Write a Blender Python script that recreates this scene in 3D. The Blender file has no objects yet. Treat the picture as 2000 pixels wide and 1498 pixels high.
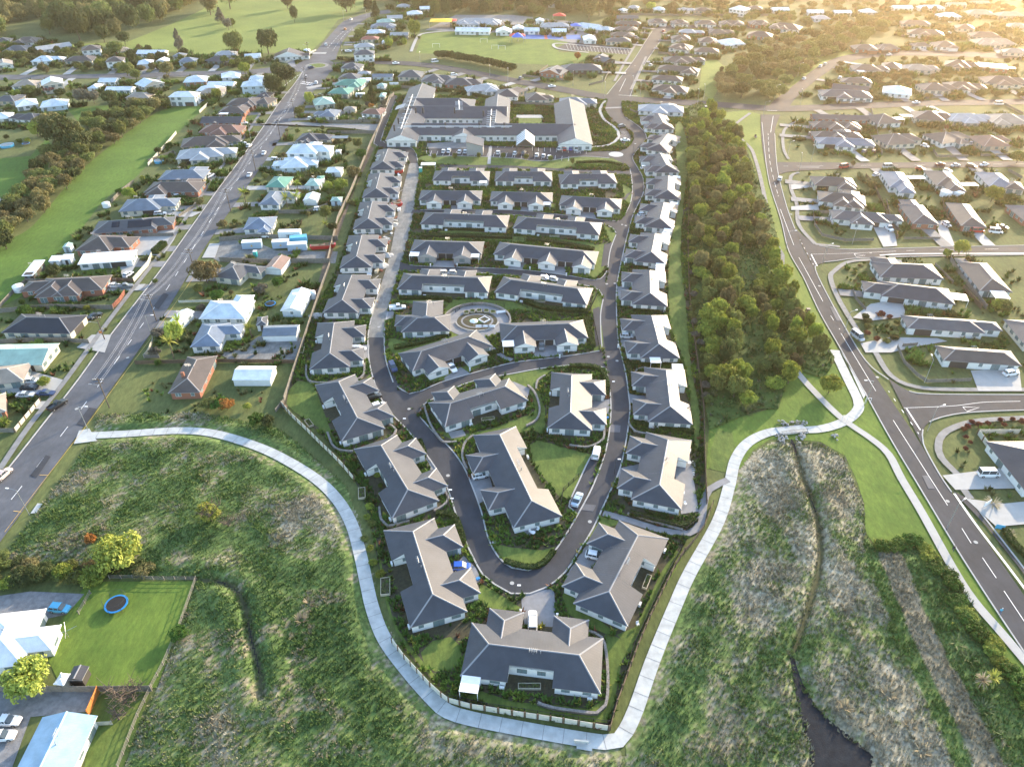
import bpy, bmesh, math, random
import numpy as np
from mathutils import Vector, Matrix
from mathutils.geometry import tessellate_polygon
R = math.radians
rnd = random.Random(7)
SC = bpy.context.scene
COL = SC.collection
# ---------------------------------------------------------------- camera
F, TH, H = 1450.0, R(36.4), 120.0
cam_d = bpy.data.cameras.new('camera'); cam = bpy.data.objects.new('camera', cam_d); COL.objects.link(cam)
cam.location = (0, 0, H); cam.rotation_euler = (R(90) - TH, 0, 0)
cam_d.sensor_width = 36; cam_d.lens = 36 * F / 2000; cam_d.clip_start = 1; cam_d.clip_end = 8000
SC.camera = cam
# ---------------------------------------------------------------- sky, sun, exposure
SUN_AZ, SUN_EL = R(39), R(15)          # azimuth clockwise from +Y
w = bpy.data.worlds.new('World'); SC.world = w; w.use_nodes = True
nt = w.node_tree; sky = nt.nodes.new('ShaderNodeTexSky'); sky.sky_type = 'NISHITA'; sky.sun_disc = False
sky.sun_elevation = SUN_EL; sky.sun_rotation = SUN_AZ; sky.altitude = 50; sky.air_density = 1.0; sky.dust_density = 1.0; sky.ozone_density = 1.2
nt.links.new(sky.outputs[0], nt.nodes['Background'].inputs[0]); nt.nodes['Background'].inputs[1].default_value = 0.15
sl = bpy.data.lights.new('sun', 'SUN'); sl.energy = 2.6; sl.angle = R(0.6); sl.color = (1.0, 0.80, 0.56)
so = bpy.data.objects.new('sun', sl); COL.objects.link(so)
sv = Vector((math.sin(SUN_AZ) * math.cos(SUN_EL), math.cos(SUN_AZ) * math.cos(SUN_EL), math.sin(SUN_EL)))
so.rotation_euler = sv.to_track_quat('Z', 'Y').to_euler()
SC.view_settings.view_transform = 'Standard'; SC.view_settings.look = 'None'; SC.view_settings.exposure = 2.12
SC.view_settings.gamma = 1
SC.cycles.use_denoising = True; SC.cycles.max_bounces = 4; SC.cycles.diffuse_bounces = 2; SC.cycles.glossy_bounces = 2
SC.cycles.transmission_bounces = 2; SC.cycles.volume_bounces = 0; SC.cycles.transparent_max_bounces = 4
SC.cycles.caustics_reflective = False; SC.cycles.caustics_refractive = False
# ---------------------------------------------------------------- pixel -> world
CT, ST = math.cos(TH), math.sin(TH)
def at(px, py, z=0.0):
    x = (px - 1000) / F; y = (749 - py) / F
    t = (z - H) / (-ST + y * CT)
    return Vector((x * t, (CT + y * ST) * t, z))
def pts(s, z=0.0):
    return [at(*(float(q) for q in p.split(',')), z) for p in s.split()]
def spline(P, step=2.0, closed=False):
    out = []; n = len(P)
    rng_ = range(n if closed else n - 1)
    for i in rng_:
        if closed: p0, p1, p2, p3 = P[(i-1) % n], P[i], P[(i+1) % n], P[(i+2) % n]
        else: p0, p1, p2, p3 = P[max(i-1, 0)], P[i], P[i+1], P[min(i+2, n-1)]
        k = max(1, int((p2 - p1).length / step))
        for j in range(k):
            t = j / k
            out.append(0.5 * ((2*p1) + (p2-p0)*t + (2*p0-5*p1+4*p2-p3)*t*t + (-p0+3*p1-3*p2+p3)*t**3))
    if not closed: out.append(P[-1].copy())
    return out
# ---------------------------------------------------------------- value noise
_ng = np.random.RandomState(3).rand(256, 256)
def vnoise(x, y, s):
    x = np.asarray(x) / s; y = np.asarray(y) / s
    xi = np.floor(x).astype(int); yi = np.floor(y).astype(int)
    fx = x - xi; fy = y - yi; fx = fx*fx*(3-2*fx); fy = fy*fy*(3-2*fy)
    g = lambda a, b: _ng[a % 256, b % 256]
    return (g(xi, yi)*(1-fx)+g(xi+1, yi)*fx)*(1-fy) + (g(xi, yi+1)*(1-fx)+g(xi+1, yi+1)*fx)*fy
def fbm(x, y, s, o=4):
    v = 0; a = 1; t = 0
    for k in range(o): v = v + a*vnoise(np.asarray(x)+k*37.7, np.asarray(y)-k*19.3, s); t += a; a *= .5; s = s/2
    return v / t
def inside(x, y, poly):
    x = np.asarray(x); y = np.asarray(y); r = np.zeros(x.shape, bool); n = len(poly)
    for i in range(n):
        x1, y1 = poly[i][0], poly[i][1]; x2, y2 = poly[(i+1) % n][0], poly[(i+1) % n][1]
        if y1 == y2: continue
        c = ((y1 > y) != (y2 > y)) & (x < (x2-x1)*(y-y1)/(y2-y1)+x1)
        r ^= c
    return r
def seg_dist(x, y, line):
    d = np.full(np.asarray(x).shape, 1e9)
    for a, b in zip(line[:-1], line[1:]):
        vx, vy = b[0]-a[0], b[1]-a[1]; L = vx*vx+vy*vy+1e-9
        t = np.clip(((x-a[0])*vx+(y-a[1])*vy)/L, 0, 1)
        d = np.minimum(d, np.hypot(x-a[0]-t*vx, y-a[1]-t*vy))
    return d
# ---------------------------------------------------------------- materials
def mat(name, col, rough=0.8, var=0.15, scale=1.0, bump=0.0, col2=None, spec=0.4, metal=0.0, attr=None, ribs=0, alpha=1, hv=0, fine=0):
    m = bpy.data.materials.new(name); m.use_nodes = True; n = m.node_tree; L = n.links; b = n.nodes['Principled BSDF']
    b.inputs['Roughness'].default_value = rough; b.inputs['Specular IOR Level'].default_value = spec; b.inputs['Metallic'].default_value = metal
    c2 = col2 or tuple(max(0, c*(1-var)) for c in col); c1 = col if col2 else tuple(min(1, c*(1+var)) for c in col)
    geo = n.nodes.new('ShaderNodeNewGeometry')
    if attr:
        at_ = n.nodes.new('ShaderNodeAttribute'); at_.attribute_name = attr; src = at_.outputs[0]
        no = n.nodes.new('ShaderNodeTexNoise'); no.inputs['Scale'].default_value = scale; L.new(geo.outputs['Position'], no.inputs['Vector'])
        mx = n.nodes.new('ShaderNodeMix'); mx.data_type = 'RGBA'; mx.blend_type = 'MULTIPLY'; mx.inputs[0].default_value = 1
        mr = n.nodes.new('ShaderNodeMapRange'); mr.inputs[1].default_value = .3; mr.inputs[2].default_value = .7; mr.inputs[3].default_value = 1-var; mr.inputs[4].default_value = 1+var
        L.new(no.outputs[0], mr.inputs[0]); L.new(src, mx.inputs[6]); L.new(mr.outputs[0], mx.inputs[7]); L.new(mx.outputs[2], b.inputs['Base Color'])
    elif var or col2:
        no = n.nodes.new('ShaderNodeTexNoise'); no.inputs['Scale'].default_value = scale; no.inputs['Detail'].default_value = 6; no.inputs['Roughness'].default_value = .65
        L.new(geo.outputs['Position'], no.inputs['Vector'])
        rp = n.nodes.new('ShaderNodeValToRGB'); rp.color_ramp.elements[0].position = .35; rp.color_ramp.elements[1].position = .65
        rp.color_ramp.elements[0].color = (*c2, 1); rp.color_ramp.elements[1].color = (*c1, 1)
        L.new(no.outputs[0], rp.inputs[0])
        if hv:   # per-object hue/value variation
            oi = n.nodes.new('ShaderNodeObjectInfo'); hs = n.nodes.new('ShaderNodeHueSaturation')
            mr = n.nodes.new('ShaderNodeMapRange'); mr.inputs[3].default_value = 1-hv; mr.inputs[4].default_value = 1+hv
            mr2 = n.nodes.new('ShaderNodeMapRange'); mr2.inputs[3].default_value = .5-hv*.09; mr2.inputs[4].default_value = .5+hv*.05
            L.new(oi.outputs['Random'], mr.inputs[0]); L.new(oi.outputs['Random'], mr2.inputs[0]); L.new(mr.outputs[0], hs.inputs['Value']); L.new(mr2.outputs[0], hs.inputs['Hue'])
            L.new(rp.outputs[0], hs.inputs['Color']); L.new(hs.outputs[0], b.inputs['Base Color'])
        elif fine:   # mown streaks and small worn flecks
            mp = n.nodes.new('ShaderNodeMapping'); mp.inputs['Scale'].default_value = (1, .35, 1); mp.inputs['Rotation'].default_value = (0, 0, .7); L.new(geo.outputs['Position'], mp.inputs[0])
            n3 = n.nodes.new('ShaderNodeTexNoise'); n3.inputs['Scale'].default_value = 1.1; n3.inputs['Detail'].default_value = 8; n3.inputs['Roughness'].default_value = .8; L.new(mp.outputs[0], n3.inputs['Vector'])
            m3 = n.nodes.new('ShaderNodeMapRange'); m3.inputs[1].default_value = .32; m3.inputs[2].default_value = .68; m3.inputs[3].default_value = 1-fine; m3.inputs[4].default_value = 1+fine; L.new(n3.outputs[0], m3.inputs[0])
            x3 = n.nodes.new('ShaderNodeMix'); x3.data_type = 'RGBA'; x3.blend_type = 'MULTIPLY'; x3.inputs[0].default_value = 1; L.new(rp.outputs[0], x3.inputs[6]); L.new(m3.outputs[0], x3.inputs[7]); L.new(x3.outputs[2], b.inputs['Base Color'])
        else: L.new(rp.outputs[0], b.inputs['Base Color'])
    else: b.inputs['Base Color'].default_value = (*col, 1)
    if ribs:
        uv = n.nodes.new('ShaderNodeUVMap'); sp = n.nodes.new('ShaderNodeSeparateXYZ'); L.new(uv.outputs[0], sp.inputs[0])
        m1 = n.nodes.new('ShaderNodeMath'); m1.operation = 'MULTIPLY'; m1.inputs[1].default_value = 1/ribs; L.new(sp.outputs[0], m1.inputs[0])
        m2 = n.nodes.new('ShaderNodeMath'); m2.operation = 'FRACT'; L.new(m1.outputs[0], m2.inputs[0])
        m3 = n.nodes.new('ShaderNodeMath'); m3.operation = 'GREATER_THAN'; m3.inputs[1].default_value = .86; L.new(m2.outputs[0], m3.inputs[0])
        bp = n.nodes.new('ShaderNodeBump'); bp.inputs['Strength'].default_value = .3; bp.inputs['Distance'].default_value = .03
        L.new(m3.outputs[0], bp.inputs['Height']); L.new(bp.outputs[0], b.inputs['Normal'])
    elif bump:
        n2 = n.nodes.new('ShaderNodeTexNoise'); n2.inputs['Scale'].default_value = scale*6; n2.inputs['Detail'].default_value = 4; L.new(geo.outputs['Position'], n2.inputs['Vector'])
        bp = n.nodes.new('ShaderNodeBump'); bp.inputs['Strength'].default_value = bump; bp.inputs['Distance'].default_value = .1
        L.new(n2.outputs[0], bp.inputs['Height']); L.new(bp.outputs[0], b.inputs['Normal'])
    return m
M = {}
def MM(k, *a, **kw): M[k] = mat(k, *a, **kw)
MM('ground', (.125, .145, .045), 1, col2=(.075, .098, .030), scale=.06, bump=.5, fine=0.4)
MM('lawn', (.125, .170, .035), 1, col2=(.075, .118, .024), scale=.25, bump=.5, fine=0.35)
MM('lawn_bright', (.130, .195, .030), 1, col2=(.080, .138, .020), scale=.12, bump=.5, fine=0.3)
MM('pasture', (.100, .180, .024), 1, col2=(.066, .130, .016), scale=.05, bump=.5, fine=0.3)
MM('golf', (.19, .24, .05), 1, col2=(.12, .17, .032), scale=.025, bump=.3, fine=0.25)
MM('asphalt', (.048, .053, .064), .9, col2=(.031, .035, .043), scale=.12, fine=0.16)
MM('asphalt_old', (.115, .122, .138), .85, col2=(.072, .078, .090), scale=.10, fine=0.14)
MM('asphalt_gravel', (.24, .24, .225), .95, col2=(.15, .155, .155), scale=.3, fine=0.3)
MM('concrete', (.38, .38, .365), .85, var=.07, scale=.5)
MM('concrete_new', (.43, .45, .44), .8, var=.16, scale=.5)
MM('concrete_old', (.22, .22, .215), .9, var=.15, scale=.5)
MM('driveway', (.22, .225, .235), .85, var=.12, scale=.6)
MM('kerb', (.38, .38, .37), .85, var=.08, scale=.5)
MM('paint_white', (.8, .8, .78), .7, var=.06, scale=2)
MM('paint_yellow', (.65, .42, .12), .7, var=.1, scale=2)
MM('mulch', (.085, .080, .045), 1, col2=(.050, .046, .030), scale=1.5, bump=.6)
MM('dirt', (.20, .15, .105), 1, col2=(.12, .09, .065), scale=.6, bump=.6)
MM('gravel', (.26, .26, .26), 1, col2=(.16, .16, .165), scale=.8, bump=.4)
MM('water', (.045, .05, .055), .12, var=.2, scale=.5, spec=.6)
MM('straw', (.28, .23, .15), 1, col2=(.17, .15, .09), scale=.8, bump=.6)
# ---------------------------------------------------------------- object helpers
def setp(o, label=None, cat=None, group=None, kind=None):
    if label: o['label'] = label
    if cat: o['category'] = cat
    if group: o['group'] = group
    if kind: o['kind'] = kind
    return o
def empty(name, loc, rz=0.0):
    o = bpy.data.objects.new(name, None); COL.objects.link(o); o.location = loc; o.rotation_euler = (0, 0, rz); o.empty_display_size = .5
    return o
def meshobj(name, V, Fc, mats, parent=None, mi=None, uv=None, smooth=False, cols=None):
    me = bpy.data.meshes.new(name); me.from_pydata([tuple(v) for v in V], [], Fc)
    for m in (mats if isinstance(mats, (list, tuple)) else [mats]): me.materials.append(M[m] if isinstance(m, str) else m)
    if mi is not None: me.polygons.foreach_set('material_index', mi)
    if uv is not None:
        l = me.uv_layers.new(name='UVMap'); l.data.foreach_set('uv', [c for f in uv for p in f for c in p])
    if cols is not None:
        ca = me.color_attributes.new('Col', 'FLOAT_COLOR', 'POINT'); ca.data.foreach_set('color', np.asarray(cols, dtype=np.float32).ravel())
    if smooth: me.polygons.foreach_set('use_smooth', [True]*len(me.polygons))
    me.update()
    o = bpy.data.objects.new(name, me); COL.objects.link(o)
    if parent is not None: o.parent = parent
    return o
def inst(src, name, parent=None, loc=None, rz=None, sc=None):
    o = src.copy(); o.name = name; COL.objects.link(o)
    if parent is not None: o.parent = parent
    if loc is not None: o.location = loc
    if rz is not None: o.rotation_euler = (0, 0, rz)
    if sc is not None: o.scale = sc
    return o
def struct(name, V, Fc, m, **k):
    o = meshobj(name, V, Fc, m, **k); o['kind'] = 'structure'; return o
def sheet(name, P, m, z, kind='structure'):
    V = [(p.x, p.y, z) for p in P]
    if len(V) < 3: return
    tri = tessellate_polygon([[Vector((v[0], v[1], 0)) for v in V]])
    Fc = []
    for t in tri:
        a, b, c = (V[i] for i in t)
        cr = (b[0]-a[0])*(c[1]-a[1])-(b[1]-a[1])*(c[0]-a[0])
        Fc.append(tuple(t) if cr > 0 else tuple(reversed(t)))
    o = meshobj(name, V, Fc, m); o['kind'] = kind; return o
def ribbon_vf(P, w, z, V, Fc, h=0.0, off=0.0):
    """flat (h=0) or raised strip along polyline P (world), width w (or list)"""
    n = len(P); i0 = len(V)
    for i in range(n):
        d = (P[min(i+1, n-1)] - P[max(i-1, 0)]); d.z = 0
        d = d.normalized() if d.length > 1e-6 else Vector((1, 0, 0)); nn = Vector((-d.y, d.x, 0))
        ww = w[i] if isinstance(w, (list, tuple)) else w
        a = P[i] + nn*(off+ww/2); b = P[i] + nn*(off-ww/2)
        if h: V += [(a.x, a.y, z), (a.x, a.y, z+h), (b.x, b.y, z+h), (b.x, b.y, z)]
        else: V += [(a.x, a.y, z), (b.x, b.y, z)]
    for i in range(n-1):
        if h:
            a = i0+4*i; b = a+4
            Fc += [(a+1, a+2, b+2, b+1), (a, a+1, b+1, b), (a+2, a+3, b+3, b+2)]
        else:
            a = i0+2*i; Fc.append((a, a+1, a+3, a+2))
    if h: e = i0+4*(n-1); Fc += [(i0, i0+3, i0+2, i0+1), (e, e+1, e+2, e+3)]
def ribbon(name, s, w, m, z, smooth=True, kind='structure', h=0.0, closed=False, step=2.0):
    P = pts(s) if isinstance(s, str) else s
    if closed: P = P + [P[0]]
    if smooth: P = spline(P, step)
    V, Fc = [], []; ribbon_vf(P, w, z, V, Fc, h)
    o = meshobj(name, V, Fc, m)
    if kind: o['kind'] = kind
    return o
def box(V, Fc, x0, x1, y0, y1, z0, z1, rot=0, c=None):
    i = len(V); q = [(x0, y0, z0), (x1, y0, z0), (x1, y1, z0), (x0, y1, z0), (x0, y0, z1), (x1, y0, z1), (x1, y1, z1), (x0, y1, z1)]
    if rot:
        cx, cy = c or ((x0+x1)/2, (y0+y1)/2); co, si = math.cos(rot), math.sin(rot)
        q = [(cx+(a-cx)*co-(b-cy)*si, cy+(a-cx)*si+(b-cy)*co, z) for a, b, z in q]
    V += q; Fc += [tuple(i+k for k in f) for f in ((0, 3, 2, 1), (4, 5, 6, 7), (0, 1, 5, 4), (1, 2, 6, 5), (2, 3, 7, 6), (3, 0, 4, 7))]
def bar(V, Fc, a, b, r, n=5, r2=None):
    a = Vector(a); b = Vector(b); d = (b-a).normalized(); r2 = r if r2 is None else r2
    u = d.cross(Vector((0, 0, 1))); u = u.normalized() if u.length > .01 else Vector((1, 0, 0)); v = d.cross(u)
    i = len(V)
    for p, rr in ((a, r), (b, r2)):
        for k in range(n): t = 2*math.pi*k/n; V.append(tuple(p+u*math.cos(t)*rr+v*math.sin(t)*rr))
    for k in range(n): Fc.append((i+k, i+(k+1) % n, i+n+(k+1) % n, i+n+k))
    Fc.append(tuple(i+n+k for k in range(n))); Fc.append(tuple(i+n-1-k for k in range(n)))
# ================================================================ SETTING
g = 3500
struct('ground', [(-g, -g, 0), (g, -g, 0), (g, g, 0), (-g, g, 0)], [(0, 1, 2, 3)], 'ground')
ZC = [0.012]
def nz():
    ZC[0] += 0.004; return ZC[0]
def zone(name, m, s, smooth=False, step=4):
    P = pts(s)
    if smooth: P = spline(P, step, True)
    return sheet(name, P, m, nz())
zone('golf_course', 'golf', '60,96 130,88 250,82 330,50 395,20 430,-8 705,-8 735,0 700,24 660,40 630,80 600,108 560,104 520,104 450,104 400,108 330,103 250,95 190,90')
zone('paddock', 'pasture', '0,600 0,486 60,445 120,375 150,340 210,290 262,250 322,214 396,209 384,226 345,262 300,308 262,350 205,390 165,440 100,512 40,580', True)
zone('paddock', 'pasture', '132,214 175,208 245,204 243,215 200,234 178,250 150,235')
zone('paddock', 'pasture', '-20,312 60,305 92,270 112,300 96,330 70,355 60,385 0,402 -20,404')
zone('paddock', 'lawn_bright', '825,68 890,60 965,64 1150,78 1085,92 1092,103 1152,104 1140,126 1080,128 1000,124 850,106 812,104')
zone('verge', 'golf', '1372,218 1400,222 1455,216 1492,226 1490,262 1440,250 1400,246')
zone('verge', 'golf', '1440,245 1490,255 1489,290 1500,345 1522,430 1538,490 1568,545 1598,610 1640,690 1625,700 1585,640 1560,600 1530,540 1520,470 1490,380 1470,320')
zone('verge', 'golf', '1365,180 1372,120 1400,118 1420,135 1400,180 1390,196')
zone('verge', 'golf', '1555,175 1600,140 1640,116 1700,100 1660,98 1600,112 1560,140 1535,180')
zone('meadow', 'lawn_bright', '1545,710 1600,735 1640,700 1690,770 1740,862 1800,962 1860,1062 1930,1172 2015,1295 2060,1400 1985,1330 1930,1225 1860,1110 1800,1062 1712,1068 1690,1040 1688,985 1672,935 1650,890 1600,862 1505,858 1470,880 1450,915 1380,915 1385,830 1500,800 1530,760')
zone('meadow', 'lawn', '1388,880 1400,840 1430,845 1440,900 1425,925 1385,915')
zone('meadow', 'lawn', '0,740 60,700 180,560 400,320 520,215 560,170 545,160 500,215 400,310 200,500 60,640 0,700')
zone('lawn', 'lawn_bright', '97,1246 172,1136 383,1135 306,1343 120,1343 95,1290')
zone('lawn', 'lawn', '165,1498 185,1352 293,1352 238,1510')
zone('gravel_yard', 'gravel', '-60,1343 195,1345 170,1390 60,1400 20,1510 -80,1510')
zone('gravel_yard', 'gravel', '-40,1210 -10,1165 60,1155 165,1160 130,1200 60,1215')
zone('gravel_yard', 'asphalt_gravel', '430,472 480,465 540,490 660,492 655,515 430,512 405,500')
zone('gravel_yard', 'asphalt_gravel', '505,657 590,660 575,705 450,708 430,690 475,680')
zone('site_ground', 'dirt', '731,290 640,480 560,800 547,795 600,640 640,520 700,350 722,285')
zone('site_ground', 'dirt', '770,300 797,308 800,380 783,430 760,520 735,600 705,625 690,620 700,520 740,440 765,340')
zone('school_grounds', 'concrete_old', '830,60 890,30 1000,30 1180,50 1190,75 1140,88 1000,66 890,62')
zone('sports_court', mat('court_blue', (.06, .16, .42), .8), '1022,69 1133,69 1136,78 1020,77')
zone('sports_court', mat('court_red', (.48, .12, .08), .8), '1062,68.6 1068,68.6 1070,77.4 1064,77.4')
zone('sports_court', 'dirt', '1098,68.6 1104,68.6 1107,77.4 1101,77.4')
zone('driveway', 'asphalt', '1085,96 1110,84 1140,85 1235,97 1225,107 1150,101 1110,98')
# village ground (garden beds under everything, lawns on top)
VIL = '764,185 1180,195 1250,200 1345,215 1352,300 1345,400 1345,500 1352,640 1368,760 1375,880 1378,960 1360,1020 1310,1110 1235,1260 1190,1428 1100,1412 990,1395 890,1370 850,1335 790,1270 757,1190 740,1110 722,1010 690,930 640,860 556,788 570,720 620,600 660,520 700,400 735,290'
zone('garden_bed', 'mulch', VIL)
for s in ('560,790 580,745 608,745 650,850 690,920 722,1000 745,1100 765,1200 800,1262 860,1330 845,1325 790,1262 757,1190 742,1110 724,1010 690,925 640,850',
          '905,1362 990,1385 1100,1402 1185,1412 1215,1290 1240,1262 1185,1235 1190,1360 1150,1385 1100,1378 1000,1370 940,1350',
          '822,1275 845,1252 880,1244 900,1262 902,1290 880,1308 850,1312 830,1300', '1205,1240 1230,1265 1275,1190 1335,1085 1320,1075 1290,1120 1240,1225',
          '965,1062 1000,1070 1060,1075 1085,1068 1060,1100 1020,1112 985,1098', '1035,870 1050,860 1120,880 1155,888 1140,930 1115,975 1090,968 1060,930 1040,905',
          '975,738 1010,728 1080,722 1050,750 1065,800 1060,850 1030,835 1045,800 1030,760', '842,840 900,850 960,838 1035,810 1055,830 1000,850 930,850 890,862',
          '832,745 860,715 900,718 960,700 900,735', '757,700 712,745 745,790 728,750 722,700 740,690',
          '1350,720 1340,600 1330,500 1335,400 1345,300 1330,240 1318,255 1322,330 1322,420 1308,480 1305,560 1310,640 1340,720 1352,830 1362,880 1366,800',
          '845,300 1005,300 1060,312 1130,322 1215,322 1215,312 1120,305 1060,308 900,306',
          '826,305 1000,309 1120,318 1100,330 980,325 840,320', '870,600 900,585 1000,590 1030,598 990,610 930,604 905,625 925,655 940,650 900,668 860,650 868,620',
          '760,660 800,668 850,660 880,672 800,695 765,690', '820,456 1000,462 1160,475 1160,485 1000,472 820,466', '1180,440 1202,455 1200,480 1190,470',
          '775,582 950,590 1140,605 1150,615 1080,612 960,600 780,592', '1160,480 1187,475 1180,530 1160,545 1150,540', '1160,570 1175,580 1172,612 1155,615',
          '1105,1145 1130,1180 1200,1235 1185,1240 1110,1200 1098,1165', '940,1140 990,1170 1020,1190 960,1195 930,1165', '1175,1010 1220,1022 1190,1030 1160,1062 1150,1050',
          '1160,640 1172,625 1178,680 1160,690', '1010,395 1085,400 1085,408 1010,404', '1215,360 1232,370 1232,400 1222,395', '860,452 900,452 960,458 860,460'):
    zone('lawn', 'lawn', s, True)
# ---------------------------------------------------------------- roads
def edges(name, m, left, right):
    a = spline(pts(left)); b = spline(pts(right))
    return sheet(name, a + b[::-1], m, nz())
ZC[0] = 0.15
ML = '-60,1008 17,915 80,835 147,750 215,657 320,520 423,375 470,312 512,252 547,200 575,165 592,140'
MR = '-60,1140 0,1060 60,978 130,880 200,785 257,705 330,600 400,485 476,375 522,310 562,250 603,190 632,160 645,140'
edges('road', 'asphalt_old', ML, MR)
edges('road', 'asphalt_old', '600,120 640,75 668,45 690,35 722,26 760,20', '655,118 668,85 690,58 715,38 737,30 765,27')
sheet('road', spline(pts('580,130 592,120 615,116 640,118 655,126 655,135 640,144 612,146 588,142'), 2, True), 'asphalt_old', nz())
edges('road', 'asphalt_old', '-40,147 130,147 250,144 400,140 480,138 585,126', '-40,158 130,155 250,153 400,148 480,146 585,141')
ribbon('road', '645,128 700,123 760,123 830,128 900,139 1000,158 1100,176 1180,190 1300,199 1400,205 1510,213 1600,211 1700,207 1800,203 2060,199', 10.5, 'asphalt', nz())
edges('road', 'asphalt', '1185,190 1214,150 1240,115 1262,80 1274,62 1282,55 1320,50 1560,52', '1234,190 1240,165 1260,125 1285,88 1298,68 1310,60 1340,56 1560,58')
edges('road', 'asphalt', '1485,225 1488,280 1500,345 1525,430 1540,490 1570,545 1600,610 1640,680 1690,770 1740,860 1800,960 1860,1060 1930,1170 2030,1320', '1524,225 1513,260 1518,330 1535,400 1558,462 1597,540 1640,622 1690,705 1740,782 1790,856 1833,925 1858,962 1900,1022 1945,1085 2080,1280')
edges('road', 'asphalt', '1495,215 1515,195 1560,160 1600,130 1640,112 1700,103 1800,100 2060,108', '1540,212 1555,192 1585,165 1625,136 1660,122 1700,114 1800,110 2060,120')
edges('road', 'asphalt', '1508,318 1600,318 1700,319 2060,315', '1522,342 1545,336 1600,333 1700,330 2060,327')
edges('road', 'asphalt', '1550,445 1575,466 1600,481 1650,488 1750,486 2060,479', '1590,525 1600,517 1630,511 1715,504 2060,498')
edges('road', 'asphalt', '1735,740 1775,765 1825,771 2060,772', '1800,868 1803,840 1815,825 1838,816 1900,806 2060,800')
edges('road', 'asphalt', '1650,225 1850,85 1960,55 2060,40', '1670,225 1870,92 1975,60 2060,46') if 0 else None
# village roads
VL = '1240,198 1222,208 1214,222 1222,238 1240,250 1256,262 1260,275 1252,290 1244,305 1244,320'
edges('road', 'asphalt', '1187,196 1182,215 1190,228 1203,240 1222,250 1236,262 1236,278 1222,292 1190,302 1200,312 1225,325 1233,345 1235,370 1232,395 1218,425 1205,455 1192,490 1186,540 1178,580 1173,615 1174,660 1180,690 1187,725 1191,760 1193,805 1189,850 1180,892 1161,943 1144,978 1112,1034 1083,1078 1058,1104 1032,1115 1000,1110 972,1087 953,1050 940,1000 922,950 904,910 878,875 843,841 812,808 785,770 765,745 753,700 751,650 757,608 766,575 788,500 806,425 813,375',
      '1214,196 1216,222 1228,235 1246,247 1259,260 1262,272 1254,284 1240,300 1236,312 1246,330 1256,350 1257,375 1246,400 1235,425 1224,465 1216,500 1209,532 1204,565 1204,612 1207,662 1213,692 1222,730 1228,775 1230,805 1223,860 1210,918 1185,975 1157,1035 1135,1070 1104,1118 1067,1148 1035,1160 998,1160 966,1142 943,1123 923,1087 906,1050 889,1000 872,950 849,912 822,874 795,840 757,800 736,760 722,710 719,660 726,620 739,575 761,500 776,425 787,372')
edges('road', 'asphalt_gravel', '751,660 757,608 766,575 788,500 806,425 813,375 818,345 816,318 806,300', '719,660 726,620 739,575 761,500 776,425 787,372 795,340 799,318 790,306')
edges('road', 'asphalt', '763,186 733,270 735,283 748,290 785,296 797,308 799,320', '776,188 746,268 748,277 760,283 800,289 812,300 817,320')
edges('road', 'asphalt', '1174,684 1125,694 1062,702 1000,710 930,728 858,749 825,764 800,770 776,758', '1184,720 1140,713 1062,720 1000,731 955,739 910,750 850,778 830,790 815,812')
edges('road', 'asphalt', '806,411 900,411 1000,412 1125,424 1180,431 1206,434 1222,420', '802,418 900,419 1000,421 1125,433 1186,441 1198,448 1204,462')
edges('road', 'asphalt', '782,512 800,519 820,521 1000,527 1100,538 1160,548 1178,541 1186,530', '779,530 900,532 1000,540 1100,553 1155,561 1170,568 1178,582')
edges('road', 'asphalt', '860,323 1000,325 1100,331 1230,336', '860,329 1000,331 1100,337 1234,343')
zone('car_park', 'asphalt', '836,280 900,283 1000,288 1080,290 1150,298 1195,296 1235,300 1225,312 1130,306 1060,316 1000,310 900,306 838,305')
zone('car_park', 'asphalt', '1208,252 1222,252 1232,266 1232,278 1216,282 1208,275 1213,262')
zone('car_park', 'asphalt', '1122,1000 1110,990 1130,940 1155,890 1172,882 1158,940 1142,975 1128,1005')
for s in ('1180,478 1197,474 1186,520 1174,522', '1158,605 1171,600 1176,672 1163,680', '1224,380 1233,376 1222,392 1216,393', '765,730 782,755 775,760 764,745'):
    zone('car_park', 'asphalt', s)
zone('car_park', 'asphalt', '1860,960 1890,975 1940,1040 2060,1190 2080,1240 1990,1110 1925,1028')
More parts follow.
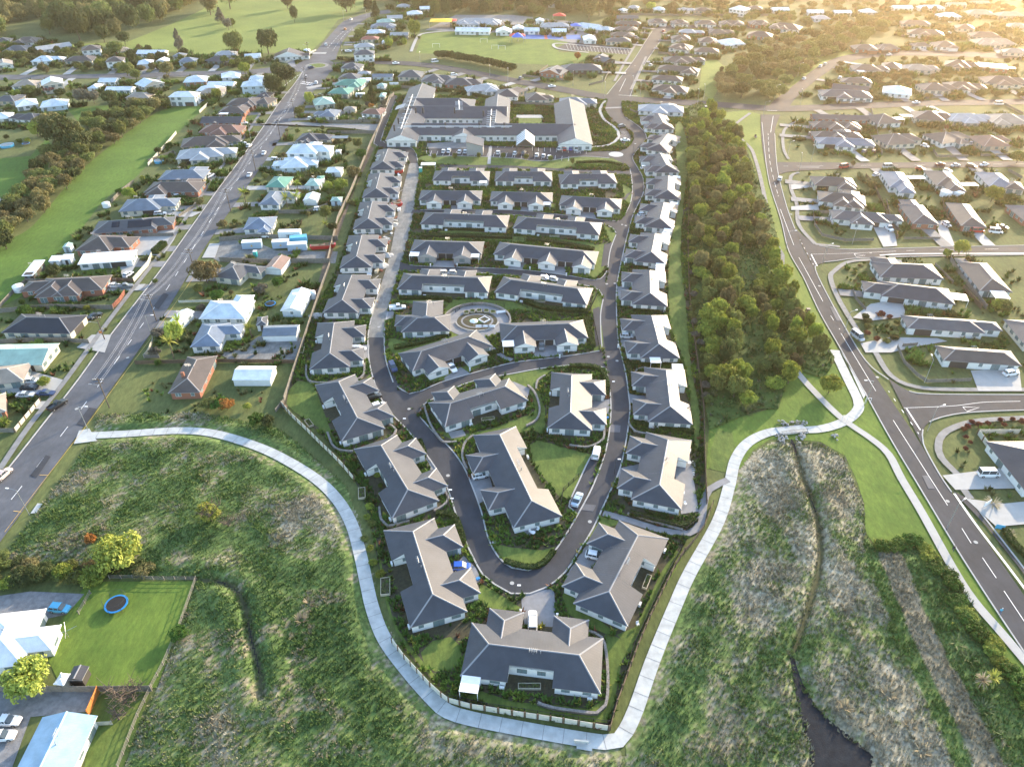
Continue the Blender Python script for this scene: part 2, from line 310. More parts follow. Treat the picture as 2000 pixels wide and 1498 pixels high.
# kerbs as raised strips along the village road edges
def kerb(s, m='kerb', w=.32, h=.13):
    return ribbon('kerb', s, w, m, .15, h=h)
for s in ('1230,330 1233,345 1235,370 1232,395 1222,418', '1203,460 1192,490 1187,525', '1178,586 1173,615 1174,660 1176,680', '1184,722 1191,760 1193,805 1189,850 1180,892 1161,943 1144,978 1112,1034 1083,1078 1058,1104 1032,1115 1000,1110 972,1087 953,1050 940,1000 922,950 904,910 878,875 843,841 818,812',
          '768,748 753,700 751,650 757,612', '1222,230 1246,247 1259,260 1262,272 1254,284 1240,300 1236,312 1246,330 1256,350 1257,375 1246,400 1235,425 1224,465 1216,500 1209,532 1204,565 1204,612 1207,662 1213,692 1222,730 1228,775 1230,805 1223,860 1210,918 1185,975 1157,1035 1135,1070 1104,1118 1067,1148 1035,1160 998,1160 966,1142 943,1123 923,1087 906,1050 889,1000 872,950 849,912 822,874 795,840 757,800 736,760 722,710 719,660 726,620 739,575',
          '1172,686 1125,694 1062,702 1000,710 930,728 858,749 825,764 800,770 776,756', '1180,719 1140,713 1062,720 1000,731 955,739 910,750 850,778 832,788 818,808',
          '820,411 900,411 1000,412 1125,424 1180,431 1208,433', '830,419 900,419 1000,421 1125,433 1186,441 1198,448 1203,456', '800,519 820,521 1000,527 1100,538 1160,548 1178,541 1185,530', '800,531 900,532 1000,540 1100,553 1155,561 1170,568 1177,580',
          '1128,1006 1111,990 1131,940 1156,890 1174,883', '764,190 733,270 735,284 748,291 785,297 796,310', '776,190 746,268 748,277 760,283 800,289 812,300 817,322',
          '836,281 838,305 900,306 1000,310 1060,316 1130,307 1190,310'):
    kerb(s)
for s in (ML, '1488,240 1500,345 1525,430 1540,490 1570,545 1600,610 1640,680 1690,770 1740,860 1800,960 1860,1060 1930,1170 2030,1320', '1513,262 1518,330 1535,400 1552,448', '1592,520 1597,540 1640,622 1690,705 1735,742', '1802,840 1803,868 1833,925 1858,962',
          '1600,481 1650,488 1750,486 2060,479', '1610,513 1630,511 1715,504 2060,498', '1775,765 1825,771 2060,772', '1815,825 1838,816 1900,806 2060,800', '1230,190 1240,165 1260,125 1285,88 1298,68', '1185,186 1214,150 1240,115 1262,80 1274,62'):
    kerb(s, w=.3, h=.12)
# ---------------------------------------------------------------- paths
ZC[0] = 0.21
PATH = '170,852 250,848 350,842 420,848 500,872 560,900 620,938 660,978 687,1025 703,1080 714,1130 728,1190 752,1250 798,1312 848,1368 875,1390 920,1404 1000,1420 1100,1438 1180,1450 1208,1446 1222,1428 1242,1385 1275,1290 1320,1180 1347,1120 1402,1020 1424,950 1436,900 1460,866 1500,846 1540,841 1600,839 1645,826 1672,806 1676,785 1655,740 1636,700 1630,685'
PATHP = spline(pts(PATH), 1.5)
ribbon('path', PATHP, 2.6, 'concrete_new', nz(), smooth=False)
zone('path', 'concrete_new', '145,868 155,842 175,838 190,862')
zone('path', 'concrete_new', '60,1004 74,984 84,985 72,1003')
zone('path', 'concrete_new', '1640,685 1650,700 1686,780 1692,770 1660,720')
for s, wd, m in (('1552,722 1580,755 1640,815 1700,857 1735,888 1760,935 1800,1002 1860,1110 1900,1172 1960,1242 2030,1325', 1.9, 'concrete'),
                 ('1178,1003 1215,1013 1290,1036 1345,1042 1368,1022 1374,985 1385,957 1422,938', 1.7, 'driveway'),
                 ('1465,222 1430,252 1450,275 1467,292 1476,315 1486,352 1498,410 1506,455 1528,500', 1.6, 'concrete_old'),
                 ('1528,500 1527,535', 1.5, 'concrete_old'),
                 ('1592,478 1560,440 1556,400 1545,370 1545,345 1560,338', 1.5, 'concrete_old'), ('1592,478 1640,483', 1.5, 'concrete_old'),
                 ('1720,508 1660,512 1630,530 1622,545 1640,590 1680,655', 1.6, 'concrete_old'),
                 ('1710,690 1740,735 1790,757 1880,762 2060,762', 1.6, 'concrete_old'),
                 ('2060,815 1920,822 1865,835 1840,850 1832,870 1838,895 1872,930', 1.7, 'concrete_old'), ('1880,955 1895,975', 1.7, 'concrete_old'),
                 ('1540,312 1530,290 1532,255 1560,235', 1.4, 'concrete_old'),
                 ('0,918 60,830 130,742 230,605 330,475 420,345 480,265 520,205', 1.5, 'concrete_old'),
                 ('250,155 400,150 480,149', 1.2, 'concrete_old'),
                 ('1262,112 1240,160 1232,176', 1.5, 'concrete_old'), ('1200,160 1225,115 1250,75 1262,60', 1.5, 'concrete_old'),
                 ('803,102 815,75 832,66 890,62 960,66', 2.2, 'concrete'),
                 ('1235,97 1160,92 1090,86 1082,92 1098,98 1150,104', 2.0, 'concrete'),
                 ('958,288 955,322', 1.5, 'concrete'),
                 ('935,650 960,680 985,700 1000,705', 1.5, 'driveway'),
                 ('1125,300 1150,290 1190,284 1208,268 1200,250 1180,235 1172,215 1182,198', 1.6, 'concrete')):
    ribbon('path', s, wd, m, nz())
# painted markings
def dash(s, on, off, wd=.12, m='paint_white', z=.235):
    P = spline(pts(s), .5); V, Fc = [], []; i = 0; n = len(P)
    k1 = max(2, int(on/.5)); k2 = max(1, int(off/.5))
    while i < n-2: ribbon_vf(P[i:min(n, i+k1+1)], wd, z, V, Fc); i += k1+k2
    return struct('road_marking', V, Fc, m)
dash('-30,1040 40,955 150,812 232,700 330,560 445,380 520,275 585,175', 3.5, 7, .16)
dash('10,1040 80,948 165,838 235,742 300,655 380,540', 200, 1, .1, 'paint_yellow')
dash('1500,262 1504,320 1520,385', 5, 3, .14); dash('1524,410 1550,480', 60, 1, .14); dash('1560,504 1607,590', 60, 1, .14); dash('1622,618 1640,645', 3, 4, .14); dash('1642,652 1710,765', 60, 1, .14)
dash('1744,822 1850,988', 80, 1, .15); dash('1878,1033 1896,1062', 60, 1, .15); dash('1918,1090 1945,1130', 70, 1, .15); dash('1960,1155 2030,1260', 70, 1, .15)
dash('1735,765 1795,850', 1.2, 3.2, .2); dash('1562,470 1592,525', 1, 2.5, .2)
dash('1584,498 1596,521', 60, 1, .35); dash('1770,799 1797,841', 60, 1, .35)
dash('1584,498 1660,496 1750,492', 200, 1, .12); dash('1765,798 1860,794 1920,787 1992,785', 200, 1, .14)
dash('1770,491 1990,487', 4.5, 9, .12); dash('1530,326 2060,321', 4, 6, .12)
dash('1718,500 1790,497 2060,496', 200, 1, .5)
for s in ('1668,497 1690,500 1672,503', '1880,796 1912,797 1888,805'):
    P = pts(s); dash_ = spline(P+[P[0]], .5); V, Fc = [], []; ribbon_vf(P+[P[0]], .2, .236, V, Fc); struct('road_marking', V, Fc, 'paint_white')
dash('1863,965 1905,1025 1970,1110 2060,1230', 300, 1, .5, 'paint_white'); dash('1893,975 1960,1060 2060,1190', 300, 1, .4, 'kerb')
dash('586,146 560,165 545,180', 2, 2, .3); dash('650,100 672,70 690,55', 4, 3, .2); dash('640,95 655,78 675,58', 4, 3, .2)
for s in ('588,164 612,168', '591,161 615,165'): dash(s, .6, .6, 1.6)
dash('1210,180 1222,155', 60, 1, .2); dash('1208,187 1245,189', 60, 1, .35)
dash('1170,213 1235,210', 60, 1, 2.4, 'driveway')
dash('1498,217 1518,218', 60, 1, .4); dash('1510,228 1505,260', 60, 1, .2)
for s in ('78,929 96,929', '27,999 42,1001'): dash(s, 60, 1, .15, 'paint_yellow')
for i in range(46):   # parking stall lines
    pass
def stalls(s0, s1, n, dx, dy, wd=.14):
    a = s0; b = s1; V, Fc = [], []
    for i in range(n+1):
        t = i/n; x = a[0]+(b[0]-a[0])*t; y = a[1]+(b[1]-a[1])*t
        ribbon_vf([at(x, y), at(x+dx, y+dy)], wd, .238, V, Fc)
    struct('road_marking', V, Fc, 'paint_white')
stalls((840, 305), (1000, 309), 13, 3, -9); stalls((1005, 309), (1110, 316), 8, 1, -9); stalls((1040, 296), (1145, 302), 9, 0, -8)
stalls((870, 288), (1000, 290), 9, 4, -6); stalls((1208, 258), (1212, 280), 8, 20, 1); stalls((1105, 86), (1225, 97), 18, 5, 12)
# roundabouts
def disc(name, c, rx, m, z, n=40):
    p = at(*c); struct(name, [(p.x+rx*math.cos(2*math.pi*k/n), p.y+rx*math.sin(2*math.pi*k/n), z) for k in range(n)], [tuple(range(n))], m)
disc('traffic_island', (619, 129.5), 7.5, 'concrete_old', .24); disc('traffic_island', (619, 129.5), 5.5, 'lawn', .25)
disc('traffic_island', (1203, 303), 3.4, 'concrete_new', .26)
zone('verge', 'lawn', '0,640 60,570 140,470 200,400 205,392 160,445 60,580 0,655') if 0 else None
# ================================================================ HOUSE BUILDER
ROOFC = dict(vil=(.056, .060, .071), grey=(.082, .084, .09), blue=(.15, .19, .25), bluegrey=(.15, .18, .22), brown=(.09, .072, .062), dark=(.055, .055, .062), white=(.74, .76, .78), pale=(.56, .63, .67),
             green=(.10, .27, .20), palegreen=(.32, .46, .38), red=(.32, .10, .07), redbrown=(.19, .095, .065), tan=(.30, .25, .20), rust=(.26, .17, .13), lightgrey=(.34, .35, .36), black=(.028, .030, .038), sky=(.28, .42, .54))
ROOFN = dict(vil='dark grey', grey='grey', blue='blue', bluegrey='blue-grey', brown='brown', dark='charcoal', white='white', pale='pale blue', green='green', palegreen='pale green', red='red', redbrown='red-brown', tan='tan', rust='rusty', lightgrey='light grey', black='black', sky='sky blue')
for k, c in ROOFC.items():
    MM('roof_'+k, c, .52 if k != 'white' else .5, var=.16, scale=.3, spec=.42 if k != 'white' else .4, ribs=.55)
    M['cap_'+k] = mat('cap_'+k, tuple(min(.85, x*1.3+.17) for x in c), .5, var=0)  # paler than the roof: sun caught on the ridges is put into the colour
WALLC = dict(white=(.72, .72, .70), cream=(.62, .58, .48), grey=(.30, .30, .30), brick=(.30, .13, .085), tan=(.46, .38, .29), dark=(.06, .055, .05), pale=(.52, .60, .64), beige=(.52, .47, .40))
for k, c in WALLC.items(): MM('wall_'+k, c, .85, var=.06, scale=.8)
M['frame'] = mat('window_frame', (.10, .10, .11), .5, var=0); M['frame_white'] = mat('window_frame_white', (.7, .7, .68), .5, var=0)
M['glass'] = mat('window_glass', (.055, .075, .085), .08, var=0, spec=.8)
M['pane'] = mat('window_pane', (.16, .22, .23), .12, var=0, spec=.7); M['garage_dark'] = mat('garage_dark', (.055, .050, .048), .6, var=.1, scale=3); M['garage_light'] = mat('garage_light', (.55, .55, .53), .6, var=.05)
M['door_dark'] = mat('door_dark', (.04, .035, .035), .5, var=0); M['timber_dark'] = mat('timber_dark', (.10, .065, .045), .8, var=.2, scale=2)
M['metal'] = mat('metal', (.45, .46, .47), .4, var=.05, metal=.6); M['metal_dark'] = mat('metal_dark', (.05, .05, .055), .5, var=0)
M['white_paint'] = mat('white_paint', (.80, .81, .82), .5, var=.03)
M['solar'] = mat('solar_panel', (.012, .014, .022), .15, var=0, spec=.6)
EAVE = 2.45
def roofpiece(V, Fc, UV, MI, u0, u1, v0, v1, ze, tp, ax, e0, e1, cut0=0.0, cut1=0.0, th=.16):
    """one roof solid. ax 'u'/'v' ridge direction; e0/e1 hip? at low/high end; cut0/cut1: set-back of the low/high eave (same plane)."""
    if ax == 'u': a0, a1, b0, b1 = u0, u1, v0, v1; f = lambda a, b, z: (a, b, z)
    else: a0, a1, b0, b1 = v0, v1, u0, u1; f = lambda a, b, z: (b, a, z)
    W = b1-b0; hh = W/2; zr = ze+hh*tp; bm = (b0+b1)/2
    h0 = min(hh, (a1-a0)/2) if e0 else 0; h1 = min(hh, (a1-a0)/2) if e1 else 0
    c0, c1 = cut0, cut1
    P = [(a0, b0+c0, ze+c0*tp), (a1, b0+c0, ze+c0*tp), (a1, b1-c1, ze+c1*tp), (a0, b1-c1, ze+c1*tp), (a0+h0, bm, zr), (a1-h1, bm, zr)]
    i = len(V); V += [f(*p) for p in P]; V += [f(p[0], p[1], p[2]-th) for p in P[:4]]
    faces = [((0, 1, 5, 4), 'b', 0), ((2, 3, 4, 5), 'b', 0), ((3, 0, 4), 'a' if e0 else 'w', 0 if e0 else 2), ((1, 2, 5), 'a' if e1 else 'w', 0 if e1 else 2),
             ((0, 6, 7, 1), 'w', 1), ((1, 7, 8, 2), 'w', 1), ((2, 8, 9, 3), 'w', 1), ((3, 9, 6, 0), 'w', 1), ((9, 8, 7, 6), 'w', 2)]
    flip = ax == 'v'
    for idx, kind, mi in faces:
        q = idx[::-1] if flip else idx
        Fc.append(tuple(i+k for k in q)); MI.append(mi)
        uv = []
        for k in q:
            p = P[k] if k < 6 else P[k-6]
            uv.append((p[0], p[1]) if kind == 'b' else (p[1], p[0]))
        UV.append(uv)
    # ridge caps
    def capl(A, B):
        A = Vector(f(*A)); B = Vector(f(*B)); d = (B-A)
        if d.length < .5: return
        d.normalize(); s = d.cross(Vector((0, 0, 1))).normalized()*.17; j = len(V)
        for p in (A, B): V.extend([tuple(p+s+Vector((0, 0, -.01))), tuple(p-s+Vector((0, 0, -.01))), tuple(p+Vector((0, 0, .08)))])
        for q in ((j, j+3, j+5, j+2), (j+1, j+2, j+5, j+4), (j, j+2, j+1), (j+3, j+4, j+5)):
            Fc.append(q); MI.append(1 if False else 3); UV.append([(0, 0)]*len(q))
    capl(P[4], P[5])
    if e0: capl(P[0], P[4]); capl(P[3], P[4])
    if e1: capl(P[1], P[5]); capl(P[2], P[5])
_wp = {}
def proto_window(w, h, fr='frame'):
    k = (w, h, fr)
    if k not in _wp:
        V, Fc, MI = [], [], []
        def bx(*a, m=0):
            n = len(Fc); box(V, Fc, *a); MI.extend([m]*(len(Fc)-n))
        bx(-w/2, w/2, -.04, 0, -h/2, h/2, m=0)
        n = 2 if w > 1.3 else 1
        for i in range(n):
            a = -w/2+.06+i*(w/n); bx(a, a+w/n-.10, -.05, -.041, -h/2+.07, h/2-.07, m=1)
        _wp[k] = (V, Fc, MI)
        me = bpy.data.meshes.new('window'); me.from_pydata(V, [], Fc); me.materials.append(M[fr]); me.materials.append(M['pane']); me.polygons.foreach_set('material_index', MI)
        _wp[k] = me
    return _wp[k]
def proto_door(w, h, m, nm):
    k = (w, h, m)
    if k not in _wp:
        V, Fc = [], []; box(V, Fc, -w/2, w/2, -.05, 0, -h/2, h/2)
        if w > 2:
            for i in range(1, 4): box(V, Fc, -w/2, w/2, -.06, -.051, -h/2+i*h/4-.03, -h/2+i*h/4)
        me = bpy.data.meshes.new(nm); me.from_pydata(V, [], Fc); me.materials.append(M[m]); _wp[k] = me
    return _wp[k]
HOUSES = []          # footprints for vegetation rejection: (p1, dir, u0,u1,v0,v1)
def addchild(nm, me, root, loc, rz):
    o = bpy.data.objects.new(nm, me); COL.objects.link(o); o.parent = root; o.location = loc; o.rotation_euler = (0, 0, rz); return o
def house(name, label, cat, p1, p2, rects, roof='grey', wall='white', tp=.42, ze=EAVE, group=None, wins=True, inset=.45, doors=(), fr='frame', extra=None, near=True, flat=False, ovh=.0):
    """p1,p2 world eave points; rects: list of (u0,u1,v0,v1,axis,hip0,hip1[,cut0,cut1]) ; doors: (u,v,side,w,h,mat)"""
    d = p2-p1; d.z = 0; L = d.length; ang = math.atan2(d.y, d.x); root = empty(name, (p1.x, p1.y, 0), ang)
    setp(root, label, cat, group)
    cu, su = math.cos(ang), math.sin(ang)
    V, Fc, UV, MI = [], [], [], []; WV, WF = [], []
    for k, r in enumerate(rects):
        u0, u1, v0, v1, ax, e0, e1 = r[:7]; c0, c1 = (r[7], r[8]) if len(r) > 8 else (0, 0); zk = ze + .012*k
        if flat:
            i = len(V); V += [(u0, v0, zk), (u1, v0, zk), (u1, v1, zk+.45), (u0, v1, zk+.45), (u0, v0, zk-.2), (u1, v0, zk-.2), (u1, v1, zk+.25), (u0, v1, zk+.25)]
            for q, m in (((0, 1, 2, 3), 0), ((0, 4, 5, 1), 1), ((1, 5, 6, 2), 1), ((2, 6, 7, 3), 1), ((3, 7, 4, 0), 1), ((7, 6, 5, 4), 2)):
                Fc.append(tuple(i+j for j in q)); MI.append(m); UV.append([(V[i+j][0], V[i+j][1]) for j in q])
        else: roofpiece(V, Fc, UV, MI, u0, u1, v0, v1, zk, tp, ax, e0, e1, c0, c1)
        i0 = inset - .013*k
        wu0, wu1, wv0, wv1 = u0+i0, u1-i0, v0+i0, v1-i0
        if ax == 'u':
            wv0 += c0; wv1 -= c1
            if c0 or c1: wu0 -= 2*i0; wu1 += 2*i0
        else: wu0 += c0; wu1 -= c1
        box(WV, WF, wu0, wu1, wv0, wv1, 0, ze-.1+(.2 if flat else 0)+min(c0, c1)*0)
        HOUSES.append((p1.x, p1.y, cu, su, u0, u1, v0, v1))
    meshobj('roof', V, Fc, ['roof_'+roof, 'cap_dark' if roof not in ('white', 'pale', 'sky') else 'white_paint', 'wall_'+wall, 'cap_'+roof], root, mi=MI, uv=UV)
    meshobj('wall', WV, WF, 'wall_'+wall, root)
    def covered(u, v, k):
        for j, r in enumerate(rects):
            if j != k and r[0]+inset < u < r[1]-inset and r[2]+inset+(r[7] if len(r) > 8 and r[4] == 'u' else 0) < v < r[3]-inset: return True
        return False
    used = []
    for (u, v, side, w_, h_, m_) in doors:
        rz = {'n': 0, 'f': math.pi, 'r': math.pi/2, 'l': -math.pi/2}[side]
        addchild('garage_door' if w_ > 2 else 'door', proto_door(w_, h_, m_, 'garage_door' if w_ > 2 else 'door'), root, (u, v, h_/2+.03), rz); used.append((u, v, w_/2+.4))
    if wins:
        wr = random.Random(int(p1.x*13+p1.y*7))
        for k, r in enumerate(rects):
            u0, u1, v0, v1 = r[:4]; i0 = inset-.013*k; c0 = r[7] if len(r) > 8 else 0
            sides = [('n', (u0+i0, v0+i0+c0), (u1-i0, v0+i0+c0), (0, -1)), ('r', (u1-i0, v0+i0+c0), (u1-i0, v1-i0), (1, 0)), ('f', (u1-i0, v1-i0), (u0+i0, v1-i0), (0, 1)), ('l', (u0+i0, v1-i0), (u0+i0, v0+i0+c0), (-1, 0))]
            for sd, A, B, nn in sides:
                wn = (nn[0]*cu-nn[1]*su, nn[0]*su+nn[1]*cu); wx = p1.x+A[0]*cu-A[1]*su; wy = p1.y+A[0]*su+A[1]*cu
                if -(wn[0]*wx+wn[1]*wy)/math.hypot(wx, wy) < -.12: continue
                Ls = math.hypot(B[0]-A[0], B[1]-A[1]); n = max(2, int(Ls/.5)); run = []
                def flush():
                    if len(run) < 4: run.clear(); return
                    ln = len(run)*Ls/n; q = max(1, int(ln/3.4)); 
                    for j in range(q):
                        t = run[0]+(run[-1]-run[0])*(j+.5)/q; uu = A[0]+(B[0]-A[0])*t; vv = A[1]+(B[1]-A[1])*t
                        if any(math.hypot(uu-a, vv-b) < c+.9 for a, b, c in used): continue
                        ww, hh = wr.choice([(1.5, 1.2), (1.8, 1.2), (1.0, 1.1), (2.2, 2.0)])
                        if ln < 2.6: ww, hh = 1.0, 1.1
                        zz = 1.5 if hh < 2 else 1.05
                        rz = {'n': 0, 'r': math.pi/2, 'f': math.pi, 'l': -math.pi/2}[sd]
                        if ze > 4:
                            addchild('window', proto_window(1.8, 1.2, fr), root, (uu, vv, ze-1.1), rz)
                        addchild('window', proto_window(ww, hh, fr), root, (uu+nn[0]*0, vv+nn[1]*0, zz), rz)
                    run.clear()
                for j in range(n+1):
                    t = j/n; uu = A[0]+(B[0]-A[0])*t+nn[0]*.08; vv = A[1]+(B[1]-A[1])*t+nn[1]*.08
                    if covered(uu, vv, k): flush()
                    else: run.append(t)
                flush()
    if extra: extra(root, L)
    return root
def aerial(root, u, v, z):
    V, Fc = [], []; bar(V, Fc, (u, v, z), (u, v, z+1.7), .035, 4)
    for dz, n in ((1.65, 5), (1.2, 4)):
        bar(V, Fc, (u-.7, v, z+dz), (u+.7, v, z+dz), .03, 4)
        for i in range(n): x = u-.65+1.3*i/(n-1); bar(V, Fc, (x, v-.35, z+dz), (x, v+.35, z+dz), .022, 4)
    bar(V, Fc, (u+1.3, v+.3, z-.1), (u+1.3, v+.3, z+.9), .09, 6)
    meshobj('aerial', V, Fc, 'metal', root)
def awning(root, u0, u1, v0, v1, z=2.5, m='white_paint', nm='awning'):
    V, Fc = [], []; box(V, Fc, u0, u1, v0, v1, z, z+.1)
    for a, b in ((u0+.1, v0+.1), (u1-.1, v0+.1), (u0+.1, v1-.1), (u1-.1, v1-.1)): box(V, Fc, a-.05, a+.05, b-.05, b+.05, 0, z)
    meshobj(nm, V, Fc, m, root)
def panels(root, u0, u1, v0, v1, tp, vb, ze=EAVE):
    V = [(u, v, ze+(v-vb)*tp+.12) for u, v in ((u0, v0), (u1, v0), (u1, v1), (u0, v1))]; V += [(a, b, c-.05) for a, b, c in V]
    meshobj('solar_panel', V, [(0, 1, 2, 3), (0, 4, 5, 1), (1, 5, 6, 2), (2, 6, 7, 3), (3, 7, 4, 0)], 'solar', root)
def acbox(root, u, v):
    V, Fc = [], []; box(V, Fc, u-.45, u+.45, v-.18, v+.18, .05, .8); meshobj('heat_pump', V, Fc, 'white_paint', root)
ORD = ['first', 'second', 'third', 'fourth', 'fifth', 'sixth', 'seventh', 'eighth', 'ninth', 'tenth', 'eleventh', 'twelfth', 'thirteenth', 'fourteenth', 'fifteenth', 'sixteenth', 'seventeenth', 'eighteenth', 'nineteenth', 'twentieth', 'twenty-first', 'twenty-second', 'twenty-third', 'twenty-fourth']
# ---------------------------------------------------------------- village duplex
def duplex(pa, pb, label, W=11.0, wings='far', wx=None, rear=True, awn='', carport=None, group='grey roofed villas of the retirement village', wall='white', ae=.5, wall2=None, n_mid=None):
    """pa->pb: one long eave (pixels). +v is left of pa->pb. wings: garage side ('far' = v=W side, 'near' = v=0 side)."""
    p1, p2 = at(*pa, EAVE), at(*pb, EAVE); L = (p2-p1).length; TPv = .40
    er = L*.34 if L < 28 else L*.27
    R_ = []
    near = wings == 'near'
    n = 2.6
    if rear:
        cut = (0, n) if near else (n, 0)
        R_.append((0, er, 0, W, 'u', 1, 0, 0, 0)); R_.append((er, L-er, 0, W, 'u', 0, 0)+cut); R_.append((L-er, L, 0, W, 'u', 0, 1, 0, 0))
    else: R_.append((0, L, 0, W, 'u', 1, 1, 0, 0))
    xs = wx or [L/2-6.1, L/2+6.1]
    doors = []
    for x in xs:
        if near: R_.append((x-3.3, x+3.3, -3.6, W*.5, 'v', 0 if W < 10.6 else 1, 0))
        else: R_.append((x-3.3, x+3.3, W*.5, W+3.6, 'v', 0, 1))
    mid = [(xs[i]+xs[i+1])/2 for i in range(len(xs)-1)]
    for m_ in mid:
        vv = .45 if near else W-.45
        for s in (-1.35, 1.35): doors.append((m_+s, vv-.013 if near else vv+.013, 'n' if near else 'f', 2.4, 2.1, 'garage_dark'))
    # equalise z offset for coplanar main pieces: they butt end to end
    def extra(root, LL):
        aerial(root, LL*ae, W*.5+(.8 if near else -.8), EAVE+W*.5*TPv-.45)
        acbox(root, LL*.3, (W+.3-.45) if near else -.0); acbox(root, LL*.93, (W+.3-.45) if near else .0)
        if 'l' in awn: awning(root, -2.6, .6, 0.3, 3.4) if 'v' not in awn else awning(root, -2.4, .8, W*.5, W*.5+3)
        if 'r' in awn: awning(root, LL-.6, LL+2.4, 0.3, 3.3)
        if 'A' in awn: awning(root, .3, 3.6, -2.9, .2)
        if 'B' in awn: awning(root, LL-4, LL-.8, -2.6, .2)
    return house('duplex_house', label, 'house', p1, p2, R_, 'vil', wall, TPv, EAVE, group, doors=doors, extra=extra)
# ================================================================ RETIREMENT VILLAGE VILLAS
VG = 'grey roofed villas of the retirement village'
LC = 'in the left villa column'
for k, (a, b, lab, kw) in enumerate([
  ((738, 294), (722, 332), 'white grey-roofed villa nearest the care home ' + LC, {}),
  ((720, 341), (707, 387), 'grey-roofed villa beside the red skip, second from the care home ' + LC, {}),
  ((703, 396), (689, 448), 'grey-roofed villa beside the rubble heap, third from the care home ' + LC, {}),
  ((681, 461), (663, 524), 'unfinished grey-roofed villa with building wrap on its near wall, ' + LC, {}),
  ((661, 537), (630, 611), 'grey-roofed villa beside the start of the dusty unpaved road ' + LC, {}),
  ((620, 631), (604, 722), 'grey-roofed villa with a white wagon parked at its right side ' + LC, {}),
  ((615, 752), (667, 862), 'slanting grey-roofed villa with a black car and a white car at its garages', {}),
  ((691, 877), (766, 1012), 'slanting grey-roofed villa with empty pale forecourt on the left bend of the loop', {}),
  ((749, 1036), (801, 1226), 'grey-roofed villa with the bright blue car in front of its garages', {})]):
    duplex(a, b, lab, **kw)
duplex((899, 1320), (1173, 1355), 'large grey-roofed villa at the bottom tip of the village, white awning at its corner', rear=True, awn='A')
RC = 'in the right villa column'
for a, b, lab, kw in [
  ((1226, 1223), (1306, 1052), 'slanting grey-roofed villa right of the loop tip with a white hatchback at its garage', {}),
  ((1331, 995), (1351, 860), 'grey-roofed villa with stepping-stone garden beside the curved side path', {}),
  ((1353, 829), (1337, 722), 'grey-roofed villa with white side awning, third from the loop tip ' + RC, dict(awn='r')),
  ((1328, 700), (1303, 616), 'grey-roofed villa with a silver hatchback at its left, ' + RC, dict(awn='lv')),
  ((1304, 599), (1300, 531), 'grey-roofed villa by the lane junction, fifth from the loop tip ' + RC, dict(awn='r')),
  ((1301, 517), (1310, 461), 'grey-roofed villa with two white awnings, sixth from the loop tip ' + RC, dict(awn='lr')),
  ((1315, 449), (1325, 401), 'villa with white car at its left, seventh from loop tip ' + RC, dict(awn='lr')),
  ((1330, 391), (1330, 349), 'grey-roofed villa with one white awning, eighth from the loop tip ' + RC, dict(awn='r')),
  ((1328, 337), (1309, 304), 'grey-roofed villa level with the round white island ' + RC, {}),
  ((1306, 299), (1330, 268), 'grey-roofed villa level with the curved parking bays ' + RC, {}),
  ((1318, 253), (1303, 227), 'grey-roofed villa nearest the top main road ' + RC, {})]:
    duplex(a, b, lab, **kw)
rw = 'of three villas below the car park'
for a, b, lab, kw in [
  ((844, 353), (955, 354), 'leftmost ' + rw + ', small grey-roofed villa seen from the rear', dict(awn='B')),
  ((966, 354), (1079, 355), 'middle one ' + rw + ', grey roof, seen from the rear', {}),
  ((1094, 360), (1206, 359), 'rightmost ' + rw + ', grey roof, seen from the rear', {}),
  ((820, 438), (990, 445), 'long grey-roofed villa on the left of the fourth lane row, twin patios facing the camera', dict()),
  ((1001, 446), (1171, 460), 'long grey-roofed villa left of the parking bay, patios facing the camera, in the middle row', dict()),
  ((775, 565), (954, 572), 'long grey-roofed villa above the villa with the white ute', {}),
  ((965, 571), (1146, 596), 'long grey-roofed villa directly above the oval terraced garden', {})]:
    duplex(a, b, lab, **kw)
# garage side towards the camera
for a, b, lab, kw in [
  ((817, 391), (940, 392), 'leftmost villa of the second row, twin dark garages facing the camera', dict(W=10)),
  ((956, 393), (1079, 396), 'middle villa of the second row, twin dark garages and white awning facing the camera', dict(W=10, awn='B')),
  ((1091, 401), (1213, 409), 'rightmost villa of the second row, beside the right arm of the loop road', dict(W=10)),
  ((800, 493), (941, 497), 'grey-brick villa with two white awnings and twin garages, left of the fourth row', dict(W=10, awn='AB', wall='grey')),
  ((963, 497), (1163, 517), 'very long villa with three gabled wings and a pale blue car in its drive', dict(W=10, wx=[7.5, 19.5, 31.5])),
  ((806, 725), (962, 676), 'slanting grey-roofed villa with a white car on its forecourt, left of the oval garden path', dict(W=10)),
  ((979, 667), (1149, 660), 'grey-roofed villa right of the oval garden with a dark car in its forecourt', dict(W=10, awn='A'))]:
    duplex(a, b, lab, wings='near', rear=False, **kw)
# villas inside the loop
duplex((869, 834), (1032, 782), 'slanting grey-roofed villa inside the loop, top left, raised planter on its patio')
duplex((1077, 727), (1069, 836), 'upright grey-roofed villa inside the loop at the right, curved stone wall below it')
duplex((924, 850), (1003, 1031), 'largest villa inside the loop, white car at its left and white chairs at its foot', wings='near', W=11, rear=True)
r_ = (at(783, 649, EAVE), at(862, 647, EAVE))
house('house', 'square grey-roofed villa with a white ute beside it, next to the oval garden', 'house', r_[0], r_[1],
      [(0, 14.5, 0, 9.5, 'u', 1, 1), (2.5, 12, 6, 18, 'v', 0, 1), (-2.2, 6, 3.5, 9.8, 'u', 1, 0)], 'vil', 'white', .40, group=VG, extra=lambda r, L: aerial(r, 8, 12, 4.3))
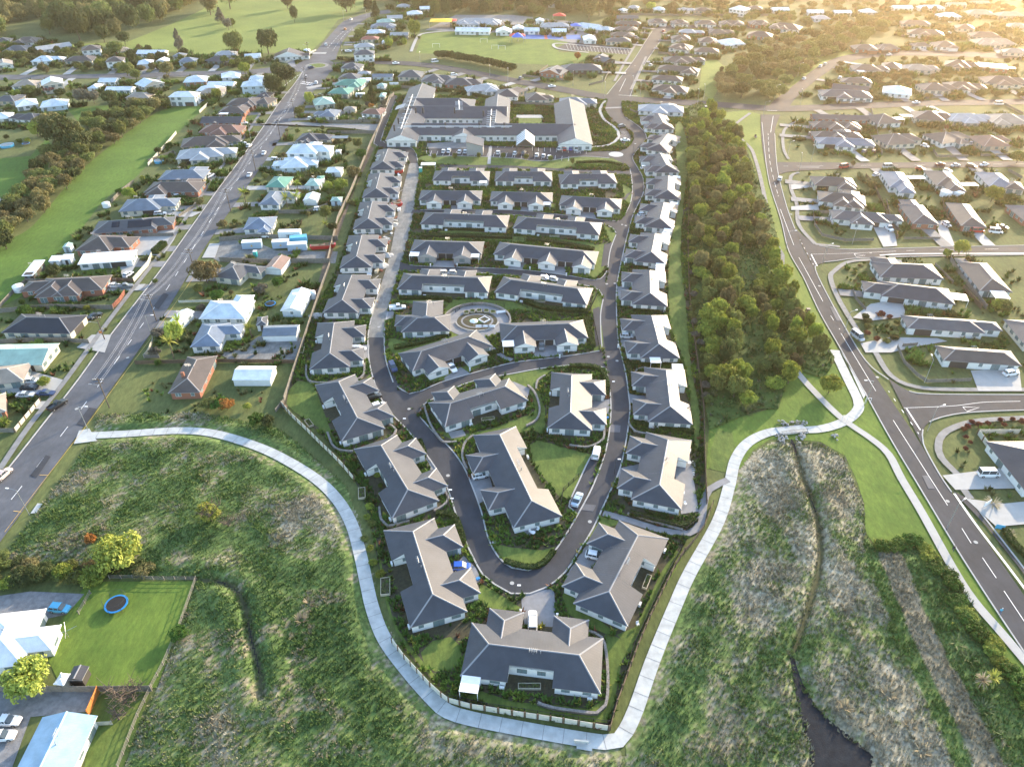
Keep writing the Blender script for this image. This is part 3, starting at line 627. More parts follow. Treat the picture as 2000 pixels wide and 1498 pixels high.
# ---------------------------------------------------------------- care home
def U(px, py, o, ang, z=0):
    p = at(px, py, z)-o; return p.x*math.cos(ang)+p.y*math.sin(ang), -p.x*math.sin(ang)+p.y*math.cos(ang)
o_ = at(752, 274, 3.2); e_ = at(1160, 276, 3.2)
def care():
    ang = math.atan2((e_-o_).y, (e_-o_).x); q = lambda x, y, z=3.2: U(x, y, o_, ang, z)
    R_ = []
    def rr(x0, y0, x1, y1, D, ax, h0, h1):   # near-left and near-right eave pixels + depth
        a = q(x0, y0); b = q(x1, y1); v = (a[1]+b[1])/2; R_.append((a[0], b[0], v, v+D, ax, h0, h1))
    rr(752, 276, 815, 276, 92, 'v', 0, 0)          # long left wing
    rr(800, 265, 1125, 265, 17, 'u', 0, 0)         # front bar
    rr(800, 232, 990, 232, 19, 'u', 0, 0)          # middle bar
    rr(810, 213, 926, 213, 17, 'u', 0, 1)          # back bar
    rr(940, 250, 994, 250, 50, 'v', 0, 0)
    rr(1090, 283, 1158, 283, 66, 'v', 0, 0)        # right wing
    rr(883, 268, 925, 268, 10, 'v', 0, 0)          # central gable
    rr(1007, 262, 1040, 262, 12, 'v', 0, 0)
    def ex(root, L):
        # portico with striped canopy
        a = q(1008, 285, 4.5); V, Fc, UV, MI = [], [], [], []
        roofpiece(V, Fc, UV, MI, a[0], a[0]+8.6, a[1], a[1]+14, 4.4, .75, 'v', 0, 0)
        pr = meshobj('portico', V, Fc, ['roof_lightgrey', 'cap_dark', 'wall_dark', 'white_paint'], root, mi=MI, uv=UV)
        V, Fc = [], []
        for x in (a[0]+.4, a[0]+8.2):
            for y in (a[1]+.4, a[1]+7, a[1]+13.5): box(V, Fc, x-.22, x+.22, y-.22, y+.22, 0, 4.3)
        meshobj('portico_post', V, Fc, 'metal_dark', root)
        V, Fc = [], []
        for k in range(5):
            y = a[1]+1+2.6*k
            for s in (0, 1):
                u0, u1 = (a[0]+.3, a[0]+4.1) if s == 0 else (a[0]+4.5, a[0]+8.3); f_ = lambda u: 4.47+(4.3-abs(u-a[0]-4.3))*.75
                i = len(V); V += [(u0, y, f_(u0)), (u1, y, f_(u1)), (u1, y+1.1, f_(u1)), (u0, y+1.1, f_(u0))]; Fc.append((i, i+1, i+2, i+3))
        meshobj('skylight', V, Fc, 'white_paint', pr)
        # chimney-like mono tower
        b = q(911, 282, 5.5); V, Fc = [], []
        i = 0; x0, x1, y0, y1 = b[0], b[0]+7.5, b[1], b[1]+10
        V = [(x0, y0, 0), (x1, y0, 0), (x1, y1, 0), (x0, y1, 0), (x0, y0, 6.6), (x1, y0, 4.6), (x1, y1, 4.6), (x0, y1, 6.6)]
        Fc = [(0, 1, 5, 4), (1, 2, 6, 5), (2, 3, 7, 6), (3, 0, 4, 7)]; meshobj('tower', V, Fc, 'wall_grey', root)
        V = [(x0-.3, y0-.3, 6.7), (x1+.3, y0-.3, 4.62), (x1+.3, y1+.3, 4.62), (x0-.3, y1+.3, 6.7)]; V += [(a_, b_, c_-.2) for a_, b_, c_ in V]
        meshobj('tower_roof', V, [(0, 1, 2, 3), (0, 4, 5, 1), (1, 5, 6, 2), (2, 6, 7, 3), (3, 7, 4, 0)], 'roof_vil', root)
        # roof plant: white service rails and ducts along the ridges
        for (x0_, y0_, x1_, y1_, z) in ((806, 185, 783, 252, 8.4), (960, 214, 957, 248, 8.0), (783, 247, 1000, 247, 7.2), (896, 196, 897, 214, 6.9)):
            A = q(x0_, y0_, z); B = q(x1_, y1_, z); V, Fc = [], []
            bar(V, Fc, (A[0], A[1], z), (B[0], B[1], z), .16, 4); n = 8
            for k in range(n):
                t = (k+.5)/n; bar(V, Fc, (A[0]+(B[0]-A[0])*t-2, A[1]+(B[1]-A[1])*t, z-.5), (A[0]+(B[0]-A[0])*t+2, A[1]+(B[1]-A[1])*t, z-.5), .09, 4)
            meshobj('roof_rail', V, Fc, 'white_paint', root)
        for x, y in ((770, 250), (778, 236), (793, 216), (800, 205), (812, 216), (826, 216), (870, 246), (936, 246), (944, 222), (960, 232), (888, 216), (985, 246)):
            p = q(x, y, 7.0); V, Fc = [], []; bar(V, Fc, (p[0], p[1], 5.5), (p[0], p[1], 8.2), .4, 8); bar(V, Fc, (p[0], p[1], 8.2), (p[0], p[1], 8.5), .55, 8); meshobj('roof_vent', V, Fc, 'metal_dark', root)
        V, Fc = [], []; a = q(771, 216, 4.6)
        i = 0; V = [(a[0], a[1], 4.75), (a[0]+5, a[1], 6.3), (a[0]+5, a[1]+7, 6.3), (a[0], a[1]+7, 4.75)]; meshobj('skylight', V, [(0, 1, 2, 3)], 'roof_lightgrey', root)
    house('care_home', 'sprawling grey-roofed care home with long wings around courtyards above the car park', 'care home', o_, e_, R_, 'vil', 'white', .36, 3.2, extra=ex, inset=.6)
care()
# ================================================================ SUBURB HOUSES
def sub(phrase, text, group=None, start=0):
    rows = [l.strip() for l in text.strip().splitlines() if l.strip()]
    for k, l in enumerate(rows):
        nums, _, own = l.partition('|'); t = nums.split()
        x1, y1, x2, y2 = map(float, t[:4]); Dt = t[4]; rc = t[5]; wc = t[6]; fl = t[7] if len(t) > 7 else 'h'
        ze = 5.0 if '2' in fl else 2.2 if 's' in fl else EAVE
        p1, p2 = at(x1, y1, ze), at(x2, y2, ze); L = (p2-p1).length; d = (p2-p1).normalized(); nn = Vector((-d.y, d.x, 0))
        if ',' in Dt: a, b = map(float, Dt.split(',')); D = max(4.0, (at(a, b, ze)-p1).dot(nn))
        else: D = float(Dt)
        small = 's' in fl
        ax = 'v' if ('G' in fl or (D > L*1.05 and 'u' not in fl)) else 'u'
        hip = 0 if ('g' in fl or 'G' in fl) else 1
        R_ = [(0, L, 0, D, ax, hip, hip)]; doors = []; tp = .40 if hip else .34
        if ax == 'u':
            Wd = min(L*.42, 8.5); dep = 3.0
            if 'a' in fl: R_.append((L*.06, L*.06+Wd, -dep, D*.5, 'v', hip, 0))
            if 'b' in fl: R_.append((L*.94-Wd, L*.94, -dep, D*.5, 'v', hip, 0))
            if 'm' in fl: R_.append((L*.3, L*.3+Wd, -dep, D*.5, 'v', hip, 0))
            if 'c' in fl: R_.append((L*.5, L*.5+Wd, D*.5, D+3.5, 'v', 0, hip))
            if 'd' in fl: R_.append((L*.04, L*.04+Wd, D*.5, D+3.5, 'v', 0, hip))
            if 'r' in fl: R_.append((L*.6, L+5.5, D*.25, D*.92, 'u', 0, hip))
            if 'l' in fl: R_.append((-5.0, L*.4, D*.15, D*.85, 'u', hip, 0))
        else:
            if 'r' in fl: R_.append((L*.5, L+4, D*.2, D*.2+min(8, D*.45), 'u', 0, hip))
            if 'l' in fl: R_.append((-4, L*.5, D*.25, D*.25+min(8, D*.45), 'u', hip, 0))
            if 'k' in fl: R_.append((L*.5, L+4.5, D*.5, D*.5+min(8, D*.45), 'u', 0, hip))
        gm = 'garage_dark' if wc in ('white', 'cream', 'brick', 'tan') and 'W' not in fl else 'garage_light'
        if 'D' in fl: doors.append((L*.72, .45, 'n', min(4.8, L*.4), 2.05, gm))
        if 'E' in fl: doors.append((L*.22, .45 if 'a' not in fl else -2.6, 'n', min(4.8, L*.35), 2.05, gm))
        if 'Q' in fl: doors.append((L-.45, D*.5, 'r', 4.8, 2.05, gm))
        if 'P' in fl: doors.append((.45, D*.5, 'l', 4.8, 2.05, gm))
        if small and not doors: doors.append((L*.5, .25, 'n', .9, 1.9, 'door_dark'))
        cat = 'shed' if small else 'house'
        nm = 'shed' if small else ('brick_house' if wc == 'brick' else 'house')
        wn = {'brick': 'brick ', 'white': 'white ', 'cream': 'cream ', 'dark': 'dark ', 'grey': 'grey ', 'tan': 'tan ', 'pale': 'pale ', 'beige': 'beige '}[wc]
        lab = own.strip() or f"{ROOFN[rc]}-roofed {wn}{cat}, {ORD[(k+start) % 24]} {phrase}"
        far = at(x1, y1).y > 430
        def ex(root, LL):
            if 'S' in fl: panels(root, LL*.55, LL*.92, D*.12, D*.42, tp, 0, ze); panels(root, LL*.3, LL*.42, D*.2, D*.42, tp, 0, ze)
            if 'w' in fl: awning(root, LL*.1, LL*.1+4.5, -2.8, .2)
            if 'W' in fl: awning(root, LL*.62, LL*.62+5, -2.8, .2)
            if 'z' in fl: awning(root, LL-.3, LL+4.5, D*.3, D*.3+4.5)
            if not small and not far and rnd.random() < .7: aerial(root, LL*rnd.uniform(.3, .6), D*.5+.4, ze+min(D, L)*.5*tp-.4)
            if 'y' in fl:
                V, Fc = [], []; box(V, Fc, LL*.3-.4, LL*.3+.4, D*.35-.3, D*.35+.3, ze, ze+2.4); meshobj('chimney', V, Fc, 'wall_brick', root)
        house(nm, lab, cat, p1, p2, R_, rc, wc, tp, ze, group, doors=doors, inset=.2 if small else .45, fr='frame_white' if wc in ('brick', 'pale') else 'frame', extra=ex, flat='F' in fl, wins=not small)
LS = 'up the left side of the long straight road'
sub(LS, '''
-52 820 12 803 9 tan brick aQ | tan-roofed brick house at the left edge of the photo above the white block wall
-50 757 46 744 9 tan cream h | tan-roofed house at the left edge behind three parked dark cars
-50 716 82 713 11 palegreen cream gD | pale green gable-roofed cream house on the left roadside
2 650 137 652 166,615 black cream hQ | large black hip-roofed cream house with a dark car on its drive
66 573 200 566 10 brown brick alm | brown-roofed red brick house behind the red-brown front fence
146 490 215 491 13 brown brick rk | brown-roofed brick house beside a clipped bright green hedge
178 457 305 447 11 grey brick rS | grey-roofed brick house with black solar panels on its roof
231 414 312 410 12 bluegrey cream crD | blue-grey-roofed cream house with three white cars outside
281 376 387 375 11 brown brick ca | wide brown-roofed brick house just above the one with three white cars
308 352 398 350 11 bluegrey tan cD | blue-grey roofed house with a peach-lit hip, above the wide brown roof
343 312 436 306 12 lightgrey cream rmE | light grey-roofed cream house with dark garage, sixth above the solar-panelled roof
352 288 446 281 12 brown tan rb
387 259 468 260 11 redbrown brick mD
390 241 470 241 10 dark brick g
425 221 478 221 10 brown brick cw
441 206 500 206 11 brown brick cb
495 202 524 204 11 brown tan h
500 189 526 190 8 dark dark h
''')
sub('', '''
42 539 64 538 10.5 white dark FG | long dark timber cabin with flat white roof in the back garden
94 511 116 510 3.6 white white sF | small white garden shed with pale roof beside the dark cabin
118 508 138 507 3.6 white white sF | second small white shed, between the dark cabin and the white modern house
151 517 259 509 7.5 white white FD | white modern house with flat white roof behind a timber fence
121 484 137 483 3.4 palegreen pale sg | pale green shed beside a bush at the paddock edge
324 633 350 636 8.5 white pale gG | small white gabled cottage behind the yellow palm trees
417 541 468 547 11 grey cream ck | grey-roofed cream house with white chimney beside the large dark round tree
516 525 549 527 9 rust white sgD | rusty-roofed old garage on the lawn below the gravel drive
388 623 479 623 11 pale pale c | pale blue-roofed pale house with tall chimney, above the blue-roofed one
371 678 430 676 12.5 blue white k | blue tile-roofed white house with timber deck on its right
328 768 391 766 17 brown brick y | brown-roofed brick house at the end of the gravel drive
453 742 528 742 6.5 white white sgE | white gable-roofed garage right of the brown-roofed brick house
511 657 579 655 6 bluegrey white sgE | long blue-grey-roofed white garage with dark door
547 607 589 608 13 pale pale G | pale blue gable-fronted hall facing the camera beside the boundary fence
500 636 521 634 5 grey white s | little grey-roofed outbuilding right of the pale blue-roofed house
474 449 532 447 11 blue white kb | blue-roofed white house beside the shipping containers
505 400 546 401 14 bluegrey white k | blue-grey-roofed white house beside the two palm trees
591 392 619 392 7 white white sgE | white-roofed garage with dark door near the left boundary fence
645 393 666 393 4 palegreen pale s | tiny pale hut beside the big round tree
517 366 557 367 12 green cream c | green-roofed cream house below the big pale blue houses
594 363 624 364 8 palegreen white c | white house with pale green porch roof, right of the green-roofed one
616 351 631 351 4 green white s | small green-roofed garden hut
547 329 601 327 13 pale pale rl | pale blue-roofed white house beside the blue pool
558 300 618 301 12 pale white 2cr | two-storey white-roofed house above the one with the blue pool
635 337 666 337 6 white white s | white gabled garage in the garden right of the pale blue-roofed house
654 297 665 297 3 white white s | tiny white shed beside the yellowish bush
577 276 621 277 11 dark cream mr | charcoal-roofed cream house just below the gravel drive entrance
622 228 655 229 12 bluegrey white l | blue-grey-roofed white house just above the gravel drive
670 215 694 215 5 tan beige s | beige shed beside the blue trampoline
704 222 743 225 8 redbrown white c | red-brown-roofed white house near the care home fence
615 207 655 203 13 palegreen cream b | pale green gable-roofed house beside the round yellow tree
639 183 681 185 10 green cream c | green-roofed cream house, middle one of three green roofs
652 167 706 169 11 green white cb | green-roofed white house, topmost of three green roofs
740 190 752 190 8 palegreen cream h | narrow pale green-roofed house behind the tall dark conifer
735 168 751 169 5 palegreen white s | small pale shed above the tall dark conifer
726 151 767 151 6 bluegrey pale g | long low blue-grey house above the tall dark conifer
701 158 723 158 5 white white sF | white flat-roofed carport beside the grey house
659 155 700 156 11 grey white h | grey-roofed white house above the green-roofed ones
697 145 723 145 5 lightgrey pale s | pale shed between two grey-roofed houses by the roundabout
664 134 703 135 11 grey white b | grey-roofed white house just below the roundabout
''')
MT = 'above the roundabout on the right of the road'
sub(MT, '''
690 108 731 107 10 grey white 2
692 94 732 92 9 lightgrey white h
704 78 738 78 8 red cream h
712 67 752 66 10 pale white h
723 55 774 54 11 bluegrey white b
735 45 772 44 9 palegreen cream h
756 37 787 36 9 lightgrey white g
''')
sub('', '''
745 83 764 83 6 white white s | white shed right of the red-roofed house
761 70 797 70 8 lightgrey grey g | long grey shed right of the pale blue-roofed house
795 29 826 28 10 white white h | white hip-roofed house left of the school, by the tall conifers
820 19 853 18 9 white beige g | white-roofed house at the top, left of the school
774 14 800 14 8 lightgrey white h | pale house beside the road at the very top
760 163 778 163 1 white white s | tiny white cabinet beside the boundary fence
534 113 592 111 12 brown white Gr | brown-roofed white house with white fence on the roundabout corner
591 100 603 100 5 white white s | small white garage next to the roundabout corner house
''')
sub('from the left beside the curving road above the care home', '''
776 151 823 152 13 grey beige h
821 160 868 161 14 grey white rb
868 166 922 167 12 dark brick rc
912 180 976 176 10 lightgrey white cb
966 189 1012 190 13 dark white c
1000 187 1032 176 9 brown tan h
1028 197 1070 196 13 brown cream cr
1092 205 1147 206 12 bluegrey cream mr
''')
WN = 'below the far left cross street'
sub('from the left, nearest row ' + WN, '''
-20 235 22 231 10 pale white h
28 234 70 236 10 dark white rl
''')
sub('from the left, second row ' + WN, '''
-15 198 28 199 9 grey tan c
31 210 75 204 12 pale white h
77 211 131 206 12 pale pale h
244 192 291 192 9 tan cream c
328 190 381 190 9 white white 2D
388 183 433 183 9 tan cream c
470 170 518 168 10 pale pale 2c
''')
sub('from the left, third row ' + WN, '''
21 170 70 168 11 tan white h
81 168 124 163 12 white beige 2g
170 173 190 173 9 pale white s
204 177 256 177 7 white white g
281 171 322 162 11 pale beige gG
382 178 430 178 9 white white h
403 168 455 168 8 white white g
''')
sub('from the left, directly below the far left cross street', '''
190 161 225 161 8 pale white g
357 162 403 160 12 pale brick h
432 153 471 150 11 white white b
485 157 512 156 9 pale white h
''')
WU = 'above the far left cross street'
sub('from the left, lower row ' + WU, '''
-10 130 26 126 12 tan white G
59 121 102 120 11 pale white r
125 121 180 119 10 brown cream c
205 122 240 120 10 brown white 2
267 127 298 125 10 pale white h
304 120 324 120 7 white white sgD
348 122 382 121 9 bluegrey pale h
400 119 442 122 10 dark dark h
478 115 510 113 10 pale white g
''')
sub('from the left, upper row ' + WU, '''
-12 84 20 82 11 dark dark h
5 100 52 99 11 grey white ac
25 83 72 82 11 brown white ab
75 100 142 90 10 lightgrey white g
158 100 196 97 11 brown white 2
235 102 260 98 10 tan white h
265 106 320 106 9 white white g
336 111 358 111 8 bluegrey white h
418 109 460 108 9 lightgrey white h
''')
# right-hand side
RS = 'right of the broad curved road'
sub('', '''
1925 862 2002 958 14 dark white h | dark-roofed house behind a pale panel fence at the right edge
1843 704 1996 715 1814,674 brown white E | brown-roofed white house with curved lawn fence, nearest the lower junction
1773 641 1925 651 1754,615 grey white rzE | grey-brown-roofed white house with a square white side awning
1721 578 1866 595 10.5 dark white lzE | dark brown-roofed white house with white awning at its right corner
1719 541 1844 546 11 dark white d | dark brown-roofed white house beside the planted gravel corner
1868 511 1914 568 10 brown white kz | brown-roofed white house below the middle side street, long white awning
1960 624 2002 674 10 grey cream h | grey-roofed house at the right edge below the long white awning
1626 428 1738 436 9 grey white mrD | grey-roofed white corner house with curved timber fence above the middle side street
1598 393 1692 403 11 brown white mbc | brown gabled white house, just above the corner house with the curved fence
1590 362 1675 366 10 brown cream bE | brown-roofed cream house just below the upper side street corner
1754 399 1783 437 9.5 dark brick kl | long dark-roofed brick house right of the corner house
1846 396 1877 441 9 brown brick k | brown-roofed brick house behind the red van
1963 401 2000 431 10 grey brick h | grey-roofed brick house at the right edge above the middle side street
1717 335 1737 366 10 bluegrey white rk | blue-grey-roofed white house with curved white awning, facing the upper side street
1803 334 1829 363 11 brown white rk | brown-roofed white house between two blue-grey roofs, below the upper side street
1903 337 1932 365 11 bluegrey white k | blue-grey-roofed white house below the upper side street, rightmost of three
1963 368 2003 372 9 brown beige h | brown-roofed house at the right edge below the upper side street
''')
sub('from the left in the row above the upper side street', '''
1597 281 1711 286 9 bluegrey white mE
1733 284 1792 280 14 brown cream rk
1840 281 1890 276 14 brown white rb
1922 287 1976 286 15 redbrown tan k
''')
sub('down from the cross road, right of the broad curved road', '''
1588 233 1697 236 8 dark brick g
1588 249 1685 251 9 brown brick mb
1590 269 1688 272 9 brown brick mc
''')
sub('from the left, just below the far cross road at right', '''
1715 243 1762 240 14 brown white z
1785 232 1847 237 13 brown cream rc
1856 238 1930 238 12 lightgrey beige mr
1937 240 2010 243 14 tan cream ra
''')
sub('from the left, just above the far cross road at right', '''
1603 188 1706 193 12 grey white mE
1723 181 1780 187 14 white white k
1803 177 1858 178 13 brown cream r
1848 172 1912 176 12 brown white rm
1925 163 1998 166 14 brown cream mr
''')
sub('down the slope inside the far curve of the road at right', '''
1667 138 1724 140 12 brown white rw
1645 161 1705 164 9 brown cream c
1625 174 1697 180 10 dark brick g
''')
sub('from the left inside the upper curve at far right', '''
1720 131 1760 135 11 brown cream h
1768 138 1824 139 12 tan beige r
1845 128 1897 133 13 brown cream mr
1912 132 1970 137 13 tan brick Fz
''')
FR = 'at far upper right, above the curve'
sub('from the left, lowest row ' + FR, '''
1668 97 1716 98 11 brown brick bD
1716 97 1760 96 11 brown brick aE
1785 91 1820 91 8 brown white h
1828 92 1873 93 13 brown white bD
1905 86 1988 88 13 tan cream ma
1960 103 2010 106 10 tan beige c
''')
sub('from the left, second row ' + FR, '''
1773 66 1845 71 13 brown white mc
1898 72 1958 74 12 brown beige c
1868 56 1905 58 12 brown beige h
1968 54 2012 56 12 tan cream c
''')
sub('from the left, third row ' + FR, '''
1762 48 1820 50 11 brown cream h
1838 34 1881 34 12 white white h
1890 28 1945 30 13 tan cream c
1950 32 2005 33 12 tan beige c
''')
sub('from the left, pale top row at right', '''
1510 21 1543 21 9 white white g
1577 25 1610 26 9 white white g
1590 38 1624 38 10 lightgrey white h
1630 26 1665 26 8 white white g
1684 25 1714 25 10 white beige h
1746 17 1785 17 9 white white g
1797 17 1848 17 9 white white h
1855 11 1890 11 9 tan white g
1900 8 1935 8 9 tan cream g
''')
sub('from left, row at the end of the upper street', '''
1268 45 1304 45 10 brown white ab
1312 47 1346 47 10 brown white ab
1360 48 1400 48 10 brown white b
1406 48 1455 49 10 brown white ab
1466 48 1505 48 10 brown brick ab
1500 54 1562 60 14 brown white ma
''')
sub('down the left side of the upper street', '''
1205 37 1248 37 9 grey brick g
1202 48 1253 49 9 brown brick h
1200 59 1246 60 9 brown tan b
1193 70 1240 71 9 brown brick b
1183 82 1233 83 9 grey cream c
''')
sub('down the right side of the upper street, left column', '''
1325 64 1361 66 9 lightgrey brick r
1311 78 1350 79 11 brown white mc
1305 94 1348 98 12 brown white mb
1298 121 1363 122 11 brown white mr
1283 136 1364 143 10 brown white b
1272 156 1333 160 9 brown white h
1272 176 1342 182 11 brown white m
''')
sub('down the second column right of the upper street', '''
1385 66 1423 66 10 brown tan r
1365 83 1403 84 12 brown white b
1356 102 1405 104 10 brown white h
''')
sub('', '''
1410 88 1457 87 13 white white ac | white-roofed house right of the upper street at the edge of the bush
1458 70 1507 74 12 brown brick h | brown-roofed brick house right of the white-roofed one at the edge of the bush
1246 217 1336 221 11 lightgrey white mc | light grey-roofed house just below the cross road, behind curved timber fence
1052 143 1095 148 13 grey brick GS | gable-fronted kindergarten wing with a big skylight panel
1098 138 1177 138 12 grey dark h | long grey-roofed kindergarten building on the corner
1157 116 1180 118 12 grey dark G | dark gabled hut, left of a pair beside the school car park
1181 122 1203 118 12 grey dark G | dark gabled hut, right of a pair beside the school car park
888 62 957 63 11 white white g | long white school building at the edge of the playing field
890 47 978 48 14 lightgrey white mab | large white school block with clerestory roofs behind the long white one
968 64 1000 64 12 white white gG | white gabled school classroom beside the playing field
1001 58 1025 58 10 white white gG | white school classroom with arched porch, left of the green-striped one
1023 62 1054 62 10 pale white g | white school classroom with a green lower wall
1055 54 1113 54 11 lightgrey white h | long pale-roofed school block behind the red-striped classroom
1078 63 1107 63 9 white white g | white school classroom with a red lower wall
1115 52 1176 60 12 pale white r | large pale hip-roofed school hall
1140 80 1166 80 14 white white gG | white gable-fronted school building with yellow sign at the car park
1046 42 1063 42 8 white white gG | small white school hut behind the classrooms
1008 14 1040 14 9 pale white g | pale house in the trees left of centre at the top
1070 10 1100 10 9 lightgrey white h | pale house in the trees at top centre
1205 20 1218 22 7 white white h | small white house above the upper street
1226 16 1247 17 8 lightgrey white h | pale house second from left above the upper street
1277 20 1300 20 9 pale white h | pale blue-roofed house above the upper street beside a yellow tree
1325 22 1348 22 9 lightgrey white r | light grey-roofed house above the upper street
1356 22 1390 23 10 brown tan h | brown-roofed house above the upper street
1423 18 1454 22 12 white white 2 | tall white house at the top, above the grey-roofed row
1461 18 1490 19 9 brown tan h | brown house right of the tall white house at the top
940 8 975 8 9 lightgrey white h | pale house at the very top above the school
''')
# bottom left
sub('', '''
-70 1312 44 1298 12 white white r | white-roofed house at the left edge with a yellow tree at its corner
83 1400 10 1545 9 sky white g | pale blue and white gable-roofed building at the bottom left corner
130 1328 160 1328 2.7 dark dark sgG | small dark garden shed with white-trimmed roof on the lawn
104 1336 124 1338 2.2 white cream s | small cream shed behind the yellow tree
0 397 15 392 8 lightgrey tan s | grey shed at the left edge in the bush belt
''')
def wing77():
    pass
# ================================================================ ROUGH GROUND, TUFTS, GARDEN PLANTING
def fastmesh(name, V, T, m, cols=None, kind=None, smooth=False):
    """V (n,3) array, T (m,k) index array (k=3 or 4)"""
    me = bpy.data.meshes.new(name); n, k = T.shape
    me.vertices.add(len(V)); me.vertices.foreach_set('co', np.asarray(V, np.float32).ravel())
    me.loops.add(n*k); me.loops.foreach_set('vertex_index', T.astype(np.int32).ravel())
    me.polygons.add(n); me.polygons.foreach_set('loop_start', np.arange(0, n*k, k, dtype=np.int32)); me.polygons.foreach_set('loop_total', np.full(n, k, np.int32))
    me.materials.append(M[m] if isinstance(m, str) else m)
    if smooth: me.polygons.foreach_set('use_smooth', np.ones(n, bool))
    me.update(calc_edges=True)
    if cols is not None:
        ca = me.color_attributes.new('Col', 'FLOAT_COLOR', 'POINT'); c4 = np.ones((len(V), 4), np.float32); c4[:, :3] = cols; ca.data.foreach_set('color', c4.ravel())
    o = bpy.data.objects.new(name, me); COL.objects.link(o)
    if kind: o['kind'] = kind
    return o
M['wild_ground'] = mat('wild_ground', (1, 1, 1), 1, var=.35, scale=1.2, attr='Col')
M['tuft'] = mat('tuft', (1, 1, 1), .9, var=.15, scale=.6, attr='Col', spec=.15)
def xy(s): return [(p.x, p.y) for p in pts(s)]
WLs = '190,808 380,806 540,832 600,880 680,950 720,1060 745,1190 800,1290 860,1375 960,1410 1180,1452 1214,1448 1232,1520 1232,1600 200,1600 262,1440 306,1345 386,1136 300,1128 172,1128 60,1108 0,1094 80,990 172,868 180,850'
WRs = '1216,1450 1240,1400 1325,1180 1405,1020 1432,925 1470,882 1505,862 1600,866 1650,894 1688,985 1690,1045 1712,1070 1800,1064 1860,1112 1930,1227 1985,1332 2090,1430 2090,1600 1216,1600'
BELTs = '1368,200 1395,215 1440,256 1470,320 1488,380 1500,400 1520,470 1530,540 1560,600 1590,640 1630,700 1610,740 1545,720 1520,800 1480,800 1385,840 1378,800 1368,720 1352,600 1346,500 1348,300 1344,210'
WL, WR, BELT, VILP = xy(WLs), xy(WRs), xy(BELTs), xy(VIL)
CRL = [tuple(p[:2]) for p in spline(pts('205,1128 300,1131 400,1134 440,1140 468,1160 482,1200 492,1250 505,1300 512,1360'))]
CRR = [tuple(p[:2]) for p in spline(pts('1546,858 1556,890 1570,940 1592,1000 1602,1060 1598,1120 1578,1190 1552,1270'))]
POND = xy('1540,1282 1552,1280 1566,1330 1592,1376 1622,1408 1672,1446 1706,1476 1700,1510 1640,1540 1585,1560 1580,1470 1560,1390 1549,1330')
PTH = [(p.x, p.y) for p in PATHP]
P2L = [(p.x, p.y) for p in spline(pts('1700,857 1735,888 1760,935 1800,1002 1860,1110 1900,1172'))]
def hfield(x, y, poly):
    n = len(poly); line = [tuple(p) for p in poly]+[tuple(poly[0])]
    e = seg_dist(x, y, line); e = np.clip(e/5, 0, 1)
    h = (.25+.85*fbm(x, y, 9, 4)**1.5)*e
    c = np.minimum(seg_dist(x, y, CRL), seg_dist(x, y, CRR)); h = h + .5*np.clip(1-abs(c-3)/3, 0, 1)*e
    h = h*np.clip((c-.3)/1.2, 0, 1)
    pd = seg_dist(x, y, POND+[POND[0]]); pin = inside(x, y, POND)
    h = np.where(pin, 0, h*np.clip(pd/2.2, 0, 1))
    return h*np.clip((seg_dist(x, y, PTH)-1.5)/2, 0, 1)
PAL = np.array([(.100, .165, .032), (.14, .20, .045), (.19, .21, .075), (.31, .28, .18), (.22, .20, .135), (.35, .32, .23), (.075, .130, .028), (.26, .22, .13)])*1.2
PAL = PAL*.86+PAL.mean(1, keepdims=True)*.14
M['mud'] = mat('mud', (.030, .034, .040), 1, col2=(.018, .020, .024), scale=.7, bump=.5, spec=.12)
GSTRIP = xy('1700,1090 1735,1180 1782,1290 1832,1390 1880,1500 1930,1600'); RSTRIP = xy('1738,1090 1772,1180 1822,1290 1876,1390 1925,1490 1990,1600'); BANK = xy('1760,1085 1830,1130 1880,1200 1930,1270 1990,1360 2080,1480')
def palfield(x, y, dry, seedoff=0):
    a = fbm(x+seedoff, y, 16, 5); b = fbm(x-71, y+33+seedoff, 5, 4); r = np.random.RandomState(5+seedoff).rand(len(x))
    v = a*.6+b*.4+(r-.5)*.22+dry
    idx = np.select([v < .38, v < .48, v < .545, v < .59, v < .645, v < .73], [6, 0, 1, 2, 4, 3], 5)
    idx = np.where((b > .66) & (r > .6), 7, idx)
    gl = seg_dist(x, y, GSTRIP); sx = seg_dist(x, y, RSTRIP); bk = seg_dist(x, y, BANK)
    idx = np.where((bk < 7.5) & (x > 40), np.where(r > .6, 0, 6), idx); idx = np.where(sx < 2.4, np.where(r > .5, 7, 4), idx); idx = np.where(gl < 1.5, np.where(r > .3, 0, 1), idx)
    return PAL[idx]*(.85+.3*r[:, None])
def wildground(name, poly, dry, step=.6):
    P = np.array(poly); x0, y0 = P.min(0); x1, y1 = P.max(0)
    nx = int((x1-x0)/step)+2; ny = int((y1-y0)/step)+2
    X, Y = np.meshgrid(x0+np.arange(nx)*step, y0+np.arange(ny)*step); x = X.ravel(); y = Y.ravel()
    ins = inside(x, y, poly) & ~inside(x, y, VILP)
    z = np.zeros(len(x)); z[ins] = hfield(x[ins], y[ins], poly); z = np.where(ins, z+.05, -.05)
    q = np.arange(nx*ny).reshape(ny, nx); T = np.stack([q[:-1, :-1], q[:-1, 1:], q[1:, 1:], q[1:, :-1]], -1).reshape(-1, 4)
    T = T[ins[T].all(1)]
    dz = dry(x, y) if callable(dry) else dry
    c = palfield(x, y, dz)*.8
    ch = np.minimum(seg_dist(x, y, CRL), seg_dist(x, y, CRR)) < .7; c[ch] = (.07, .075, .035)
    used = np.unique(T); mp = np.zeros(len(x), int); mp[used] = np.arange(len(used))
    return fastmesh(name, np.stack([x, y, z], 1)[used], mp[T], 'wild_ground', c[used], 'structure', smooth=True)
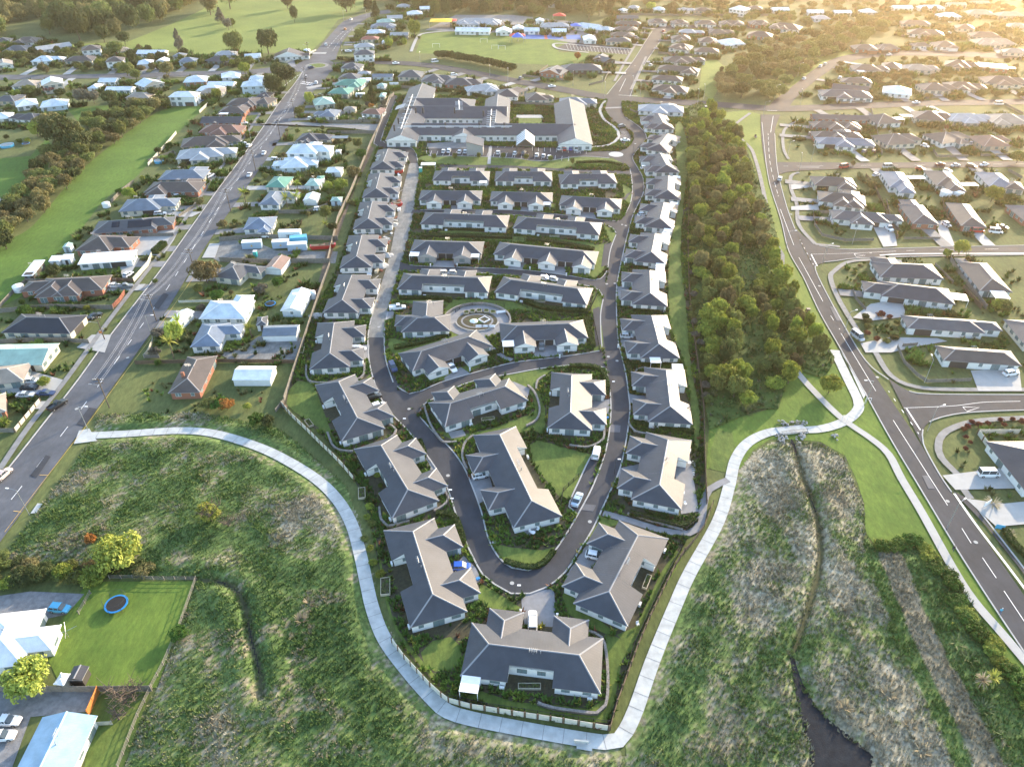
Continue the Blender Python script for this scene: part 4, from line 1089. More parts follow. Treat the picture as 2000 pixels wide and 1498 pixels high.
def blades(name, x, y, z, h, c, m='tuft', k=6, w=.10, lean=.6, seed=1, kind='stuff'):
    rs = np.random.RandomState(seed); n = len(x); X = np.repeat(x, k); Y = np.repeat(y, k); Z = np.repeat(z, k); Hh = np.repeat(h, k)*rs.uniform(.6, 1.15, n*k)
    a = rs.rand(n*k)*2*np.pi; ln = rs.uniform(.15, lean, n*k)*Hh; bx = X+np.cos(a)*.1; by = Y+np.sin(a)*.1
    ca, sa = -np.sin(a)*w*np.repeat(h, k)*1.4, np.cos(a)*w*np.repeat(h, k)*1.4
    V = np.stack([np.stack([bx+ca, by+sa, Z-.05], 1), np.stack([bx-ca, by-sa, Z-.05], 1), np.stack([X+np.cos(a)*ln*1.5, Y+np.sin(a)*ln*1.5, Z+Hh], 1)], 1).reshape(-1, 3)
    T = np.arange(n*k*3).reshape(-1, 3); C = np.repeat(np.repeat(c, k, 0), 3, 0)*rs.uniform(.8, 1.2, (n*k*3, 1))
    return fastmesh(name, V, T, m, C, kind)
def scatter(poly, dens, seed):
    P = np.array(poly); x0, y0 = P.min(0); x1, y1 = P.max(0); rs = np.random.RandomState(seed); n = int((x1-x0)*(y1-y0)*dens)
    x = rs.uniform(x0, x1, n); y = rs.uniform(y0, y1, n); k = inside(x, y, poly); return x[k], y[k]
DRYR = lambda x, y: np.where(x > 0, .045+.07*(np.abs(x-(y*-.20+84)) < 5), .0)
wildground('rough_ground', WL, lambda x, y: np.full(len(x), .005)); wildground('rough_ground', WR, DRYR)
def wildtufts(name, poly, dens, dry, seed, label):
    x, y = scatter(poly, dens, seed); k = ~inside(x, y, VILP) & (seg_dist(x, y, PTH) > 1.5) & ~(inside(x, y, POND) & (seg_dist(x, y, POND+[POND[0]]) > 1.1*vnoise(x, y, 1.5))) & (np.minimum(seg_dist(x, y, CRL), seg_dist(x, y, CRR)) > .25)
    x, y = x[k], y[k]; z = hfield(x, y, poly)+.05; c = palfield(x, y, dry(x, y), 0)
    near = np.clip((seg_dist(x, y, PTH)-1)/4, .25, 1)
    h = (.15+.75*fbm(x+9, y-5, 4, 3))*near
    o = blades(name, x, y, z, h, c, k=5, seed=seed); setp(o, label, 'grass'); return o
wildtufts('rough_grass', WL, 5.2, lambda x, y: np.full(len(x), .01), 11, 'rough green and straw coloured grass beside the left path')
wildtufts('marsh_grass', WR, 5.2, DRYR, 12, 'rough brown and green marsh grass right of the pale path')
sheet('water', [Vector((a, b, 0)) for a, b in POND], 'mud', .075)
for L_, i0, i1 in ((CRL, .45, .62), (CRL, .68, .95), (CRR, 0, .14), (CRR, .3, .42)):
    q = L_[int(len(L_)*i0):max(int(len(L_)*i1), 3)]; ribbon('water', [Vector((a+rnd.uniform(-.3, .3), b, 0)) for a, b in q], [rnd.uniform(.3, .9) for _ in q], 'mud', .078, smooth=False)
# belt floor
def belt_floor():
    x, y = scatter(BELT, .9, 21); c = PAL[np.random.RandomState(2).choice([0, 1, 2, 6, 4], len(x), p=[.35, .3, .1, .2, .05])]*.8
    o = blades('undergrowth', x, y, np.zeros(len(x))+.05, .4+.9*fbm(x, y, 8, 3), c, seed=21, w=.2); setp(o, 'dark green undergrowth among the belt of trees', 'undergrowth')
    zone('undergrowth_floor', mat('belt_floor', (.10, .15, .03), 1, col2=(.05, .08, .018), scale=.15, bump=.5), BELTs)
belt_floor()
# ---- village garden planting
LAWNS = [];
def in_houses(x, y, m=.3):
    r = np.zeros(len(x), bool)
    for (px, py, cu, su, u0, u1, v0, v1) in HOUSES:
        dx = x-px; dy = y-py; u = dx*cu+dy*su; v = -dx*su+dy*cu
        r |= (u > u0-m) & (u < u1+m) & (v > v0-m) & (v < v1+m)
    return r
def in_structs(x, y, names, m=0):
    r = np.zeros(len(x), bool)
    for o in COL.objects:
        if o.type == 'MESH' and o.name.split('.')[0] in names and o.parent is None:
            co = np.empty(len(o.data.vertices)*3, np.float32); o.data.vertices.foreach_get('co', co); co = co.reshape(-1, 3)
            if co[:, 0].min() > x.max() or co[:, 0].max() < x.min(): continue
            bb = (x > co[:, 0].min()) & (x < co[:, 0].max()) & (y > co[:, 1].min()) & (y < co[:, 1].max())
            ids = np.where(bb)[0]
            if not len(ids): continue
            rr = np.zeros(len(ids), bool); xx, yy = x[ids], y[ids]
            for p in o.data.polygons:
                q = [(co[i, 0], co[i, 1]) for i in p.vertices]
                qx = [a for a, b in q]; qy = [b for a, b in q]
                s = (xx > min(qx)) & (xx < max(qx)) & (yy > min(qy)) & (yy < max(qy))
                if s.any(): rr[s] |= inside(xx[s], yy[s], q)
            r[ids] |= rr
    return r
# ================================================================ DRIVEWAYS AND FORECOURTS (village and nearer streets)
ZC[0] = .12
for s in ('756,788 770,778 800,812 780,808', '745,742 762,762 755,775 735,768', '822,885 838,872 870,920 868,945 845,935 838,905', '880,1120 905,1085 930,1110 940,1135 915,1145 885,1145',
          '1021,1205 1018,1170 1035,1155 1082,1150 1086,1215 1078,1225 1025,1220', '1145,1065 1175,1075 1160,1105 1140,1130 1110,1140 1105,1125', '1210,915 1255,905 1255,935 1225,945 1205,935', '1228,770 1265,775 1265,790 1230,790',
          '1210,655 1245,650 1245,680 1214,680', '1205,560 1228,560 1228,590 1206,585', '1215,495 1240,495 1232,515 1212,512', '1240,420 1262,418 1262,432 1236,438', '920,930 955,925 965,965 935,985 918,955', '1150,785 1191,780 1190,812 1158,815',
          '868,738 900,718 925,735 900,748 870,756', '1045,675 1095,672 1100,695 1040,700', '845,510 890,510 893,522 845,524', '996,512 1030,512 1020,530 990,530', '1060,520 1105,522 1105,545 1050,540', '880,398 900,398 902,411 882,411', '1020,402 1040,402 1042,415 1015,413', '1130,413 1160,415 1165,430 1130,425',
          '1000,745 1035,760 1030,780 1000,775', '875,845 905,840 910,852 882,858', '1010,1020 1035,1018 1055,1035 1030,1048', '1312,890 1345,880 1365,1000 1330,1005',
          '755,610 770,605 768,625 755,625', '700,675 722,675 720,700 705,705', '825,700 840,720 835,735 820,720'):
    zone('driveway', 'driveway', s)
for s in ('150,680 180,655 218,655 205,690', '242,452 320,450 355,440 340,470 320,500 265,500 262,470', '325,415 395,415 375,425 320,425', '205,560 285,556 275,568 205,572',
          '0,735 60,725 130,745 110,765 60,770 0,770', '230,507 275,505 250,545 240,545', '410,477 430,477 420,505 395,505', '100,785 80,800 60,800 72,785',
          '1700,595 1760,585 1770,620 1700,628 1665,622', '1680,672 1740,660 1830,662 1850,668 1790,678 1740,690 1690,690', '1895,725 1990,722 1995,765 1910,765', '1705,445 1745,440 1752,482 1725,484', '1825,432 1845,432 1865,482 1842,482',
          '1840,930 1960,915 1998,955 1865,958', '1885,975 1960,985 2060,975 2060,1020 1945,1030', '1650,385 1690,385 1690,395 1650,395', '1545,405 1600,400 1600,412 1545,412', '1545,362 1600,355 1600,366 1545,372',
          '500,245 520,243 660,250 735,258 735,252 740,244 650,243 580,240', '620,222 640,232 620,240 605,238'):
    zone('driveway', 'concrete_old' if s[0] in '5r' else 'concrete', s)
zone('patio', 'driveway', '1160,690 1161,690 1162,691') if 0 else None
zone('courtyard', 'lawn', '1013,232 1057,232 1060,243 1012,243'); zone('courtyard', 'concrete', '1008,226 1058,226 1062,232 1009,232')
zone('courtyard', 'concrete_old', '836,282 900,276 925,282 925,292 836,292'); zone('courtyard', 'concrete_old', '820,232 990,232 990,246 815,246')
# terraced oval garden
ZC[0] = .24
oc = at(932, 628); 
def oval(a, b, n=48, c=oc): return [Vector((c.x+a*math.cos(2*math.pi*k/n), c.y+b*math.sin(2*math.pi*k/n), 0)) for k in range(n)]
sheet('courtyard', oval(9.8, 9.4), 'driveway', nz()); sheet('garden_bed', oval(6.2, 5.6), 'mulch', nz()); sheet('courtyard', oval(5.0, 4.2), 'driveway', nz()); sheet('garden_bed', oval(4.4, 3.6), 'mulch', nz()); sheet('lawn', oval(2.6, 1.6), 'lawn', nz())
M['stone'] = mat('stone', (.30, .28, .26), .9, col2=(.16, .15, .14), scale=2.5, bump=.8)
def wall_line(s, lab, w=.5, h=.6, m='stone', P=None, nm='stone_wall', z=.1, cat='wall', closed=False):
    P = P or spline(pts(s), 1.2); V, Fc = [], []; ribbon_vf(P, w, z, V, Fc, h=h); o = meshobj(nm, V, Fc, m); setp(o, lab, cat); return o
wall_line('', 'curved stone wall round the back of the oval terraced garden', P=[Vector((oc.x+10.2*math.cos(R(a)), oc.y+9.8*math.sin(R(a)), 0)) for a in range(-20, 201, 6)], h=.9)
wall_line('', 'low pale wall along the front of the oval terraced garden', P=[Vector((oc.x+6.6*math.cos(R(a)), oc.y+6*math.sin(R(a)), 0)) for a in range(190, 351, 8)], h=.5, m='concrete', w=.3)
wall_line('828,792 838,825 852,850 868,866 892,865', 'curved stone garden wall left of the top left villa inside the loop')
wall_line('912,918 903,895 908,868 925,852', 'short curved stone wall at the top left of the largest loop villa')
wall_line('1180,840 1178,860 1160,872 1140,876 1112,872', 'curved stone wall below the upright villa inside the loop')
wall_line('1031,755 1045,770 1054,800 1048,822 1028,834', 'curved stone wall between the two upper villas inside the loop')
wall_line('1047,762 1050,745 1065,735', 'short curved stone wall at the top left corner of the upright loop villa', h=.5)
wall_line('640,847 650,872 665,882 690,884', 'curved stone wall under the slanting villa with two parked cars')
wall_line('760,830 774,842 770,852 748,868', 'curved stone wall right of the slanting villa with two parked cars')
wall_line('741,993 745,1018 757,1030 800,1020', 'curved stone wall below the villa with the pale empty forecourt')
wall_line('862,950 876,975 866,990 848,1000', 'curved stone wall at the right corner of the villa with the empty forecourt')
wall_line('599,715 600,740 620,750 690,745 710,735 712,712', 'curved stone wall round the foot of the villa with the white wagon')
wall_line('1150,1235 1175,1248 1184,1280 1187,1340 1182,1380 1165,1395 1080,1385 1050,1375', 'stone wall curving round the right end of the bottom villa')
wall_line('1228,830 1240,845 1265,850', 'curved stone wall at the near left corner of the villa with stepping stones above')
wall_line('1225,1005 1333,1037', 'low stone block wall beside the curved side path', h=.5)
wall_line('1238,735 1245,722 1262,720', 'short stone wall at the top left of the third right column villa', h=.4)
# planter boxes
M['planter'] = mat('planter_timber', (.42, .38, .28), .85, var=.1, scale=2)
def planter(c, lab, L=2.4, W=1.1, rz=0):
    p = at(*c, .1); r = empty('planter_box', (p.x, p.y, .08), rz); setp(r, lab, 'planter'); V, Fc = [], []
    for a in ((-L/2, L/2, -W/2, -W/2+.12), (-L/2, L/2, W/2-.12, W/2), (-L/2, -L/2+.12, -W/2+.12, W/2-.12), (L/2-.12, L/2, -W/2+.12, W/2-.12)): box(V, Fc, *a, 0, .6)
    meshobj('box_side', V, Fc, 'planter', r); V, Fc = [], []; box(V, Fc, -L/2+.12, L/2-.12, -W/2+.12, W/2-.12, .3, .48); meshobj('soil', V, Fc, 'mulch', r)
    x = np.random.RandomState(int(c[0])).uniform(-L/2+.3, L/2-.3, 30); y = np.random.RandomState(int(c[1])).uniform(-W/2+.2, W/2-.2, 30)
    o = blades('plants', x, y, np.full(30, .45), np.full(30, .4), np.tile(PAL[1], (30, 1)), kind=None); o.parent = r
for i, (x, y) in enumerate(((911, 612), (923, 609.5), (936, 608.5), (950, 609), (963, 611))): planter((x, y), f'{ORD[i]} pale planter box from the left in the oval garden', 1.6, 1.6)
planter((753, 1147), 'long timber planter in the grass left of the villa with the blue car', 4.2, 1.9, R(98)); planter((707, 965), 'leafy planter on the strip beside the left boundary fence', 3.4, 1.6, R(100)); planter((1034, 1342), 'leafy raised planter on the bottom villa patio', 4.0, 1.1)
planter((1263, 1138), 'narrow raised planter right of the slanting villa with the white hatchback', 3.6, 1.0, R(65)); planter((953, 820), 'raised planter on the patio of the top left loop villa', 3.4, 1.0, R(10)); planter((590, 686), 'raised timber planter beside the boundary fence below the white garage', 3.2, 1.2, R(95)); planter((604, 828), 'small raised planter on the strip behind the upper left retaining wall', 3, 1.3, R(125))
planter((1054, 590), 'raised planter on the patio of the villa above the oval garden', 3.6, .8); planter((1083, 463), 'raised planter on the patio of the middle row villa', 3.6, .7)
# paving stones
V, Fc = [], []
for a, b, n in (((1356, 902), (1352, 928), 7), ((1349, 955), (1345, 985), 8)):
    for k in range(n):
        p = at(a[0]+(b[0]-a[0])*k/(n-1), a[1]+(b[1]-a[1])*k/(n-1)); box(V, Fc, p.x-.5, p.x+.5, p.y-.25, p.y+.25, .1, .21)
o = meshobj('stepping_stones', V, Fc, 'concrete_new'); o['kind'] = 'structure'
# planting
def planting():
    pl = VILP; x, y = scatter(pl, 3.4, 31); k = ~in_houses(x, y, .2)
    x, y = x[k], y[k]
    dsel = ~in_structs(x, y, ('lawn', 'road', 'driveway', 'path', 'car_park', 'site_ground', 'courtyard', 'kerb', 'traffic_island'))
    x, y = x[dsel], y[dsel]; f = fbm(x, y, 5, 3); r = np.random.RandomState(9).rand(len(x)); k = f+.3*r > .52; x, y, r, f = x[k], y[k], r[k], f[k]
    pal = np.array([(.08, .15, .03), (.11, .19, .035), (.17, .24, .04), (.06, .105, .025), (.30, .28, .05), (.20, .09, .05), (.40, .22, .06)])
    g2 = fbm(x+40, y, 7, 2); idx = np.select([g2 < .4, g2 < .55, g2 < .7], [3, 0, 1], 2); idx = np.where(r > .975, np.where(g2 > .47, 4, 5), idx)
    o = blades('garden_planting', x, y, np.full(len(x), .1), .35+.5*r, pal[idx], k=8, w=.22, lean=.9, seed=31); setp(o, 'low mixed shrubs and flowers in the villa garden beds', 'planting')
planting()
def lawntex():
    pass
# ---- driveways and greenery round the suburb houses
ROADC = [spline(pts(s), 6) for s in ('-50,1070 40,955 150,812 232,700 330,560 445,380 520,275 585,175', '-40,152 250,149 480,142 585,134', '645,128 760,123 900,139 1100,176 1300,199 1510,213 1700,207 2060,199', '1212,186 1240,140 1270,85 1290,60 1330,54 1560,55', '1505,240 1505,320 1530,410 1560,480 1610,570 1690,720 1790,900 1880,1040', '1520,205 1580,155 1640,118 1700,109 1800,105 2060,114', '1530,327 1700,324 2060,321', '1575,490 1650,499 2060,489', '1760,790 1830,792 2060,787', '650,105 690,45 760,22')]
def yards():
    allp = np.array([tuple(p)[:2] for L_ in ROADC for p in L_]); seen = {}
    for (px, py, cu, su, u0, u1, v0, v1) in HOUSES:
        if (px, py) in seen: continue
        seen[(px, py)] = 1; cx, cy = px+cu*u1/2-su*v1/2, py+su*u1/2+cu*v1/2
        if inside(np.array([cx]), np.array([cy]), VILP)[0] or cy < 190 or cy > 640: continue
        d = np.hypot(allp[:, 0]-cx, allp[:, 1]-cy); k = d.argmin()
        if d[k] > 36: continue
        a = Vector((cx, cy, 0)); b = Vector((*allp[k], 0)); b = a+(b-a)*((d[k]-4.5)/d[k]); V, Fc = [], []; ribbon_vf([a, a+(b-a)*.7, b], [5.5, 4.2, 4.5], nz(), V, Fc)
        struct('driveway', V, Fc, rnd.choice(['concrete', 'concrete_old', 'driveway', 'concrete_old']))
ZC[0] = .05
yards()
def greenery():
    X, Y = [], []
    for (px, py, cu, su, u0, u1, v0, v1) in HOUSES:
        cx, cy = px+cu*(u0+u1)/2, py+su*(u0+u1)/2
        if cy < 115 or inside(np.array([cx]), np.array([cy]), VILP)[0]: continue
        rs = np.random.RandomState(int(abs(px)*7+py)); n = 170 if cy < 420 else 130
        ang = rs.choice(3, n); cl_ = rs.uniform(-1, 1, (4, 2))
        t = rs.rand(n); side = rs.randint(0, 4, n); o_ = rs.uniform(1.0, 7.5, n)+rs.rand(n)*2
        u = np.where(side == 0, u0-o_, np.where(side == 1, u1+o_, u0+(u1-u0)*t)); v = np.where(side == 2, v0-o_, np.where(side == 3, v1+o_, v0+(v1-v0)*t))
        X.append(px+u*cu-v*su); Y.append(py+u*su+v*cu)
    x = np.concatenate(X); y = np.concatenate(Y); k = (fbm(x, y, 5, 3) > .50) & ~in_houses(x, y, .5) & ~inside(x, y, VILP); x, y = x[k], y[k]
    k = ~in_structs(x, y, ('road', 'driveway', 'path', 'kerb', 'paddock', 'golf_course', 'verge')); x, y = x[k], y[k]
    pal = np.array([(.07, .12, .03), (.10, .16, .035), (.05, .085, .022), (.17, .17, .07), (.14, .21, .04), (.22, .10, .06)]); r = np.random.RandomState(4); f = fbm(x+50, y, 12, 2); idx = np.clip(((f-.25)*10).astype(int), 0, 4); idx = np.where(r.rand(len(x)) > .97, 5, idx)
    o = blades('garden_greenery', x, y, np.full(len(x), .05), (.6+1.6*fbm(x-9, y, 6, 2)*r.uniform(.5, 1.3, len(x)))*np.clip(.8+(y-200)/350, .8, 1.8), pal[idx], k=14, w=.20, lean=.85, seed=41); setp(o, 'mixed low garden plants and hedging round the suburban houses', 'garden plants')
greenery()
# ================================================================ TREES AND SHRUBS
def leafmat(name, col, col2, hv=.22, tr=.3):
    m = mat(name, col, .75, col2=col2, scale=.9, hv=hv, spec=.25); n = m.node_tree; L = n.links; b = n.nodes['Principled BSDF']; out = n.nodes['Material Output']
    t = n.nodes.new('ShaderNodeBsdfTranslucent'); s = b.inputs['Base Color'].links[0].from_socket; L.new(s, t.inputs[0])
    mx = n.nodes.new('ShaderNodeMixShader'); mx.inputs[0].default_value = tr; L.new(b.outputs[0], mx.inputs[1]); L.new(t.outputs[0], mx.inputs[2]); L.new(mx.outputs[0], out.inputs[0])
    M[name] = m
leafmat('leaf_bush', (.20, .235, .065), (.10, .125, .040)); leafmat('leaf_dark', (.09, .115, .038), (.046, .062, .022)); leafmat('leaf_lime', (.36, .40, .07), (.10, .16, .03)); leafmat('leaf_olive', (.25, .22, .09), (.125, .112, .05))
leafmat('leaf_yellow', (.42, .46, .10), (.26, .32, .06)); leafmat('leaf_red', (.22, .07, .045), (.10, .04, .025)); leafmat('leaf_pink', (.45, .20, .18), (.25, .12, .10)); leafmat('leaf_green', (.09, .17, .03), (.04, .09, .015)); leafmat('leaf_grey', (.20, .19, .15), (.10, .10, .08)); leafmat('leaf_orange', (.42, .17, .05), (.22, .10, .03))
leafmat('leaf_flax', (.16, .19, .09), (.06, .09, .03)); leafmat('leaf_straw', (.42, .36, .24), (.24, .20, .12), .15)
M['bark'] = mat('bark', (.13, .10, .075), .9, var=.3, scale=3)
def crown_mesh(seed, m, nclump=34, nleaf=46, leaf=.085, shape='dome', name='crown'):
    """unit crown: radius 1, height 0..1"""
    rs = np.random.RandomState(seed); C = []; Rr = []
    for i in range(nclump):
        for _ in range(30):
            p = rs.uniform(-1, 1, 3)
            if np.linalg.norm(p) < 1: break
        d = p/max(1e-6, np.linalg.norm(p)); q = d*rs.uniform(.45, .80)
        if shape == 'dome': z = .50+q[2]*.42; s = 1
        elif shape == 'cone': z = rs.uniform(.05, .92); s = (1-z)*1.05+.08; a = rs.rand()*6.28; q = np.array([np.cos(a), np.sin(a), 0])*rs.uniform(.3, .75)
        else: z = .52+q[2]*.42; s = 1
        C.append((q[0]*s, q[1]*s, z)); Rr.append(rs.uniform(.20, .40)*(s if shape == 'cone' else 1))
    C = np.array(C); Rr = np.array(Rr); n = nclump*nleaf
    ci = np.repeat(np.arange(nclump), nleaf); d = rs.normal(size=(n, 3)); d /= np.linalg.norm(d, axis=1)[:, None]; d[:, 2] = np.where(rs.rand(n) < .75, np.abs(d[:, 2]), d[:, 2])
    rr = Rr[ci]*rs.uniform(.75, 1.05, n); P = C[ci]+d*rr[:, None]*np.array([1, 1, .62])
    P[:, 2] = np.clip(P[:, 2], .02, 1.05)
    nrm = d+rs.normal(size=(n, 3))*.45; nrm /= np.linalg.norm(nrm, axis=1)[:, None]
    t = np.cross(nrm, rs.normal(size=(n, 3))); t /= np.linalg.norm(t, axis=1)[:, None]+1e-9; b = np.cross(nrm, t)
    L = (leaf*rs.uniform(.7, 1.5, n))[:, None]
    V = np.stack([P-t*L, P-b*L*.6, P+t*L, P+b*L*.6], 1).reshape(-1, 3)
    me_o = fastmesh(name, V, np.arange(n*4).reshape(-1, 4), m); me = me_o.data; bpy.data.objects.remove(me_o); return me
def trunk_mesh(seed, bare=False):
    rs = random.Random(seed); V, Fc = [], []; bar(V, Fc, (0, 0, 0), (rs.uniform(-.04, .04), .02, .45), .05, 6, .032)
    for k in range(5 if not bare else 12):
        a = rs.uniform(0, 6.28); z0 = rs.uniform(.22, .45) if not bare else rs.uniform(.15, .45); r = rs.uniform(.35, .65); e = (math.cos(a)*r, math.sin(a)*r, z0+rs.uniform(.2, .4)); bar(V, Fc, (0, 0, z0), e, .025, 5, .01)
        if bare:
            for j in range(6):
                t = rs.uniform(.3, 1); s = (e[0]*t, e[1]*t, z0+(e[2]-z0)*t); bar(V, Fc, s, (s[0]+rs.uniform(-.4, .4), s[1]+rs.uniform(-.4, .4), s[2]+rs.uniform(.05, .35)), .012, 4, .004)
    me = bpy.data.meshes.new('trunk'); me.from_pydata(V, [], Fc); me.materials.append(M['bark']); return me
_tc = {}
def crownp(kind, k):
    key = (kind, k)
    if key not in _tc:
        sh = {'conifer': 'cone', 'palecone': 'cone'}.get(kind, 'dome'); m = {'bush': 'leaf_bush', 'dark': 'leaf_dark', 'lime': 'leaf_lime', 'olive': 'leaf_olive', 'yellow': 'leaf_yellow', 'red': 'leaf_red', 'pink': 'leaf_pink', 'green': 'leaf_green', 'conifer': 'leaf_dark', 'palecone': 'leaf_grey', 'grey': 'leaf_grey', 'orange': 'leaf_orange'}[kind]
        big = kind in ('bush', 'dark', 'olive', 'yellow', 'lime'); _tc[key] = crown_mesh(hash(kind) % 1 + k*17+len(kind)*5, m, 44 if big else 34, 60 if big else 48, .062 if big else .075, sh)
    return _tc[key]
_tr = [trunk_mesh(k) for k in range(3)]; _bare = [trunk_mesh(40+k, True) for k in range(3)]
KN = dict(bush='bushy_tree', dark='evergreen_tree', lime='round_tree', olive='bushy_tree', yellow='willow_tree', red='red_leaved_tree', pink='blossom_tree', green='leafy_tree', conifer='conifer_tree', palecone='conifer_tree', grey='leafy_tree', orange='leafy_tree')
def tree(x, y, h, w, kind, label, group=None, shrub=False, world=False):
    p = Vector((x, y, 0)) if world else at(x, y)
    r = empty('shrub' if shrub else KN[kind], (p.x, p.y, .05), rnd.uniform(0, 6.28)); setp(r, label, 'shrub' if shrub else 'tree', group)
    k = rnd.randrange(3); base = 0 if shrub else h*(.02 if kind in ('conifer',) else .10)
    c = bpy.data.objects.new('crown' if not shrub else 'foliage', crownp(kind, k)); COL.objects.link(c); c.parent = r; c.location = (0, 0, base); c.scale = (w/2, w/2*rnd.uniform(.85, 1.1), h-base)
    t = bpy.data.objects.new('trunk' if not shrub else 'stem', _tr[k]); COL.objects.link(t); t.parent = r; t.scale = (min(w, h)*.55, min(w, h)*.55, h)
    return r
def bare_tree(x, y, h, w, label):
    p = at(x, y); r = empty('bare_tree', (p.x, p.y, .05), rnd.uniform(0, 6)); setp(r, label, 'tree')
    t = bpy.data.objects.new('trunk', _bare[rnd.randrange(3)]); COL.objects.link(t); t.parent = r; t.scale = (w*.7, w*.7, h); return r
def belt(polyw, spacing, kinds, hr, wr, seed, labels, group, maxn=999, lowz=.1):
    rs = random.Random(seed); P = np.array(polyw); x0, y0 = P.min(0); x1, y1 = P.max(0); out = []; tries = 0
    while tries < 12000 and len(out) < maxn:
        tries += 1; x = rs.uniform(x0, x1); y = rs.uniform(y0, y1)
        if not inside(np.array([x]), np.array([y]), polyw)[0]: continue
        if any((x-a)**2+(y-b)**2 < spacing**2 for a, b in out): continue
        if callable(lowz) and lowz(x, y): continue
        out.append((x, y)); k = rs.choices(list(kinds), list(kinds.values()))[0]
        hh = rs.uniform(*hr); q = hr[0]+(hr[1]-hr[0])*.5; py = 749-F*math.tan(TH-math.atan2(H, y)) if False else y
        zt = (y-y0)/(y1-y0); zx = (x-x0)/(x1-x0)
        zn = ('near', 'lower middle', 'upper middle', 'far')[min(3, int(zt*4))]
        tree(x, y, hh, rs.uniform(*wr), k, f"{'tall' if hh > q else 'low'} {labels[k]}, {zn} quarter", group, world=True)
    return out
gb = 'trees in the belt beside the creek'
BANDS = [('left upper band', 4.4, '1350,258 1372,238 1395,262 1412,320 1430,370 1436,440 1442,495 1425,508 1365,490 1352,440 1350,350'), ('left middle clump', 4.2, '1362,512 1428,508 1436,560 1430,600 1398,612 1366,580'),
  ('lower left clump', 4.0, '1378,625 1424,625 1438,660 1434,700 1448,740 1472,768 1456,796 1402,778 1388,740 1378,680'), ('right upper band', 4.6, '1385,218 1426,254 1444,280 1450,325 1468,375 1482,415 1490,452 1486,480 1460,488 1447,440 1434,370 1414,310 1397,250'),
  ('lower right clump', 4.3, '1488,486 1512,492 1530,548 1550,600 1580,652 1618,690 1612,702 1582,696 1560,716 1532,768 1502,758 1478,715 1502,688 1490,642 1458,630 1452,602 1480,572 1490,530')]
for bi, (bn, sp_, s_) in enumerate(BANDS):
    lm = 5.5 if bi > 1 else 3.5  # lime share also paints in the sunlit yellow-green sides and tops of crowns
    belt(xy(s_), sp_, dict(bush=3, lime=lm, olive=2.2, dark=.6), (3.2, 8.2), (3.6, 7.0), 40+bi, {k: f'{w} tree, {bn} of the creek belt' for k, w in dict(bush='mid green', lime='lime-topped', olive='brownish', dark='dark green').items()}, gb)
ribbon('stream', '1446,560 1440,575 1442,590 1448,602', .7, 'white_paint', .25)
ribbon('stream', '1460,520 1456,540 1450,552', .4, 'white_paint', .25)
UB = xy('1368,190 1400,192 1420,140 1470,108 1500,90 1560,80 1640,62 1700,46 1750,42 1752,50 1700,78 1660,94 1620,110 1570,145 1535,185 1505,200 1440,195')
belt(UB, 8.5, dict(bush=3, olive=3, dark=1), (5, 9), (9, 13), 5, dict(bush='mid green tree, hazy bush strip at upper right', olive='brownish tree, hazy bush strip at upper right', dark='dark tree, hazy bush strip at upper right'), 'trees in the upper right bush strip', 75)
LB = xy('-40,500 -20,420 30,396 70,330 100,300 150,262 190,232 225,222 262,212 318,195 322,212 262,256 210,292 160,340 125,385 75,440 10,498')
belt(LB, 5.6, dict(bush=3, olive=3, dark=2), (4.5, 8), (6.5, 9.5), 6, dict(bush='mid green tree, slanting shelter belt between paddocks', olive='brown-tinged tree, slanting shelter belt between paddocks', dark='dark tree, slanting shelter belt between paddocks'), 'trees in the shelter belt between the paddocks', 75)
tree(125, 290, 15, 19, 'dark', 'huge dark evergreen tree standing over the slanting shelter belt'); tree(160, 300, 11, 15, 'dark', 'large dark tree right of the huge evergreen in the shelter belt'); tree(100, 262, 11, 13, 'olive', 'large brownish tree just behind the huge evergreen'); tree(75, 268, 8, 9, 'yellow', 'bright yellow-green round tree left of the huge evergreen')
